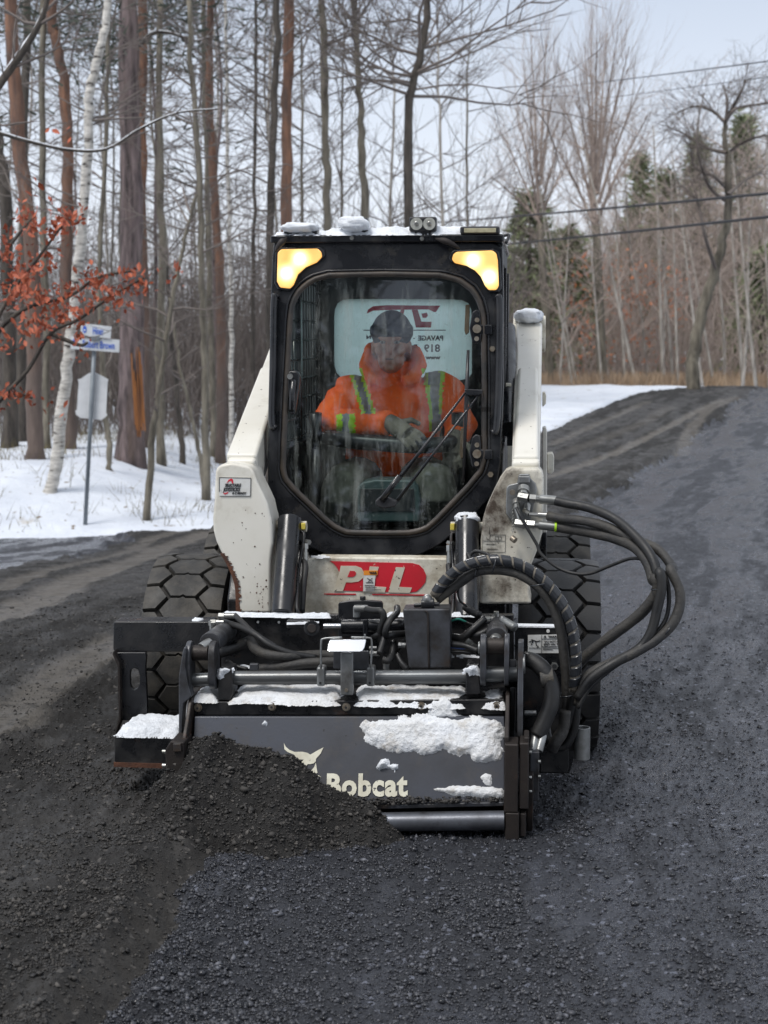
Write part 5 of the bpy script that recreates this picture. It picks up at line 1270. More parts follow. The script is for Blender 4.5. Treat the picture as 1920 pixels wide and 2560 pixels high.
thin_lines('manual_sticker', 'L', [((180, 1190), (578, 1195)), ((575, 1085), (575, 1388)), ((185, 1085), (180, 1390)), ((310, 1085), (578, 1087)), ((180, 1388), (575, 1388)), ((250, 1130), (262, 1165)), ((262, 1165), (300, 1165)), ((300, 1165), (318, 1090)), ((405, 1115), (505, 1118)), ((405, 1115), (405, 1170)), ((505, 1118), (505, 1170)), ((405, 1170), (505, 1170)), ((455, 1120), (455, 1170)), ((235, 1245), (420, 1248)), ((265, 1235), (265, 1258)), ((370, 1238), (370, 1255)), ((260, 1333), (450, 1336)), ((290, 1322), (290, 1345)), ((300, 960), (300, 1075))], -0.532, 'label_black', ARMR, 5)
# ---- front cross panel with the firm's letters
FP = dict(ly=-0.44)
mb = MB(); mb.prism(qs('F', [(655, 1216), (690, 1203), (975, 1206), (975, 1345), (650, 1345)], -0.44), (0, 0.08, 0)); fpn = mb.build('front_panel', 'white_grimy', LD, bevel=0.008)
flat('emblem', 'G', [(390, 105), (760, 115), (1340, 128), (1420, 150), (1470, 200), (1500, 270), (1490, 350), (1440, 410), (1390, 455), (1320, 466), (540, 446), (520, 300), (500, 235), (470, 175), (430, 130)], -0.4425, 'red_decal', fpn)
flat('letter', 'G', [(515, 160), (690, 160), (755, 185), (785, 240), (772, 300), (720, 340), (640, 352), (575, 350), (540, 452), (430, 452), (498, 240)], -0.4445, 'cream_letter', fpn)
flat('letter_eye', 'G', [(622, 218), (672, 219), (692, 240), (685, 270), (660, 287), (592, 289)], -0.4465, 'red_decal', fpn)
for pl in ([(850, 165), (955, 172), (888, 395), (1040, 405), (1022, 468), (770, 466), (795, 370), (838, 230)], [(1150, 175), (1255, 178), (1186, 402), (1336, 410), (1312, 472), (1062, 466), (1100, 330)]): flat('letter', 'G', pl, -0.4445, 'cream_letter', fpn)
flat('underline', 'G', [(325, 478), (690, 480), (690, 494), (325, 491)], -0.4425, 'red_decal', fpn); flat('underline', 'G', [(880, 484), (1490, 490), (1490, 504), (880, 496)], -0.4425, 'red_decal', fpn)
flat('warning_label', 'G', [(776, 270), (915, 270), (900, 452), (772, 452)], -0.4467, 'label_white', fpn)
flat('warning_label', 'G', [(780, 214), (942, 214), (938, 266), (780, 266)], -0.4467, 'label_orange', fpn)
ftext('WAR', 'G', 846, 936, 225, 252, -0.449, 'label_black', fpn, bold=0.0006)
thin_lines('label_print', 'G', [((792, 385), (900, 388)), ((800, 410), (930, 412)), ((800, 435), (980, 436)), ((805, 350), (890, 352)), ((820, 300), (880, 340)), ((880, 300), (830, 345))], -0.449, 'label_black', fpn, 6)
snow_patch(qs('G', [(150, 40), (330, 30), (370, 55), (260, 75), (140, 70)], -0.445), (0, -0.6, 0.8), 0.012, 'snow_dirty', fpn, res=0.005, edge=0.02)

# ---- tilt cylinders
for top, bot, r in ((q('D', 778, 565, -0.47), q('D', 724, 1330, -0.70), 0.041), (q('A', 1152, 1745, -0.47), q('C', 500, 345, -0.70), 0.042)):
    mb = MB(); mb.cyl(top, bot, r, seg=28); mb.cyl(top + Vector((0, 0, 0.004)), top - Vector((0, 0, 0.03)), r * 1.06, seg=28)
    tc_ = mb.build('tilt_cylinder', 'black_paint', LD, bevel=0.004)
    sd = -1 if top.x < 0 else 1
    mb = MB(); mb.cyl(top + Vector((sd * 0.10, 0.02, -0.03)), top + Vector((-sd * 0.06, 0.02, -0.03)), 0.020, seg=16); mb.build('pin', 'white_grimy', tc_, auto=40)
    mb = MB(); p = top + Vector((-sd * 0.052, -0.01, -0.025)); mb.box(p - Vector((0.008, 0.008, 0.012)), p + Vector((0.008, 0.008, 0.012))); mb.build('grease_nipple', 'yellow_plastic', tc_, bevel=0.003)
    mb = MB(); k = -sd; x0 = top.x + k * 0.052
    mb.tube(smooth_path([(x0 - k * 0.012, top.y - 0.01, top.z - 0.045), (x0 + k * 0.004, top.y - 0.02, top.z - 0.06), (x0 - k * 0.008, top.y - 0.08, top.z - 0.18), (bot.x + k * 0.050, bot.y, bot.z + 0.03), (bot.x + k * 0.066, bot.y, bot.z)], 4), 0.006, 8); mb.build('steel_line', 'black_steel', tc_, smooth=True)
    if sd > 0: snow_lump(top + Vector((0, 0, 0.006)), (0.046, 0.046, 0.022), 'snow', tc_, 9)
for c, pf, ph in (('D', [(905, 765), (905, 905)], [(895, 900), (905, 960), (890, 1100), (875, 1325)]), ('A', [(1055, 1885), (1055, 1995)], [(1052, 1990), (1056, 2040), (1064, 2100), (1070, 2210)])):
    a, b = q(c, *pf[0], -0.5), q(c, *pf[1], -0.52)
    mb = MB(); mb.cyl(a, a + (b - a) * 0.3, 0.012, seg=6); mb.cyl(a + (b - a) * 0.3, a + (b - a) * 0.55, 0.009, seg=8); mb.cyl(a + (b - a) * 0.5, b, 0.011, seg=12); mb.cyl(a + Vector((-0.005, 0.02, 0.006)), a + Vector((0.014, 0, 0.006)), 0.010, seg=6); mb.build('hose_fitting', 'zinc', LD, auto=35)
    mb = MB(); mb.tube(smooth_path([q(c, x, y, -0.52 - 0.03 * i) for i, (x, y) in enumerate(ph)], 5), 0.0115, 12); mb.build('hose', 'rubber_hose', LD, smooth=True)
# rear white post beyond the right arm, dark gear between cab and arm
for c, pl, ly, m_, nm in (('E', [(632, 990), (655, 985), (662, 1010), (662, 1690), (632, 1690)], 0.70, 'white_paint', 'rear_post'), ('E', [(632, 1690), (660, 1690), (660, 1960), (600, 1960)], 0.70, 'black_paint', 'rear_link'), ('E', [(664, 1165), (700, 1160), (710, 1185), (708, 1280), (690, 1300), (664, 1290)], 0.72, 'white_grimy', 'link_boss'), ('E', [(632, 755), (650, 752), (658, 775), (655, 830), (632, 850)], 0.66, 'white_grimy', 'link_boss')):
    pris(nm, c, pl, ly, 0.12, m_, LD)
mb = MB(); mb.cyl(q('E', 400, 330, 0.9), q('E', 410, 1000, 0.1), 0.035, seg=16); mb.cyl(q('E', 430, 400, 1.0), q('E', 440, 700, 0.6), 0.02, seg=12); mb.build('lift_cylinder', 'black_paint', LD, auto=40)
mb = MB(); mb.box(q('E', 375, 780, 0.35), q('E', 425, 690, 0.35) + Vector((0, 0.05, 0))); mb.build('latch_bracket', 'white_grimy', LD, bevel=0.006)
mb = MB(); P_ = [q('E', 418, 840 + 12 * i, 0.30) for i in range(22)]
for i, p in enumerate(P_): mb.cyl(p + Vector((-0.014, 0, 0)), p + Vector((0.014, 0, 0)), 0.011, seg=8)
mb.build('corrugated_sleeve', 'black_paint', LD, auto=40)
# ---- coupler block on the right arm
pris('coupler_plate', 'L', [(800, 60), (830, 35), (980, 35), (1000, 60), (1010, 110), (1100, 200), (1120, 300), (1100, 420), (1020, 800), (900, 990), (760, 940), (690, 850), (640, 790), (590, 720), (582, 600), (595, 270), (640, 225), (780, 190)], -0.545, 0.02, 'galv', LD, bevel=0.006)
mb = MB(); a, b = q('L', 805, 195, -0.56), q('L', 1000, 75, -0.56); mb.box((a.x, a.y, a.z), (b.x, a.y + 0.05, b.z)); mb.build('valve_cap', 'galv', LD, bevel=0.004)
def chain_fit(pts, c, ly, spec, name='hose_fitting'):
    mb = MB()
    P_ = [q(c, x, y, ly + dz) for x, y, dz in pts]
    for (i, j, f0, f1, r, sg) in spec:
        a, b = P_[i], P_[j]; mb.cyl(a + (b - a) * f0, a + (b - a) * f1, r, seg=sg)
    return mb.build(name, 'zinc', LD, auto=35)
chain_fit([(895, 280, 0.0), (880, 430, -0.035), (985, 450, -0.045), (1450, 495, -0.05)], 'L', -0.555, [(0, 1, 0, 0.5, 0.021, 20), (0, 1, 0.3, 0.8, 0.0165, 16), (0, 1, 0.5, 1.15, 0.014, 12), (1, 2, -0.6, 1.0, 0.0165, 6), (2, 3, 0.02, 0.26, 0.0165, 6), (2, 3, 0.27, 0.40, 0.013, 10), (2, 3, 0.40, 1.0, 0.0165, 14)])
chain_fit([(765, 500, 0.0), (770, 620, -0.03), (850, 890, -0.04), (1090, 910, -0.05), (1430, 945, -0.055)], 'L', -0.555, [(0, 1, 0, 0.6, 0.015, 18), (0, 1, 0.4, 1.2, 0.011, 12), (1, 2, 0, 1, 0.011, 12), (2, 3, -0.4, 0.4, 0.0165, 6), (2, 3, 0.45, 1.0, 0.0155, 6), (3, 4, 0.0, 0.2, 0.012, 10), (3, 4, 0.2, 1.0, 0.016, 14)])
chain_fit([(955, 570, 0.0), (930, 690, -0.02), (990, 730, -0.03), (1310, 750, -0.04)], 'L', -0.56, [(0, 1, 0, 0.9, 0.013, 14), (1, 2, 0, 1, 0.009, 10), (2, 3, 0, 0.5, 0.008, 10), (2, 3, 0.5, 1.0, 0.0115, 14)])
mb = MB(); a = q('L', 1425, 945, -0.61); b = q('L', 1462, 947, -0.61); mb.cyl(a, b, 0.0172, seg=20); mb.build('hose_ring', 'lime', LD, auto=40)
mb = MB(); a = q('L', 690, 1140, -0.56); mb.cyl(a, a + Vector((0.012, -0.01, -0.008)), 0.011, seg=14); mb.build('coupler_bolt', 'bolt', LD, auto=40); mb = MB(); a = q('L', 700, 350, -0.56); mb.cyl(a, a + Vector((0, -0.008, 0)), 0.010, seg=12); mb.build('coupler_bolt', 'bolt', LD, auto=40)
mb = MB()
for i in range(15):
    p = q('L', 706 - 4 * math.sin(i), 640 + 28 * i, -0.575); mb.tube([p + Vector((0.004 * math.cos(t), 0, 0.0045 * math.sin(t))) if i % 2 else p + Vector((0.001, 0.004 * math.cos(t), 0.0045 * math.sin(t))) for t in np.linspace(0, 6.283, 9)], 0.0011, 5)
mb.build('dust_cap_chain', 'zinc', LD, smooth=True)
# ================================================================== THE ROAD PLANER ON THE FRONT
PL = empty('road_planer', ORG, YAW)
tag(PL, 'black steel road planer attachment with snow and hoses on the loader front', 'planer')
def P5(name, c, pts, ly, t, m, bevel=0.004, parent=None, **k): return pris(name, c, pts, ly, t, m, parent or PL, bevel=bevel, **k)
def boxq(name, c, x0, y0, x1, y1, ly, dep, m, bevel=0.004, parent=None, seg=2):
    a, b = q(c, x0, y1, ly), q(c, x1, y0, ly); mb = MB(); mb.box((min(a.x, b.x), ly, min(a.z, b.z)), (max(a.x, b.x), ly + dep, max(a.z, b.z))); return mb.build(name, m, parent or PL, bevel=bevel, seg=seg)
def cylq(name, c, x0, y0, x1, y1, ly0, ly1, r, m, parent=None, seg=24, bevel=0.0025):
    mb = MB(); mb.cyl(q(c, x0, y0, ly0), q(c, x1, y1, ly1), r, seg=seg); return mb.build(name, m, parent or PL, bevel=bevel)
def hose(name, segs_, r, m, parent=None, n=6, seg=14, lumps=0.0, seed=1):
    """segs_: (crop, x, y, plane)"""
    P_ = smooth_path([q(c, x, y, ly) for c, x, y, ly in segs_], n); g = np.random.default_rng(seed)
    rad = [r * (1 + lumps * g.normal(0, 1)) for _ in P_]
    rad = [(rad[max(i - 1, 0)] + rad[i] + rad[min(i + 1, len(rad) - 1)]) / 3 for i in range(len(rad))]
    mb = MB(); mb.tube(P_, rad, seg); o = mb.build(name, m, parent or PL, smooth=True); return o, P_

# ---- carrying frame
P5('mount_plate', 'F', [(478, 1328), (1110, 1328), (1110, 1470), (478, 1470)], -0.72, 0.03, 'black_steel')
mbp = MB()
for x, y in ((945, 345), (1187, 347)):
    p = q('J', x, y, -0.722); mbp = MB(); mbp.cyl(p, p + Vector((0, -0.003, 0)), 0.0045, seg=12); mbp.build('rivet', 'label_white', PL)
P5('plate_tab', 'G', [(485, 600), (500, 580), (620, 562), (800, 556), (985, 570), (1000, 600), (1000, 980), (485, 980)], -0.752, 0.02, 'black_paint', bevel=0.006)
cylq('knob', 'G', 770, 560, 770, 510, -0.742, -0.742, 0.010, 'rubber_hose')
snow_patch([(q('F', 480, 1328, -0.72).x, -0.735, q('F', 480, 1328, -0.72).z), (q('F', 715, 1328, -0.72).x, -0.735, q('F', 715, 1328, -0.72).z), (q('F', 715, 1328, -0.72).x, -0.70, q('F', 715, 1328, -0.72).z), (q('F', 480, 1328, -0.72).x, -0.70, q('F', 480, 1328, -0.72).z)], (0, 0, 1), 0.014, 'snow', PL, res=0.006, edge=0.012, seed=11)
snow_patch([(q('F', x, 1328, -0.72).x, y, q('F', x, 1328, -0.72).z) for x, y in ((835, -0.735), (880, -0.735), (880, -0.70), (835, -0.70))], (0, 0, 1), 0.014, 'snow', PL, res=0.006, edge=0.012, seed=12)
snow_patch([(q('F', x, 1328, -0.72).x, y, q('F', x, 1328, -0.72).z) for x, y in ((975, -0.735), (1040, -0.735), (1040, -0.70), (975, -0.70))], (0, 0, 1), 0.012, 'snow', PL, res=0.006, edge=0.012, seed=13)
bar = P5('side_bar', 'B', [(52, 398), (62, 390), (600, 392), (600, 560), (60, 560), (50, 545)], -0.74, 0.10, 'black_steel', bevel=0.005)
a = q('B', 526, 388, -0.70); snow_lump(a, (0.022, 0.03, 0.012), 'snow', bar, 3)
co = [(62, 563), (240, 563), (232, 640), (238, 760), (244, 945), (88, 945), (84, 640), (75, 590)]
so = [(145, 690), (150, 660), (170, 650), (190, 660), (199, 690), (199, 735), (190, 762), (170, 772), (152, 760), (146, 735)]
mb = MB(); mb.ring(qs('B', rad_loop(co, (171, 711), 64), -0.76), qs('B', rad_loop(so, (171, 711), 64), -0.76), (0, 0.02, 0)); mb.build('slotted_plate', 'black_paint', PL, bevel=0.003)
P5('side_flange', 'B', [(50, 560), (86, 620), (92, 940), (60, 1035), (60, 1030), (82, 930), (76, 640), (48, 575)], -0.79, 0.05, 'edge_steel', bevel=0.002)
a, b = q('B', 58, 1200, -1.0), q('B', 425, 1040, -1.0)
mb = MB(); mb.box((a.x, -1.0, a.z), (b.x, -0.74, b.z)); st = mb.build('step_box', 'black_steel', PL, bevel=0.006)
mb = MB(); mb.box((a.x - 0.001, -1.004, a.z - 0.002), (b.x, -0.995, a.z + 0.014)); mb.build('rust_edge', 'rust', st)
snow_patch([(a.x + 0.004, -0.998, b.z), (b.x, -0.998, b.z), (b.x, -0.78, b.z), (a.x + 0.03, -0.75, b.z), (a.x + 0.015, -0.80, b.z)], (0, 0, 1), 0.030, 'snow', st, res=0.006, edge=0.02, seed=21)
mb = MB()
for k in range(8): p = q('B', 258 + 22 * k, 945 + (k % 2) * 12, -0.77); mb.cyl(p, p + Vector((0, -0.02, 0)), 0.005, seg=8)
sbolt = mb.build('grip_studs', 'zinc', st, auto=40); sbolt['kind'] = 'stuff'
# right part of the frame with its label
rpl = P5('side_plate', 'C', [(742, 378), (962, 378), (1055, 500), (1055, 1000), (1020, 1120), (865, 1120), (800, 1000), (742, 900)], -0.74, 0.03, 'black_steel', bevel=0.004)
mb = MB(); a, b = q('C', 742, 379, -0.745), q('C', 945, 376, -0.745); mb.box((a.x, -0.745, a.z - 0.001), (b.x, -0.70, a.z + 0.004)); mb.build('snow_patch', 'snow', rpl)
flat('warning_label', 'H', [(1243, 446), (1585, 440), (1590, 634), (1243, 634)], -0.7425, 'label_white', rpl)
p = q('H', 1453, 404, -0.742); mb = MB(); mb.cyl(p, p + Vector((0, -0.003, 0)), 0.006, seg=16); mb.build('rivet', 'label_white', rpl)
ftext('WARNING', 'H', 1455, 1640, 453, 472, -0.7445, 'label_black', rpl, bold=0.0004)
ftext('DO NOT ENTER', 'H', 1413, 1630, 505, 522, -0.7445, 'label_black', rpl, bold=0.0002)
ftext('EXIT ON THIS', 'H', 1407, 1600, 534, 550, -0.7445, 'label_black', rpl, bold=0.0002)
thin_lines('label_print', 'H', [((1386, 446), (1386, 634)), ((1386, 486), (1588, 486)), ((1386, 565), (1588, 565)), ((1255, 580), (1375, 580)), ((1400, 580), (1560, 582)), ((1400, 595), (1500, 596))], -0.7445, 'label_black', rpl, 4)
flat('label_print', 'H', [(1405, 472), (1421, 447), (1437, 472)], -0.7445, 'label_black', rpl, t=0.001)
thin_lines('label_figure', 'H', [((1255, 518), (1300, 500)), ((1300, 500), (1335, 515)), ((1335, 515), (1372, 505)), ((1300, 505), (1278, 550)), ((1325, 515), (1330, 550)), ((1330, 550), (1355, 572)), ((1290, 498), (1280, 490))], -0.7445, 'label_black', rpl, 9)
cylq('port', 'H', 1517, 770, 1517, 770, -0.74, -0.765, 0.014, 'zinc', rpl, seg=6, bevel=0.001)
cylq('port_hole', 'H', 1519, 772, 1519, 772, -0.7655, -0.767, 0.008, 'label_black', rpl, seg=12, bevel=0)
# hollow post
a, b = q('C', 1084, 886, -0.88), q('C', 1082, 1045, -0.88); prof = 0.027
mb = MB(); S = 28; vs = []; fs = []
for z, r in ((b.z, prof), (a.z, prof), (a.z, prof - 0.006), (b.z + 0.02, prof - 0.006)):
    for k in range(S): vs.append((a.x + r * math.cos(6.2832 * k / S), -0.88 + r * math.sin(6.2832 * k / S), z))
for l in range(3):
    for k in range(S): fs.append((l * S + k, l * S + (k + 1) % S, (l + 1) * S + (k + 1) % S, (l + 1) * S + k))
fs.append(tuple(range(S))); mb.add(vs, fs); pp = mb.build('post_socket', 'galv', PL, bevel=0.0015)
mb = MB(); mb.box((a.x - 0.06, -0.86, b.z + 0.02), (a.x - 0.01, -0.72, b.z + 0.07)); mb.build('socket_bracket', 'black_steel', PL, bevel=0.003)
P5('guard_plate', 'C', [(865, 985), (1015, 1000), (1018, 1080), (1008, 1118), (872, 1115)], -0.90, 0.02, 'black_steel', bevel=0.003)

# ---- drum hood
pL, pR = q('B', 497, 840, -1.02), q('C', 690, 745, -1.02)
mb = MB(); mb.prism(qs('B', [(497, 840), (505, 918)], -1.02)[:1] + [pR, q('C', 690, 826, -1.02), q('B', 505, 918, -1.02)], (0, 0.03, 0)); band = mb.build('hood_band', 'black_steel', PL, bevel=0.004)
mb = MB(); mb.prism([pL + Vector((0, 0.032, -0.002)), pR + Vector((0, 0.032, -0.002)), pR + Vector((0, 0.40, 0.01)), pL + Vector((0, 0.40, 0.01))], (0, 0, -0.02)); mb.build('hood_top', 'black_steel', PL, bevel=0.003)
SH = dict(ly=-1.15, sl=0.51, z0=0.133)
def shp(c, x, y, off=0.0): return q(c, x, y, SH['ly'] - off, SH['sl'], SH['z0'])
mb = MB(); mb.prism([shp('B', 507, 922), shp('C', 690, 832), shp('C', 690, 1266), shp('B', 480, 1440)], (0, 0.012, 0)); shd = mb.build('drum_shield', 'shield', PL, bevel=0.003)
for c, x, y in (('B', 527, 872), ('B', 942, 866), ('B', 1358, 868), ('C', 269, 778), ('C', 651, 777)):
    p = q(c, x, y, -1.022); mb = MB(); mb.cyl(p, p + Vector((0, -0.003, 0)), 0.014, seg=18); mb.cyl(p + Vector((0, -0.003, 0)), p + Vector((0, -0.011, 0)), 0.009, seg=16); mb.cyl(p + Vector((0, -0.0112, 0)), p + Vector((0, -0.0116, 0)), 0.0045, seg=6, mi=1); mb.build('band_bolt', ['bolt', 'label_black'], band, auto=40)
# emblem and name on the shield
def sflat(name, pts, m, off=0.003):
    mb = MB(); mb.prism([shp('K', x, y, off) for x, y in pts], (0, 0.0015, 0)); return mb.build(name, m, shd)
sflat('emblem', [(130, 165), (150, 205), (190, 240), (245, 262), (330, 260), (385, 272), (418, 292), (480, 255), (562, 212), (530, 280), (480, 335), (478, 365), (455, 385), (420, 394), (388, 394), (380, 410), (330, 385), (280, 340), (240, 290), (170, 262), (135, 232)], 'cream_decal')
sflat('emblem_cheek', [(478, 376), (486, 430), (496, 490), (460, 500), (428, 465), (462, 425)], 'cream_decal')
for l in ([(470, 508), (505, 515), (540, 540), (500, 522), (470, 516)], [(470, 525), (500, 535), (528, 552), (495, 543)]): sflat('emblem_whisker', l, 'cream_decal')
o_ = shp('K', 583, 735, 0.004); U_ = shp('K', 1470, 735, 0.004) - o_; V_ = shp('K', 583, 493, 0.004) - o_
text('lettering', 'Bobcat', 'cream_decal', shd, o_, U_, V_, V_.length / 0.73, bold=0.0038, width=U_.length, space=1.08)
# lip, rounded scraper and dark drum opening
mb = MB(); a, b = q('B', 520, 1445, -1.175), q('C', 690, 1265, -1.175); mb.prism([a, b, b + Vector((0, 0, -0.014)), a + Vector((0, 0, -0.014))], (0, 0.07, 0)); mb.build('shield_lip', 'worn_steel', PL, bevel=0.004)
mb = MB(); a, b = q('C', -330, 1372, -1.19), q('C', 690, 1357, -1.19); mb.cyl(a, b, 0.031, seg=28); mb.build('scraper', 'scraper', PL, auto=40)
mb = MB(); a, b = q('C', -330, 1300, -1.04), q('C', 690, 1290, -1.04); mb.box((a.x, -1.04, 0.012), (b.x, -1.0, a.z + 0.03)); mb.build('drum_housing', 'groove', PL)
mb = MB(); mb.cyl((q('B', 500, 1400, -0.8).x, -0.78, 0.20), (q('C', 690, 1300, -0.8).x, -0.78, 0.20), 0.17, seg=28)
for k in range(60):
    aa = k * 0.9; xx = q('B', 500, 1400, -0.8).x + 0.04 + k * 0.017; mb.cyl((xx, -0.78 + 0.165 * math.cos(aa), 0.20 + 0.165 * math.sin(aa)), (xx, -0.78 + 0.20 * math.cos(aa + 0.12), 0.20 + 0.20 * math.sin(aa + 0.12)), 0.012, 0.004, seg=8)
mb.build('cutter_drum', 'worn_steel', PL, auto=40)

# ---- side plates
def yz_plate(name, x0, x1, poly, m, bevel=0.004, parent=None):
    mb = MB(); mb.prism([(x0, y, z) for y, z in poly], (x1 - x0, 0, 0)); return mb.build(name, m, parent or PL, bevel=bevel)
xa, xb = q('C', 690, 1000, -1.18).x, q('C', 712, 1000, -1.18).x
zt_, zb_ = q('C', 700, 722, -1.05).z, q('C', 700, 1440, -1.18).z
yz_plate('end_plate', xa, xb, [(-1.05, zt_), (-1.19, 0.33), (-1.19, zb_), (-0.62, zb_), (-0.60, 0.36), (-0.72, zt_)], 'edge_steel')
xc, xd = q('H', 1135, 1000, -1.06).x, q('H', 1195, 1000, -1.06).x
zt2, zb2 = q('H', 1155, 520, -1.04).z, q('H', 1165, 1500, -1.08).z
yz_plate('link_bar', xc, xd, [(-1.03, zt2), (-1.09, zb2 + 0.05), (-1.09, zb2), (-1.0, zb2), (-0.96, zt2 - 0.02), (-0.98, zt2)], 'worn_steel')
xe, xf = q('H', 1057, 1200, -1.0).x, q('H', 1110, 1200, -1.0).x
yz_plate('inner_plate', xe, xf, [(-1.0, q('H', 1080, 985, -1.0).z), (-1.0, q('H', 1080, 1560, -1.0).z), (-0.8, q('H', 1080, 1560, -1.0).z), (-0.8, q('H', 1080, 985, -1.0).z)], 'black_steel')
for x0, y0, x1, y1, ly in ((688, 974, 761, 1319, -1.215), (763, 968, 815, 1302, -1.205), (693, 1321, 765, 1458, -1.215), (767, 1323, 800, 1442, -1.20)):
    boxq('slide_shoe', 'C', x0, y0, x1, y1, ly, 0.10, 'edge_steel', bevel=0.005)
boxq('shoe_cap', 'H', 1200, 1510, 1255, 1590, -1.19, 0.10, 'edge_steel')
xs_, xt_ = q('C', 802, 1400, -1.14).x, q('C', 834, 1400, -1.14).x
yz_plate('runner', xs_, xt_, [(-1.16, 0.20), (-1.17, 0.06), (-1.14, 0.008), (-0.60, 0.008), (-0.55, 0.10), (-0.60, 0.22)], 'edge_steel')
yz_plate('motor_plate', q('C', 818, 1100, -1.12).x, q('C', 866, 1100, -1.12).x, [(-1.12, q('C', 840, 1012, -1.12).z), (-1.12, q('C', 840, 1262, -1.12).z), (-0.8, q('C', 840, 1262, -1.12).z), (-0.8, q('C', 840, 1012, -1.12).z)], 'worn_steel')
for x, y in ((821, 1012), (821, 1140), (822, 1210), (822, 1282), (866, 1060), (866, 1135)):
    mb = MB(); p = q('C', x, y, -1.16 if x < 840 else -1.13); mb.cyl(p + Vector((-0.004, 0, 0)), p + Vector((0.005, 0, 0)), 0.0062, seg=6); mb.build('shoe_bolt', 'zinc', PL, bevel=0.001)
cylq('cross_rod', 'H', 1205, 1255, 1330, 1255, -0.98, -0.98, 0.009, 'galv')
# left end
xg, xh = q('B', 440, 1000, -1.14).x, q('B', 462, 1000, -1.14).x
yz_plate('end_plate', xg, xh, [(-1.04, q('B', 470, 815, -1.04).z), (-1.16, q('B', 440, 1060, -1.14).z), (-1.17, 0.05), (-0.62, 0.05), (-0.60, 0.36), (-0.72, q('B', 470, 815, -1.04).z)], 'edge_steel')
P5('link_bar', 'B', [(440, 560), (450, 530), (462, 540), (455, 640), (470, 740), (492, 810), (470, 830), (445, 850), (436, 1070), (418, 1070), (418, 700)], -1.06, 0.05, 'worn_steel', bevel=0.004)
P5('slide_shoe', 'B', [(342, 1110), (372, 1062), (448, 1068), (450, 1300), (352, 1310)], -1.20, 0.12, 'edge_steel', bevel=0.004)
P5('slide_shoe', 'B', [(385, 1075), (430, 1075), (432, 1120), (388, 1122)], -1.21, 0.04, 'worn_steel', bevel=0.003)
for y in (1120, 1198, 1275):
    mb = MB(); p = q('B', 341, y, -1.18); mb.cyl(p + Vector((0.004, 0, 0)), p + Vector((-0.008, 0, 0)), 0.008, seg=10); mb.build('shoe_bolt', 'zinc', PL, auto=40)

# ---- clevises, cylinders and the long pipe
def oval_plate(name, c, x0, x1, yc0, yc1, ly, dep, m):
    xm0, xm1 = q(c, x0, yc0, ly).x, q(c, x1, yc0, ly).x; za, zb2_ = q(c, x0, yc0, ly).z, q(c, x0, yc1, ly).z; r = dep / 2
    pts = [(ly + r + r * math.cos(t), za - r + r * math.sin(t)) for t in np.linspace(0, math.pi, 12)] + [(ly + r + r * math.cos(t), zb2_ + r + r * math.sin(t)) for t in np.linspace(math.pi, 2 * math.pi, 12)]
    return yz_plate(name, xm0, xm1, pts, m, bevel=0.004)
oval_plate('clevis_plate', 'J', 95, 155, 592, 1170, -1.05, 0.09, 'worn_steel'); oval_plate('clevis_plate', 'J', 362, 440, 592, 1150, -1.05, 0.09, 'worn_steel')
oval_plate('clevis_plate', 'H', 748, 812, 460, 1000, -1.05, 0.09, 'worn_steel'); oval_plate('clevis_plate', 'H', 998, 1050, 455, 1000, -1.05, 0.09, 'worn_steel')
cylq('clevis_pin', 'J', 140, 700, 380, 700, -1.0, -1.0, 0.026, 'edge_steel'); cylq('clevis_pin', 'J', 190, 1010, 385, 1005, -1.0, -1.0, 0.022, 'pipe')
cylq('clevis_pin', 'H', 805, 560, 1000, 560, -1.0, -1.0, 0.028, 'edge_steel'); cylq('clevis_pin', 'H', 730, 850, 1135, 850, -0.99, -0.99, 0.026, 'pipe')
cylq('pin_collar', 'H', 728, 580, 752, 580, -1.0, -1.0, 0.022, 'galv'); cylq('pin_collar', 'H', 1055, 790, 1120, 790, -0.97, -0.97, 0.030, 'worn_steel'); cylq('pin_washer', 'H', 1190, 745, 1215, 745, -1.02, -1.02, 0.032, 'galv')
cylq('lift_cylinder', 'J', 390, 590, 590, 440, -0.98, -0.74, 0.036, 'worn_steel'); cylq('cylinder_rod', 'J', 300, 660, 400, 590, -1.0, -0.97, 0.022, 'galv')
cylq('lift_cylinder', 'H', 918, 480, 930, 330, -0.98, -0.74, 0.036, 'worn_steel'); cylq('cylinder_eye', 'H', 905, 525, 915, 470, -1.0, -0.96, 0.022, 'galv')
cylq('long_pipe', 'B', 715, 705, 1660, 700, -0.97, -0.97, 0.0235, 'pipe', bevel=0); cylq('long_pipe', 'C', 10, 634, 500, 630, -0.97, -0.97, 0.0235, 'pipe', bevel=0)
P5('pipe_block', 'B', [(638, 720), (655, 640), (715, 655), (722, 790), (708, 832), (636, 832)], -1.02, 0.09, 'black_steel'); P5('pipe_block', 'H', [(597, 800), (610, 750), (742, 745), (745, 1060), (598, 1064)], -1.02, 0.09, 'black_steel')
a = q('J', 560, 920, -1.01); snow_patch(qs('J', [(478, 980), (490, 870), (560, 845), (650, 870), (640, 915), (560, 940), (510, 1000)], -1.024), (0, -1, 0.5), 0.018, 'snow', PL, res=0.004, edge=0.012, seed=31)
snow_patch(qs('H', [(560, 850), (580, 780), (640, 740), (742, 735), (742, 850), (690, 830), (650, 860), (600, 840)], -1.024), (0, -1, 0.5), 0.018, 'snow', PL, res=0.004, edge=0.012, seed=32)
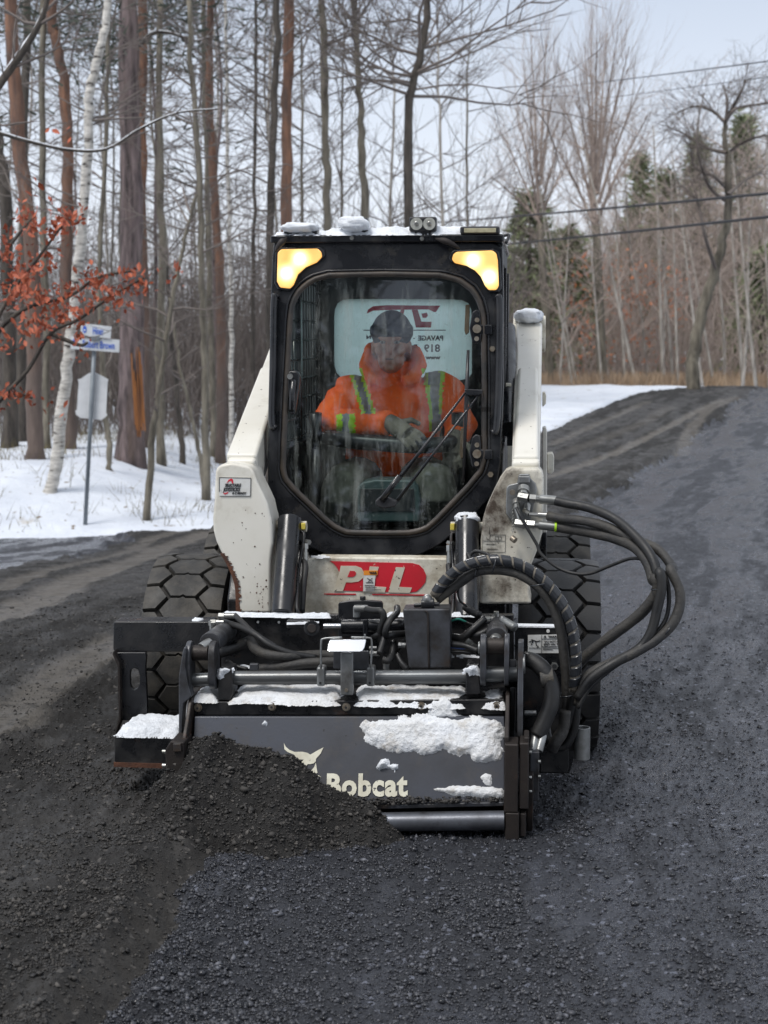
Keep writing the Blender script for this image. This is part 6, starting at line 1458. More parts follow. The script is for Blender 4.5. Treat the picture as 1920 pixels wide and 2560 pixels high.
# centre stand with mirror plate and hoops
boxq('stand', 'G', 512, 1160, 655, 1650, -1.045, 0.03, 'galv', bevel=0.004); boxq('stand_back', 'G', 430, 1140, 838, 1345, -0.995, 0.01, 'worn_steel', bevel=0.003)
P5('mirror_plate', 'G', [(372, 1060), (385, 1018), (405, 1010), (800, 1006), (808, 1020), (790, 1100), (765, 1140), (740, 1150), (380, 1150), (360, 1130)], -1.07, 0.012, 'chrome', bevel=0.004, sl=0.9, z0=q('G', 600, 1150, -1.07).z)
p = q('G', 580, 1590, -1.047); mb = MB(); mb.cyl(p, p + Vector((0, -0.006, 0)), 0.006, seg=14); mb.build('stand_bolt', 'bolt', PL, auto=40)
for pts in ([(530, 985), (400, 990), (315, 1002), (290, 1045), (288, 1345)], [(635, 982), (740, 985), (830, 990), (872, 1035), (862, 1340)]):
    hose('hoop', [('G', x, y, -1.03) for x, y in pts], 0.0036, 'galv', n=5, seg=8)
hose('hoop_peg', [('G', 793, 945, -1.03), ('G', 793, 965, -1.03), ('G', 793, 985, -1.03)], 0.0034, 'galv')
boxq('pipe_clamp', 'G', 236, 1330, 330, 1552, -1.00, 0.055, 'galv', bevel=0.008, seg=3); boxq('pipe_clamp', 'G', 810, 1330, 905, 1552, -1.00, 0.055, 'galv', bevel=0.008, seg=3)
for x in (280, 850):
    p = q('G', x, 1508, -1.001); mb = MB(); mb.cyl(p, p + Vector((0, -0.002, 0)), 0.004, seg=12); mb.build('clamp_hole', 'label_black', PL)
# tilt ram lying across
cylq('ram_barrel', 'G', 525, 858, 1250, 850, -0.80, -0.80, 0.026, 'black_paint'); cylq('ram_rod', 'G', 315, 858, 530, 858, -0.80, -0.80, 0.0105, 'chrome'); cylq('ram_eye', 'G', 180, 880, 180, 880, -0.86, -0.78, 0.027, 'black_steel')
cylq('ram_cap', 'G', 182, 880, 182, 880, -0.862, -0.868, 0.016, 'edge_steel'); boxq('ram_ear', 'G', -110, 795, 150, 885, -0.80, 0.03, 'black_steel')
snow_patch(qs('G', [(-100, 810), (150, 775), (180, 765), (260, 780), (250, 800), (160, 800), (0, 835), (-100, 835)], -0.805), (0, -0.6, 0.8), 0.010, 'snow', PL, res=0.004, edge=0.008, seed=5)
boxq('ram_port', 'G', 655, 630, 730, 760, -0.80, 0.03, 'galv'); cylq('port_elbow', 'G', 670, 650, 830, 650, -0.81, -0.81, 0.0125, 'galv', seg=10)
boxq('ram_strap', 'G', 768, 775, 828, 960, -0.832, 0.01, 'black_paint')
# motor cover box and its shackle
bxm = P5('motor_cover', 'C', [(175, 290), (415, 288), (419, 588), (205, 590)], -0.93, 0.10, 'worn_steel', bevel=0.006)
hose('weld_bead', [('C', 288, 298, -0.932), ('C', 303, 320, -0.932), ('C', 306, 450, -0.932), ('C', 309, 586, -0.932)], 0.0035, 'edge_steel', bxm, seg=8)
for x0, y0, x1, y1, r in ((232, 270, 362, 262, 0.007), (270, 262, 335, 258, 0.017)): cylq('shackle_pin', 'C', x0, y0, x1, y1, -0.90, -0.90, r, 'black_paint', bxm)
a = q('C', 300, 240, -0.90); mb = MB(); ellipsoid(mb, a, (0.018, 0.018, 0.018)); mb.build('shackle_ball', 'galv', bxm, smooth=True)
cylq('motor', 'H', 1000, 850, 1160, 850, -0.93, -0.93, 0.045, 'black_steel')

# ---- hydraulic lines in the middle
HG = -0.86
for i, (pts, r) in enumerate(([[('G', 810, 660, -0.83), ('G', 900, 675, -0.86), ('G', 985, 680, -0.88), ('G', 1010, 760, -0.88), ('G', 975, 900, -0.87), ('G', 975, 1020, -0.85)], 0.0115], [[('G', 1165, 640, -0.80), ('G', 1160, 700, -0.85), ('G', 1080, 790, -0.89), ('G', 1035, 900, -0.90), ('G', 1040, 960, -0.89), ('G', 1120, 950, -0.88), ('G', 1260, 940, -0.84)], 0.0115],
        [[('G', 1020, 980, -0.88), ('G', 990, 1080, -0.9), ('G', 960, 1170, -0.92)], 0.0105], [[('G', 1120, 1040, -0.86), ('G', 1110, 1180, -0.9), ('G', 1060, 1250, -0.93), ('G', 1000, 1240, -0.93)], 0.0125], [[('G', 1060, 1240, -0.88), ('G', 1150, 1130, -0.86), ('G', 1230, 1030, -0.82)], 0.011],
        [[('G', 1165, 1180, -0.9), ('G', 1210, 1270, -0.92), ('G', 1280, 1350, -0.93)], 0.010], [[('G', 880, 990, -0.83), ('G', 930, 960, -0.86), ('G', 1050, 900, -0.87)], 0.009],
        [[('J', 560, 350, -0.76), ('J', 680, 385, -0.80), ('J', 800, 430, -0.84), ('J', 930, 500, -0.88), ('J', 1080, 610, -0.90), ('J', 1300, 700, -0.90), ('J', 1620, 760, -0.88)], 0.0115], [[('J', 680, 270, -0.74), ('J', 760, 350, -0.80), ('J', 850, 440, -0.85), ('J', 960, 520, -0.88), ('J', 1150, 640, -0.9)], 0.0105],
        [[('J', 860, 560, -0.80), ('J', 920, 660, -0.86), ('J', 1060, 720, -0.90), ('J', 1300, 740, -0.90), ('J', 1640, 725, -0.86), ('J', 1900, 740, -0.84)], 0.017], [[('J', 960, 885, -0.88), ('J', 1200, 860, -0.90), ('J', 1500, 820, -0.90), ('J', 1900, 800, -0.88)], 0.017], [[('J', 590, 790, -0.9), ('J', 680, 850, -0.92), ('J', 820, 890, -0.93)], 0.007],
        [[('J', 480, 700, -0.75), ('J', 650, 650, -0.76), ('J', 860, 560, -0.80)], 0.020],
        [[('H', 440, 460, -0.85), ('H', 560, 470, -0.87), ('H', 660, 400, -0.88), ('H', 800, 270, -0.86)], 0.013], [[('H', 560, 300, -0.82), ('H', 700, 340, -0.86), ('H', 880, 300, -0.84)], 0.005], [[('H', 600, 430, -0.84), ('H', 740, 440, -0.88), ('H', 880, 360, -0.86)], 0.013], [[('H', 440, 540, -0.9), ('H', 600, 560, -0.9), ('H', 730, 610, -0.92)], 0.010], [[('H', 430, 620, -0.9), ('H', 560, 620, -0.9), ('H', 690, 640, -0.9)], 0.004])):
    hose('hydraulic_hose', pts, r, 'rubber_hose' if i not in (9, 10) else 'sleeve', lumps=0.04, seed=i)
for c, pts, r in (('J', [(490, 275), (670, 275)], 0.012), ('J', [(400, 350), (555, 350)], 0.012), ('J', [(405, 330), (420, 470)], 0.0115), ('G', [(850, 1165), (965, 1170)], 0.011), ('G', [(845, 1105), (930, 1105)], 0.007), ('G', [(1180, 1070), (1265, 1075)], 0.0105), ('H', [(800, 280), (930, 280)], 0.011), ('H', [(915, 200), (915, 260)], 0.010), ('H', [(905, 280), (915, 370)], 0.011), ('H', [(600, 510), (730, 610)], 0.016), ('G', [(1040, 1270), (1040, 1350)], 0.013)):
    a, b = q(c, *pts[0], -0.79 if c != 'G' else -0.9), q(c, *pts[1], -0.79 if c != 'G' else -0.9); mb = MB(); mb.cyl(a, a + (b - a) * 0.4, r, seg=6); mb.cyl(a + (b - a) * 0.4, b, r * 0.85, seg=14); mb.build('hose_fitting', 'zinc' if c != 'G' else 'galv', PL, bevel=0.001)
for i, (pts, r, m_) in enumerate(([[('H', 970, 290, -0.84), ('H', 1040, 330, -0.86), ('H', 1110, 370, -0.88)], 0.016, 'galv'], [[('H', 590, 150, -0.8), ('H', 660, 200, -0.82), ('H', 740, 240, -0.84)], 0.014, 'rubber_hose'], [[('H', 510, 20, -0.76), ('H', 520, 80, -0.78), ('H', 600, 140, -0.8)], 0.004, 'galv'])):
    hose('plug', pts, r, m_, seg=8)
M['green_wire'] = mat('green_wire', (0.04, 0.30, 0.22), rough=0.5); M['orange_wire'] = mat('orange_wire', (0.75, 0.22, 0.05), rough=0.5); M['blue_wire'] = mat('blue_wire', (0.05, 0.10, 0.30), rough=0.5)
hose('wire', [('H', 445, 300, -0.84), ('H', 520, 280, -0.85), ('H', 580, 300, -0.84), ('H', 640, 330, -0.82)], 0.0035, 'green_wire'); hose('wire', [('H', 530, 90, -0.78), ('H', 560, 105, -0.79), ('H', 600, 130, -0.8)], 0.002, 'orange_wire'); hose('wire', [('H', 440, 570, -0.9), ('H', 540, 585, -0.9), ('H', 640, 580, -0.9)], 0.003, 'blue_wire')
boxq('wire_clip', 'J', 845, 830, 945, 905, -0.965, 0.02, 'worn_steel', bevel=0.003)
# snow in the trough behind the pipe, on the hood ledge, on the shield
def ledge(pts, seed, th=0.028, z=0.004, m_='snow_dirty'):
    snow_patch([(x, y, pL.z + z) for x, y in pts], (0, -0.12, 1), th, m_, PL, res=0.006, edge=0.025, seed=seed)
xL, xM, xR = q('B', 720, 830, -1.0).x, q('B', 1330, 830, -1.0).x, q('H', 596, 1000, -1.0).x
ledge([(xL, -1.03), (xM, -1.03), (xM, -0.86), (xL, -0.86)], 41, 0.022); ledge([(q('B', 1405, 830, -1.0).x, -1.03), (xR, -1.03), (xR, -0.86), (q('B', 1405, 830, -1.0).x, -0.86)], 42, 0.025)
ledge([(q('B', 495, 830, -1.0).x, -1.02), (q('B', 630, 830, -1.0).x, -1.02), (q('B', 630, 830, -1.0).x, -0.9), (q('B', 495, 830, -1.0).x, -0.9)], 43, 0.022); ledge([(q('H', 748, 1000, -1.0).x, -1.03), (q('H', 1025, 1000, -1.0).x, -1.03), (q('H', 1025, 1000, -1.0).x, -0.9), (q('H', 748, 1000, -1.0).x, -0.9)], 44, 0.032)
tz = q('J', 900, 830, -0.80).z
snow_patch([q('J', x, y, -0.80) for x, y in ((690, 860), (760, 770), (900, 790), (1050, 810), (1180, 800), (1290, 785), (1280, 860), (950, 900))], (0, -0.4, 0.9), 0.015, 'snow', PL, res=0.006, edge=0.01, seed=45)
mb = MB(); mb.box((q('J', 480, 860, -0.8).x, -0.84, tz - 0.08), (q('C', 640, 500, -0.8).x, -0.73, tz - 0.05)); mb.build('trough_floor', 'black_steel', PL)
snow_patch([q('H', x, y, -0.86) for x, y in ((440, 650), (690, 640), (720, 690), (560, 700), (440, 710))], (0, -0.4, 0.9), 0.012, 'snow', PL, res=0.006, edge=0.01, seed=46)
NS = (0, -0.89, 0.45)
snow_patch([shp('C', x, y) for x, y in ((-45, 880), (-20, 848), (120, 836), (230, 834), (300, 836), (600, 836), (684, 850), (684, 1068), (525, 1066), (520, 1020), (460, 1035), (380, 1010), (300, 1035), (200, 1020), (120, 1010), (40, 990), (-10, 950))], NS, 0.022, 'snow_dirty', shd, res=0.004, edge=0.026, seed=51)
snow_patch(qs('C', [(285, 850), (318, 745), (420, 742), (445, 800), (480, 850)], -1.022), (0, -1, 0.1), 0.020, 'snow_dirty', shd, res=0.004, edge=0.018, seed=52)
snow_patch([shp('C', x, y) for x, y in ((35, 1090), (60, 1040), (110, 1036), (118, 1070), (160, 1068), (162, 1100), (135, 1122), (110, 1105), (60, 1106))], NS, 0.03, 'snow', shd, res=0.004, edge=0.016, seed=53)
snow_patch([shp('C', x, y) for x, y in ((310, 1200), (420, 1186), (560, 1180), (688, 1186), (688, 1250), (560, 1245), (420, 1225))], NS, 0.018, 'snow_dirty', shd, res=0.004, edge=0.016, seed=54)
snow_patch([shp('C', x, y) for x, y in ((560, 1140), (590, 1112), (625, 1130), (622, 1180), (580, 1172))], NS, 0.012, 'snow_dirty', shd, res=0.004, edge=0.012, seed=55)
snow_patch([shp('B', x, y) for x, y in ((885, 965), (900, 945), (918, 955), (912, 978))], NS, 0.015, 'snow', shd, res=0.003, edge=0.006, seed=56)

# ---- the big hoses at the right
def spiral_wrap(path, r, parent, turns_per_m=26):
    """a spiral guard wound round a hose"""
    P_ = [Vector(p) for p in path]; L_ = [0]
    for i in range(1, len(P_)): L_.append(L_[-1] + (P_[i] - P_[i - 1]).length)
    n = int(L_[-1] * turns_per_m); pitch = L_[-1] / n
    def at_len(s):
        i = max(1, min(len(P_) - 1, int(np.searchsorted(L_, s)))); f = (s - L_[i - 1]) / max(1e-9, L_[i] - L_[i - 1]); return P_[i - 1] + (P_[i] - P_[i - 1]) * f, (P_[i] - P_[i - 1]).normalized()
    mb = MB(); S = 16; nx = None; vs = []; rows = 0
    steps = n * S; wdt = pitch * 0.80
    for k in range(steps + 1):
        s = (L_[-1] - wdt) * k / steps; a = 2 * math.pi * k / S; row = []
        for ds, rr in ((0, r * 1.0), (wdt * 0.08, r * 1.16), (wdt * 0.92, r * 1.16), (wdt, r * 1.0)):
            p, t = at_len(s + ds)
            ref = Vector((0, 1, 0)); u_ = (ref - t * ref.dot(t)).normalized(); v_ = t.cross(u_)
            row.append(p + (u_ * math.cos(a) + v_ * math.sin(a)) * rr)
        vs += row
    fs = [(k * 4 + j, k * 4 + j + 1, (k + 1) * 4 + j + 1, (k + 1) * 4 + j) for k in range(steps) for j in range(3)]
    mb.add(vs, fs); return mb.build('spiral_guard', 'wrap', parent, smooth=False, auto=35)
h1, P1 = hose('wrapped_hose', [('C', 335, 220, -0.88), ('C', 400, 135, -0.90), ('C', 490, 70, -0.92), ('C', 620, 40, -0.94), ('C', 750, 58, -0.95), ('C', 860, 120, -0.96), ('C', 950, 215, -0.97), ('C', 1015, 330, -0.98), ('C', 1046, 460, -0.98), ('C', 1052, 580, -0.97), ('C', 1040, 700, -0.95)], 0.0165, 'wrap_gap', n=6, seg=16)
spiral_wrap(P1, 0.0165, h1)
hose('hose', [('C', 1040, 690, -0.95), ('C', 1020, 800, -0.93), ('C', 990, 900, -0.92), ('C', 930, 990, -0.92)], 0.017, 'rubber_hose', lumps=0.03)
hose('hose', [('C', 350, 240, -0.87), ('C', 440, 175, -0.88), ('C', 540, 105, -0.90), ('C', 650, 90, -0.92), ('C', 760, 110, -0.94), ('C', 860, 175, -0.95), ('C', 930, 270, -0.95), ('C', 975, 400, -0.95), ('C', 995, 550, -0.94), ('C', 1005, 700, -0.93), ('C', 1000, 840, -0.92), ('C', 960, 960, -0.92)], 0.0165, 'sleeve', lumps=0.06, seed=3)
hose('hose', [('C', 360, 200, -0.86), ('C', 520, 95, -0.88), ('C', 640, 68, -0.90), ('C', 760, 85, -0.92), ('C', 880, 160, -0.93), ('C', 960, 260, -0.94), ('C', 1010, 380, -0.94), ('C', 1030, 520, -0.93), ('C', 1020, 700, -0.91)], 0.0095, 'rubber_hose', lumps=0.04, seed=4)
hose('cable', [('C', 470, 150, -0.86), ('C', 455, 200, -0.85), ('C', 465, 245, -0.84), ('C', 500, 275, -0.83)], 0.004, 'rubber_hose')
fat, _ = hose('fat_hose', [('C', 795, 540, -0.96), ('C', 850, 560, -0.98), ('C', 905, 620, -1.0), ('C', 930, 690, -1.01), ('C', 925, 770, -1.02), ('C', 890, 860, -1.03), ('C', 855, 930, -1.04)], 0.027, 'rubber_hose', lumps=0.03, seed=5, seg=18)
cylq('hose_clamp', 'C', 872, 640, 940, 632, -1.0, -1.0, 0.031, 'sleeve', fat)
for x0, x1 in ((850, 835), (885, 862)): cylq('hose_fitting', 'C', x0, 925, x1, 1010, -1.04, -1.08, 0.014, 'galv', fat)
hose('hose', [('C', 1050, 690, -0.93), ('C', 1052, 800, -0.92), ('C', 1040, 900, -0.91), ('C', 1000, 975, -0.91), ('C', 950, 985, -0.91), ('C', 910, 940, -0.90), ('C', 900, 880, -0.88)], 0.015, 'rubber_hose', lumps=0.03, seed=6)
hose('hose', [('C', 1000, 800, -0.95), ('C', 985, 900, -0.95), ('C', 950, 960, -0.96), ('C', 930, 1000, -0.95)], 0.020, 'sleeve', lumps=0.05, seed=8)
# loops to the arm couplings
E0 = -0.605
hose('supply_hose', [('L', 1440, 497, E0), ('E', 800, 1495, -0.62), ('E', 950, 1525, -0.66), ('E', 1120, 1600, -0.72), ('E', 1260, 1720, -0.80), ('E', 1360, 1850, -0.86), ('E', 1410, 1990, -0.90), ('C', 1475, 100, -0.93), ('C', 1485, 180, -0.94), ('C', 1460, 300, -0.94), ('C', 1430, 410, -0.945), ('C', 1370, 490, -0.95), ('C', 1250, 560, -0.97), ('C', 1130, 640, -0.98), ('C', 1060, 740, -0.97)], 0.0165, 'rubber_hose', lumps=0.02, seed=11)
hose('supply_hose', [('L', 1310, 752, -0.60), ('E', 760, 1595, -0.62), ('E', 900, 1610, -0.66), ('E', 1060, 1650, -0.70), ('E', 1230, 1730, -0.76), ('E', 1400, 1800, -0.80), ('E', 1500, 1920, -0.86), ('C', 1530, 90, -0.90), ('C', 1575, 190, -0.92), ('C', 1575, 280, -0.93), ('C', 1535, 370, -0.94), ('C', 1450, 450, -0.95), ('C', 1330, 520, -0.96), ('C', 1210, 570, -0.96), ('C', 1120, 620, -0.96), ('C', 1070, 690, -0.95), ('C', 1055, 770, -0.94)], 0.0165, 'sleeve', lumps=0.05, seed=12)
hose('supply_hose', [('L', 1450, 948, E0), ('E', 820, 1665, -0.62), ('E', 960, 1690, -0.66), ('E', 1120, 1730, -0.72), ('E', 1240, 1780, -0.78), ('E', 1330, 1880, -0.84), ('E', 1375, 2010, -0.88), ('C', 1455, 130, -0.90), ('C', 1462, 200, -0.90), ('C', 1400, 290, -0.88), ('C', 1320, 360, -0.86), ('C', 1210, 440, -0.84), ('C', 1120, 510, -0.82), ('C', 1040, 590, -0.80)], 0.0185, 'sleeve', lumps=0.05, seed=13)
hose('return_hose', [('E', 1400, 1930, -0.84), ('C', 1500, 110, -0.88), ('C', 1522, 200, -0.90), ('C', 1510, 330, -0.92), ('C', 1440, 430, -0.94), ('C', 1330, 520, -0.95), ('C', 1200, 615, -0.97), ('C', 1120, 690, -0.98), ('C', 1060, 790, -0.98)], 0.0075, 'rubber_hose', lumps=0.04, seed=14)
hose('control_cable', [('L', 770, 620, -0.60), ('L', 830, 740, -0.62), ('L', 950, 960, -0.63), ('L', 1120, 1250, -0.64), ('E', 620, 1830, -0.65), ('E', 720, 1915, -0.67), ('E', 830, 1960, -0.69), ('E', 950, 1963, -0.71), ('E', 1090, 1910, -0.74), ('E', 1230, 1862, -0.78), ('E', 1330, 1885, -0.82), ('E', 1370, 1960, -0.85)], 0.0058, 'rubber_hose')
hose('control_cable', [('C', 520, 40, -0.88), ('C', 505, 10, -0.86), ('E', 140, 1850, -0.84), ('E', 180, 1815, -0.84), ('E', 240, 1825, -0.86), ('E', 310, 1860, -0.9)], 0.006, 'rubber_hose')
for c, x, y, ly, r in (('C', 640, 62, -0.94, 0.030), ('C', 865, 160, -0.96, 0.028), ('C', 1470, 182, -0.92, 0.024), ('C', 1512, 395, -0.94, 0.022), ('C', 1155, 625, -0.97, 0.022), ('C', 545, 100, -0.90, 0.022), ('C', 1005, 720, -0.93, 0.034)):
    p = q(c, x, y, ly); mb = MB(); t_ = np.linspace(0, 6.283, 20)
    ax = Vector((0.25, 0, 1)) if c == 'C' and x < 700 else (Vector((0.8, 0, -0.3)) if x in (1155, 1512) else Vector((1, 0, 0.2)))
    e1 = ax.normalized(); e2 = Vector((0, 1, 0))
    if x in (1155, 1512): e1 = Vector((0.55, 0, 0.84))
    mb.tube([p + e1 * r * math.cos(t) + e2 * r * math.sin(t) for t in t_], 0.0028, 6, False); mb.build('cable_tie', 'wrap', PL, smooth=True)

# ================================================================== THE HEAP OF MILLINGS
sil = [(235, 1800), (290, 1770), (340, 1715), (375, 1672), (420, 1625), (470, 1608), (520, 1602), (600, 1608), (650, 1636), (700, 1682), (750, 1700), (800, 1724), (840, 1764), (880, 1806), (918, 1840)]
rp2 = [at('F', x, y, 4.95 if x < 560 else 4.95 - 0.14 * (x - 560) / 350) for x, y in sil]
rx, rz = np.array([p.x for p in rp2]), np.array([max(0.0, p.z) for p in rp2])
def heap(x, y):
    yr = np.interp(x, [-0.40, 0.12], [4.95, 4.79])
    yr = np.where(x < -0.62, yr - 0.25 * (-0.62 - x) * 1.2, yr)
    z = np.interp(x, rx, rz, left=0, right=0)
    front = np.maximum(0, yr - y); back = np.maximum(0, y - yr)
    h = z + 0.004 - 0.02 * (1 - np.exp(-(front * 14) ** 2)) - front * 0.72 - back * 0.75
    h = h + (fbm(x * 7, y * 7, 3) - 0.5) * 0.05
    return h
hx = np.arange(-1.06, 0.40, 0.0052); hy = np.arange(4.28, 5.35, 0.0052)
HX, HY = np.meshgrid(hx, hy, indexing='ij')
base_z = road_fields(HX, HY)[0]
HZ0 = heap(HX, HY)
HZ = base_z - 0.02 + np.log1p(np.exp(np.clip(HZ0 / 0.012, -40, 40))) * 0.012
bodym = sstep(0.0, 0.04, HZ - base_z + 0.02)
HZ = HZ + bodym * ((fbm(HX * 30, HY * 30, 3, 0.65) - 0.5) * 0.040 + (fbm(HX * 75, HY * 75, 2) - 0.5) * 0.012)
kk = (HZ > base_z - 0.012)
ii = np.arange(HX.size).reshape(HX.shape)
ff = np.stack([ii[:-1, :-1], ii[1:, :-1], ii[1:, 1:], ii[:-1, 1:]], -1)[kk[:-1, :-1] | kk[1:, :-1] | kk[:-1, 1:] | kk[1:, 1:]]
uu = np.unique(ff); rm = np.full(HX.size, -1); rm[uu] = np.arange(len(uu))
hp_o = raw('millings_heap', np.stack([HX, HY, HZ], -1).reshape(-1, 3)[uu], rm[ff], 'millings', None, True, {'pressed': np.zeros(len(uu)), 'tone': np.full(len(uu), 0.6)})
tag(hp_o, 'dark heap of asphalt millings piled against the planer', 'heap')
n_ = 38000
i_ = RNG.integers(0, HX.shape[0] - 1, n_), RNG.integers(0, HX.shape[1] - 1, n_)
sel = (HZ[i_] > base_z[i_] - 0.008)
sz = RNG.lognormal(math.log(0.0036), 0.5, n_).clip(0.0015, 0.017)
jit = RNG.uniform(-0.003, 0.003, (2, n_))
hc = chips('heap_chips', (HX[i_] + jit[0])[sel], (HY[i_] + jit[1])[sel], HZ[i_][sel] + sz[sel] * 0.2, sz[sel], 'chip_dry', hp_o, seed=15)
hc['kind'] = 'stuff'

# crumbs caught on the lip of the shield
n_ = 2600; fx_ = RNG.random(n_)
la, lb = q('B', 900, 1430, -1.18), q('C', 690, 1258, -1.18)
ex = la.x + (lb.x - la.x) * fx_; ez = la.z + (lb.z - la.z) * fx_
hh_ = 0.045 * (1 - fx_) ** 1.3 + 0.012; yy_ = RNG.random(n_)
keep_ = RNG.random(n_) < (1.0 - 0.75 * fx_)
sz = RNG.lognormal(math.log(0.0048), 0.4, n_).clip(0.002, 0.014)
lc = chips('lip_crumbs', ex[keep_], (-1.185 + 0.05 * yy_)[keep_], (ez + RNG.random(n_) * hh_ * (0.3 + 0.7 * yy_))[keep_], sz[keep_], 'chip_dry', PL, seed=19)
lc['kind'] = 'stuff'
# ================================================================== THE OPERATOR
PE = empty('person', ORG, YAW)
tag(PE, 'operator in orange hi-vis jacket with lime stripes seated behind the dirty windscreen', 'person')
def ipt(x, y, ly): return q('I', x, y, ly)
def loft(mb, rings, seg=24):
    vs = []; n = len(rings)
    for c, rx_, ry_ in rings:
        for k in range(seg):
            a = 2 * math.pi * k / seg; ca, sa = math.cos(a), math.sin(a)
            vs.append((c[0] + rx_ * math.copysign(abs(ca) ** 0.8, ca), c[1] + ry_ * math.copysign(abs(sa) ** 0.8, sa), c[2]))
    fs = [(i * seg + k, i * seg + (k + 1) % seg, (i + 1) * seg + (k + 1) % seg, (i + 1) * seg + k) for i in range(n - 1) for k in range(seg)]
    fs += [tuple(range(seg - 1, -1, -1)), tuple((n - 1) * seg + k for k in range(seg))]
    mb.add(vs, fs)
def fuse(mb, name, m, parent, voxel=0.010, it=6, wrinkle=0.0):
    """one continuous skin over overlapping volumes"""
    o = mb.build('tmp', m[0] if isinstance(m, list) else m)
    r = o.modifiers.new('r', 'REMESH'); r.mode = 'VOXEL'; r.voxel_size = voxel
    s = o.modifiers.new('s', 'SMOOTH'); s.iterations = it; s.factor = 0.5
    bpy.context.view_layer.update()
    me = bpy.data.meshes.new_from_object(o.evaluated_get(bpy.context.evaluated_depsgraph_get()))
    old = o.data; bpy.data.objects.remove(o); bpy.data.meshes.remove(old)
    me.name = name; me.materials.clear()
    for x in (m if isinstance(m, list) else [m]): me.materials.append(M[x])
    if wrinkle:
        n = len(me.vertices); co = np.empty(n * 3); no = np.empty(n * 3); me.vertices.foreach_get('co', co); me.vertices.foreach_get('normal', no)
        co = co.reshape(-1, 3); no = no.reshape(-1, 3)
        d = (fbm(co[:, 0] * 9 + co[:, 1] * 5, co[:, 2] * 16 + co[:, 0] * 6, 3) - 0.5) * wrinkle + (fbm(co[:, 0] * 30, co[:, 2] * 22 + co[:, 1] * 20, 2) - 0.5) * wrinkle * 0.35
        me.vertices.foreach_set('co', (co + no * d[:, None]).ravel())
    me.shade_smooth(); me.update()
    ob = bpy.data.objects.new(name, me); COL.objects.link(ob); ob.parent = parent
    return ob
cx0 = ipt(800, 1200, 0.45).x
nk = ipt(800, 1060, 0.44); shl, shr = ipt(440, 1140, 0.45), ipt(1230, 1110, 0.45); hipz = 0.98
ell, elr = ipt(275, 1460, 0.30), ipt(1370, 1460, 0.34); hal, har = ipt(860, 1470, 0.06), ipt(1310, 1630, 0.16); wrl, wrr = ipt(770, 1455, 0.10), ipt(1320, 1570, 0.19)
# jacket
mb = MB()
zc = nk.z
loft(mb, [((cx0 + 0.01, 0.47, 0.93), 0.20, 0.15), ((cx0 + 0.01, 0.46, 1.02), 0.205, 0.16), ((cx0, 0.45, 1.14), 0.195, 0.15), ((cx0, 0.45, 1.26), 0.205, 0.145), ((cx0, 0.46, 1.35), 0.20, 0.13), ((cx0, 0.46, zc - 0.03), 0.15, 0.10), ((cx0, 0.46, zc + 0.01), 0.085, 0.075)])
for s, e, w_ in ((shl, ell, wrl), (shr, elr, wrr)):
    s2 = s - Vector((0, 0, 0.03)); mb.tube(smooth_path([s2 + (Vector((cx0, 0.46, s2.z)) - s2) * 0.35, s2, s2 + (e - s2) * 0.5, e, e + (w_ - e) * 0.5, w_], 4), [0.076] * 4 + [0.076, 0.074, 0.072, 0.070] + [0.069, 0.068, 0.066, 0.065] + [0.063, 0.062, 0.060, 0.058] + [0.056, 0.055, 0.053, 0.052] + [0.050], 14)
# collar, turned up and open in front
mb.tube(smooth_path([ipt(620, 1090, 0.33), ipt(590, 960, 0.40), ipt(640, 850, 0.50), Vector((cx0, 0.56, zc + 0.06)), ipt(960, 850, 0.50), ipt(1030, 960, 0.40), ipt(960, 1085, 0.33)], 4), 0.034, 10)
loft(mb, [((cx0, 0.46, zc - 0.05), 0.125, 0.105), ((cx0, 0.47, zc + 0.01), 0.108, 0.10), ((cx0, 0.475, zc + 0.065), 0.098, 0.096)])
mb.tube([ipt(620, 1090, 0.33), ipt(700, 1110, 0.31)], 0.03, 10); mb.tube([ipt(970, 1080, 0.33), ipt(880, 1110, 0.31)], 0.03, 10)
jk = fuse(mb, 'jacket', ['hi_vis', 'lime', 'tape_grey'], PE, 0.010, 5, 0.030)
def px_of(p):
    wv = _Rm @ Vector(p) + ORG - Vector((0, 0, CAM_H)); f = wv.dot(_fw); sx = 960 + F_PX * wv.x / f; sy = 1280 - F_PX * wv.dot(_up) / f
    return (sx - 740) * 3.318, (sy - 620) * 3.318
def lerp(a, b, t): return a + (b - a) * t
for pl in jk.data.polygons:
    c = pl.center; x, y = px_of(c); k = 0
    if pl.normal.y < 0.45:
        if 1000 < y < 1375:
            t = (y - 1000) / 375; a, b = lerp(430, 545, t), lerp(545, 665, t)
            if a < x < b: f = (x - a) / (b - a); k = 1 if f < 0.26 or f > 0.74 else 2
            a, b = lerp(1040, 1110, t), lerp(1232, 1205, t)
            if a < x < b: f = (x - a) / (b - a); k = 1 if f < 0.24 or f > 0.78 else 2
        elif 1375 <= y < 1520:
            if 1100 < x < 1200: k = 1 if x < 1130 else 2
            if 335 < x < 490: k = 1 if x < 385 or x > 440 else 2
        elif 1520 <= y < 1640:
            if 320 < x < 490: k = 1 if x < 380 or x > 440 else 2
        if 1280 < x < 1400 and 1555 < y < 1590: k = 1
    pl.material_index = k
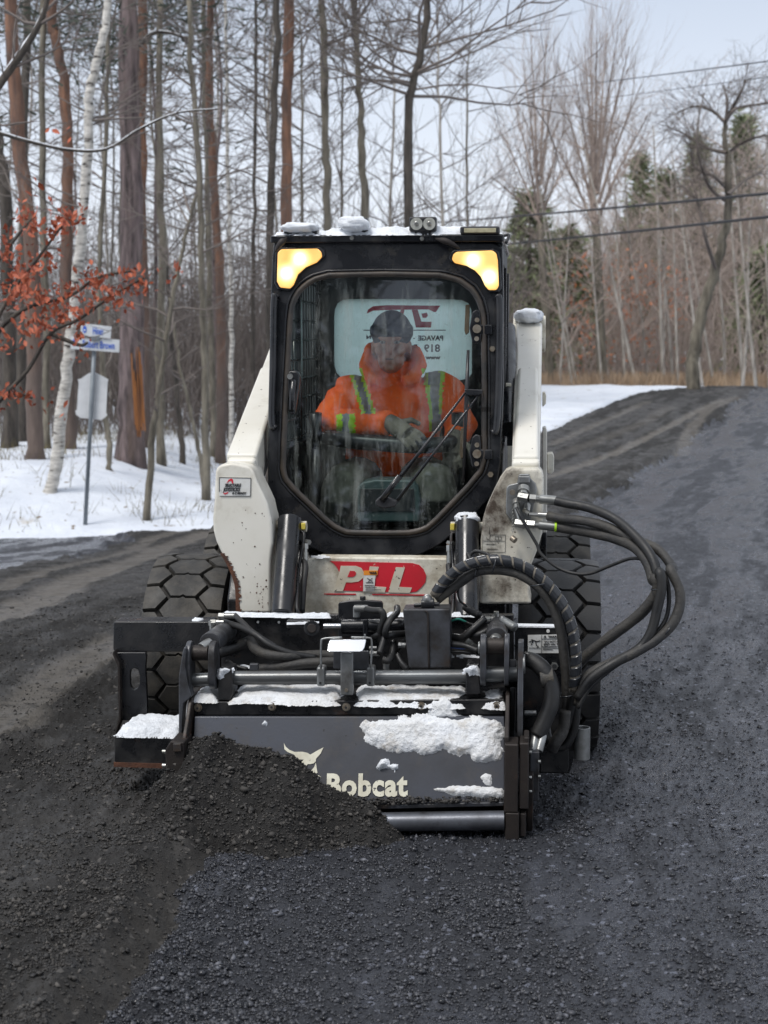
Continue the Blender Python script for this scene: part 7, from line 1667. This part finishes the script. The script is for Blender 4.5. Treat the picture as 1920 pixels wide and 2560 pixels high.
# body: neck, head and a slim trunk under the clothes
hc_ = ipt(790, 790, 0.40); mb = MB()
ellipsoid(mb, hc_ + Vector((0, 0.02, 0.02)), (0.074, 0.094, 0.100), 20, 14); ellipsoid(mb, hc_ + Vector((0, -0.012, -0.060)), (0.056, 0.066, 0.066), 16, 10)
ellipsoid(mb, hc_ + Vector((0, -0.085, -0.022)), (0.014, 0.020, 0.024), 10, 8); ellipsoid(mb, hc_ + Vector((0, -0.072, -0.010)), (0.011, 0.016, 0.032), 10, 8)
ellipsoid(mb, hc_ + Vector((0, -0.066, 0.022)), (0.052, 0.018, 0.012), 12, 8); ellipsoid(mb, hc_ + Vector((0, -0.068, -0.098)), (0.024, 0.018, 0.020), 10, 8)
ellipsoid(mb, hc_ + Vector((0, -0.072, -0.062)), (0.026, 0.010, 0.008), 10, 8)
for s in (-1, 1):
    ellipsoid(mb, hc_ + Vector((s * 0.076, 0.015, -0.02)), (0.010, 0.020, 0.032), 10, 8); ellipsoid(mb, hc_ + Vector((s * 0.040, -0.052, -0.030)), (0.024, 0.024, 0.024), 10, 8)
mb.tube([hc_ + Vector((0, 0.03, -0.06)), Vector((cx0, 0.47, zc - 0.06)), Vector((cx0, 0.47, 1.25)), Vector((cx0, 0.48, 1.0))], [0.058, 0.062, 0.10, 0.12], 16)
fuse(mb, 'body', 'skin', PE, 0.0055, 3)
for s in (-1, 1):
    mb = MB(); ellipsoid(mb, hc_ + Vector((s * 0.030, -0.070, 0.004)), (0.012, 0.010, 0.007), 12, 8); ey = mb.build('eye', 'eye_white', PE, smooth=True)
    mb = MB(); ellipsoid(mb, hc_ + Vector((s * 0.030, -0.0785, 0.004)), (0.005, 0.003, 0.005), 10, 6); mb.build('iris', 'hair', ey, smooth=True)
mb = MB(); ellipsoid(mb, hc_ + Vector((0, -0.0822, -0.064)), (0.021, 0.003, 0.0022), 10, 6); mb.build('mouth', 'hair', PE, smooth=True)
mb = MB(); ellipsoid(mb, hc_ + Vector((0, 0.022, 0.045)), (0.085, 0.104, 0.092), 24, 14); loft(mb, [(hc_ + Vector((0, 0.02, 0.030)), 0.089, 0.108), (hc_ + Vector((0, 0.02, 0.070)), 0.090, 0.109)])
fuse(mb, 'knit_cap', 'navy', PE, 0.007, 3)
# gloves with five fingers
def glove(wr, tip, up, spread, seed, curl):
    g = np.random.default_rng(seed); mb = MB(); d = (tip - wr).normalized(); n = (up - d * up.dot(d)).normalized(); s = d.cross(n)
    palm = wr + d * 0.055; 
    mb.tube([wr - d * 0.02, wr + d * 0.02, wr + d * 0.06, wr + d * 0.092], [0.034, 0.037, 0.040, 0.036], 12)
    for k, (off, ln) in enumerate(((-0.030, 0.066), (-0.010, 0.078), (0.011, 0.074), (0.030, 0.058))):
        b = wr + d * 0.085 + s * off; dirs = (d + s * off * spread).normalized()
        p1 = b + dirs * ln * 0.45; p2 = p1 + (dirs * 0.8 - n * curl).normalized() * ln * 0.35; p3 = p2 + (dirs * 0.4 - n * (curl + 0.4)).normalized() * ln * 0.28
        mb.tube([b - dirs * 0.015, b, p1, p2, p3], [0.012, 0.0118, 0.011, 0.010, 0.0085], 8); ellipsoid(mb, p3, (0.009, 0.009, 0.009), 8, 6)
    b = wr + d * 0.03 - s * 0.034; t1 = b + (d * 0.5 - s * 0.8).normalized() * 0.035; t2 = t1 + (d * 0.9 - s * 0.35 - n * 0.3).normalized() * 0.032
    mb.tube([b + s * 0.015, b, t1, t2], [0.015, 0.014, 0.0125, 0.010], 8); ellipsoid(mb, t2, (0.0105, 0.0105, 0.0105), 8, 6)
    return fuse(mb, 'glove', 'glove', PE, 0.004, 2)
glove(wrl + Vector((0.01, 0, 0)), ipt(985, 1590, 0.04), Vector((0.1, -0.8, 0.6)), 6, 1, 0.35)
glove(wrr, ipt(1300, 1720, 0.14), Vector((-0.3, -0.9, 0.2)), 5, 2, 0.9)
# trousers and boots
mb = MB()
for s, kx, ky in ((-1, 470, 1590), (1, 985, 1580)):
    kn = q('A', kx, ky, 0.02); hp_ = Vector((cx0 + s * 0.10, 0.50, 0.98)); ft = Vector((cx0 + s * 0.19, 0.06, 0.845))
    mb.tube(smooth_path([hp_, hp_ + (kn - hp_) * 0.5 + Vector((0, 0, 0.02)), kn, kn + (ft - kn) * 0.5 + Vector((0, 0.03, 0)), ft], 4), [0.105] * 4 + [0.10, 0.097, 0.094, 0.09] + [0.088, 0.083, 0.078, 0.074] + [0.07, 0.066, 0.062, 0.06] + [0.058], 14)
ellipsoid(mb, (cx0, 0.50, 0.99), (0.20, 0.15, 0.11), 16, 10)
fuse(mb, 'trousers', 'trousers', PE, 0.010, 5, 0.02)
for s in (-1, 1):
    mb = MB(); ellipsoid(mb, (cx0 + s * 0.19, 0.03, 0.835), (0.045, 0.12, 0.035), 14, 8); mb.tube([(cx0 + s * 0.19, 0.07, 0.83), (cx0 + s * 0.19, 0.07, 0.90)], 0.05, 12); mb.build('boot', 'lamp_dark', PE, smooth=True)

# ================================================================== THE STREET SIGN
M['sign_white'] = mat('sign_white', (0.70, 0.72, 0.74), (0.62, 0.64, 0.66), scale=4, rough=0.5)
M['sign_back'] = mat('sign_back', (0.78, 0.79, 0.80), (0.58, 0.59, 0.60), scale=3, rough=0.55)
M['sign_blue'] = mat('sign_blue', (0.03, 0.13, 0.62), rough=0.5)
M['post'] = mat('post', (0.22, 0.245, 0.265), (0.16, 0.18, 0.20), scale=8, rough=0.45, metal=0.3)
CROPS['S'] = (160, 780, 10.37)
SD = 19.4
sb = at('U', 503, 1490, SD); sb.z = float(G(sb.x, sb.y)) - 0.05
SG = empty('street_sign', sb); tag(SG, 'street sign post with two white name blades and a white shaped board', 'street sign')
def sp(c, x, y, d=SD): return at(c, x, y, d) - sb
tpz = sp('S', 800, 640)
mb = MB(); mb.tube([Vector((0, 0, 0)), tpz * 0.5, tpz], 0.027, 12); mb.build('post', 'post', SG, smooth=True)
b1 = [(440, 292), (1232, 380), (1208, 692), (428, 610)]; b2 = [(170, 640), (1442, 722), (1428, 1052), (168, 955)]
for pl, d_, txt, tx, rnd in ((b1, SD - 0.08, 'Hines', ((735, 570), (1005, 590), (735, 375)), (535, 450, 52, 92)), (b2, SD - 0.06, 'Robert Brown', ((468, 910), (1300, 965), (468, 715)), (268, 795, 62, 92))):
    mb = MB(); mb.prism([sp('S', x, y, d_) for x, y in pl], (0, 0.012, 0)); bl = mb.build('name_blade', 'sign_white', SG, bevel=0.003)
    o_ = sp('S', *tx[0], d_ - 0.006); text('lettering', txt, 'sign_blue', bl, o_, sp('S', *tx[1], d_ - 0.006) - o_, sp('S', *tx[2], d_ - 0.006) - o_, (sp('S', *tx[2], d_ - 0.006) - o_).length / 0.72, bold=0.0012, width=(sp('S', *tx[1], d_ - 0.006) - o_).length)
    x0, y0, rx_, ry_ = rnd; mb = MB(); mb.prism([sp('S', x0 + rx_ * math.cos(t), y0 + ry_ * math.sin(t), d_ - 0.004) for t in np.linspace(0, 2 * math.pi, 24, endpoint=False)], (0, 0.002, 0)); mb.build('badge', 'sign_blue', bl)
    mb = MB(); mb.prism([sp('S', x0 + rx_ * 0.5 * math.cos(t), y0 + 20 + ry_ * 0.3 * math.sin(t), d_ - 0.007) for t in np.linspace(0, 2 * math.pi, 16, endpoint=False)], (0, 0.002, 0)); mb.build('badge_mark', 'sign_white', bl)
mb = MB(); a, b = sp('S', 700, 740, SD - 0.1), sp('S', 915, 620, SD - 0.1); mb.box((a.x, a.y, a.z), (b.x, a.y + 0.1, b.z)); mb.build('blade_bracket', 'post', SG, bevel=0.006)
mb = MB(); mb.prism([sp('U', x, y, SD + 0.04) for x, y in [(545, 545), (520, 556), (480, 585), (460, 590), (466, 606), (455, 768), (446, 776), (450, 798), (478, 818), (530, 822), (600, 830), (622, 815), (636, 800), (628, 788), (638, 606), (644, 590), (612, 572), (580, 556), (560, 546)]], (0, 0.006, 0)); mb.build('shaped_board', 'sign_back', SG, bevel=0.002)

# ================================================================== TREES ACROSS THE ROAD BEHIND THE PHOTOGRAPHER (they mirror in the windscreen)
for i, (x, y, h) in enumerate(((-4.1, -12, 10), (-3.3, -11, 9), (-2.7, -13, 10))):
    make_tree('roadside_tree', 'bare tree mirrored in the windscreen', [Vector((x, y, -0.3)), Vector((x + random.uniform(-.2, .2), y, h * 0.4)), Vector((x + random.uniform(-.4, .4), y, h * 0.75)), Vector((x + random.uniform(-.5, .5), y, h))], 0.07, 0.012, 'bark_dark', 300 + i, nb=14, blen=1.8, lo=0.35, elev=1.2, lv=2, kids=(2, 4), group='bare trees mirrored in the windscreen')
def roadside_fir(x, y, H, seed):
    t = empty('roadside_fir', (x, y, -0.4)); tag(t, 'dark fir mirrored in the windscreen', 'tree', 'dark firs mirrored in the windscreen'); g = np.random.default_rng(seed)
    mb = MB(); mb.tube([(0, 0, 0), (0, 0, H * 0.5), (0, 0, H)], [0.16, 0.10, 0.015], 6); mb.build('trunk', 'bark_dark', t, smooth=True)
    V = []
    for k in range(900):
        h = g.uniform(0.02, 1); rr = 1.15 * (1 - h) ** 0.6 * g.uniform(0.2, 1.0) + 0.05; a = g.uniform(0, 6.283)
        c = np.array([math.cos(a) * rr, math.sin(a) * rr, h * H - 0.25 * rr]); o = np.array([math.cos(a), math.sin(a), -0.2])
        for j in range(3):
            v = o + g.normal(0, 0.5, 3); v /= np.linalg.norm(v); s = np.cross(v, g.normal(0, 1, 3)); s /= np.linalg.norm(s)
            c2 = c + g.normal(0, 0.15, 3); V += [c2 + s * 0.09, c2 - s * 0.09, c2 + v * g.uniform(0.3, 0.7)]
    raw('crown', np.array(V), np.arange(len(V)).reshape(-1, 3), 'needles', t)
    return t
f0 = roadside_fir(-6.2, -12.5, 13, 1)
for x, y, s in ((-5.1, -13.5, 1.0), (-7.6, -11.5, 0.9), (-2.0, -14, 1.0), (-1.0, -12.5, 0.95), (0.2, -14, 1.05), (1.8, -13, 1.0), (-4.2, -17, 0.62), (-3.1, -17.5, 0.66)):
    o = copy_tree(f0); o.location = (x, y, -0.4); o.scale = (s, s, s); o.rotation_euler = (0, 0, x * 3)
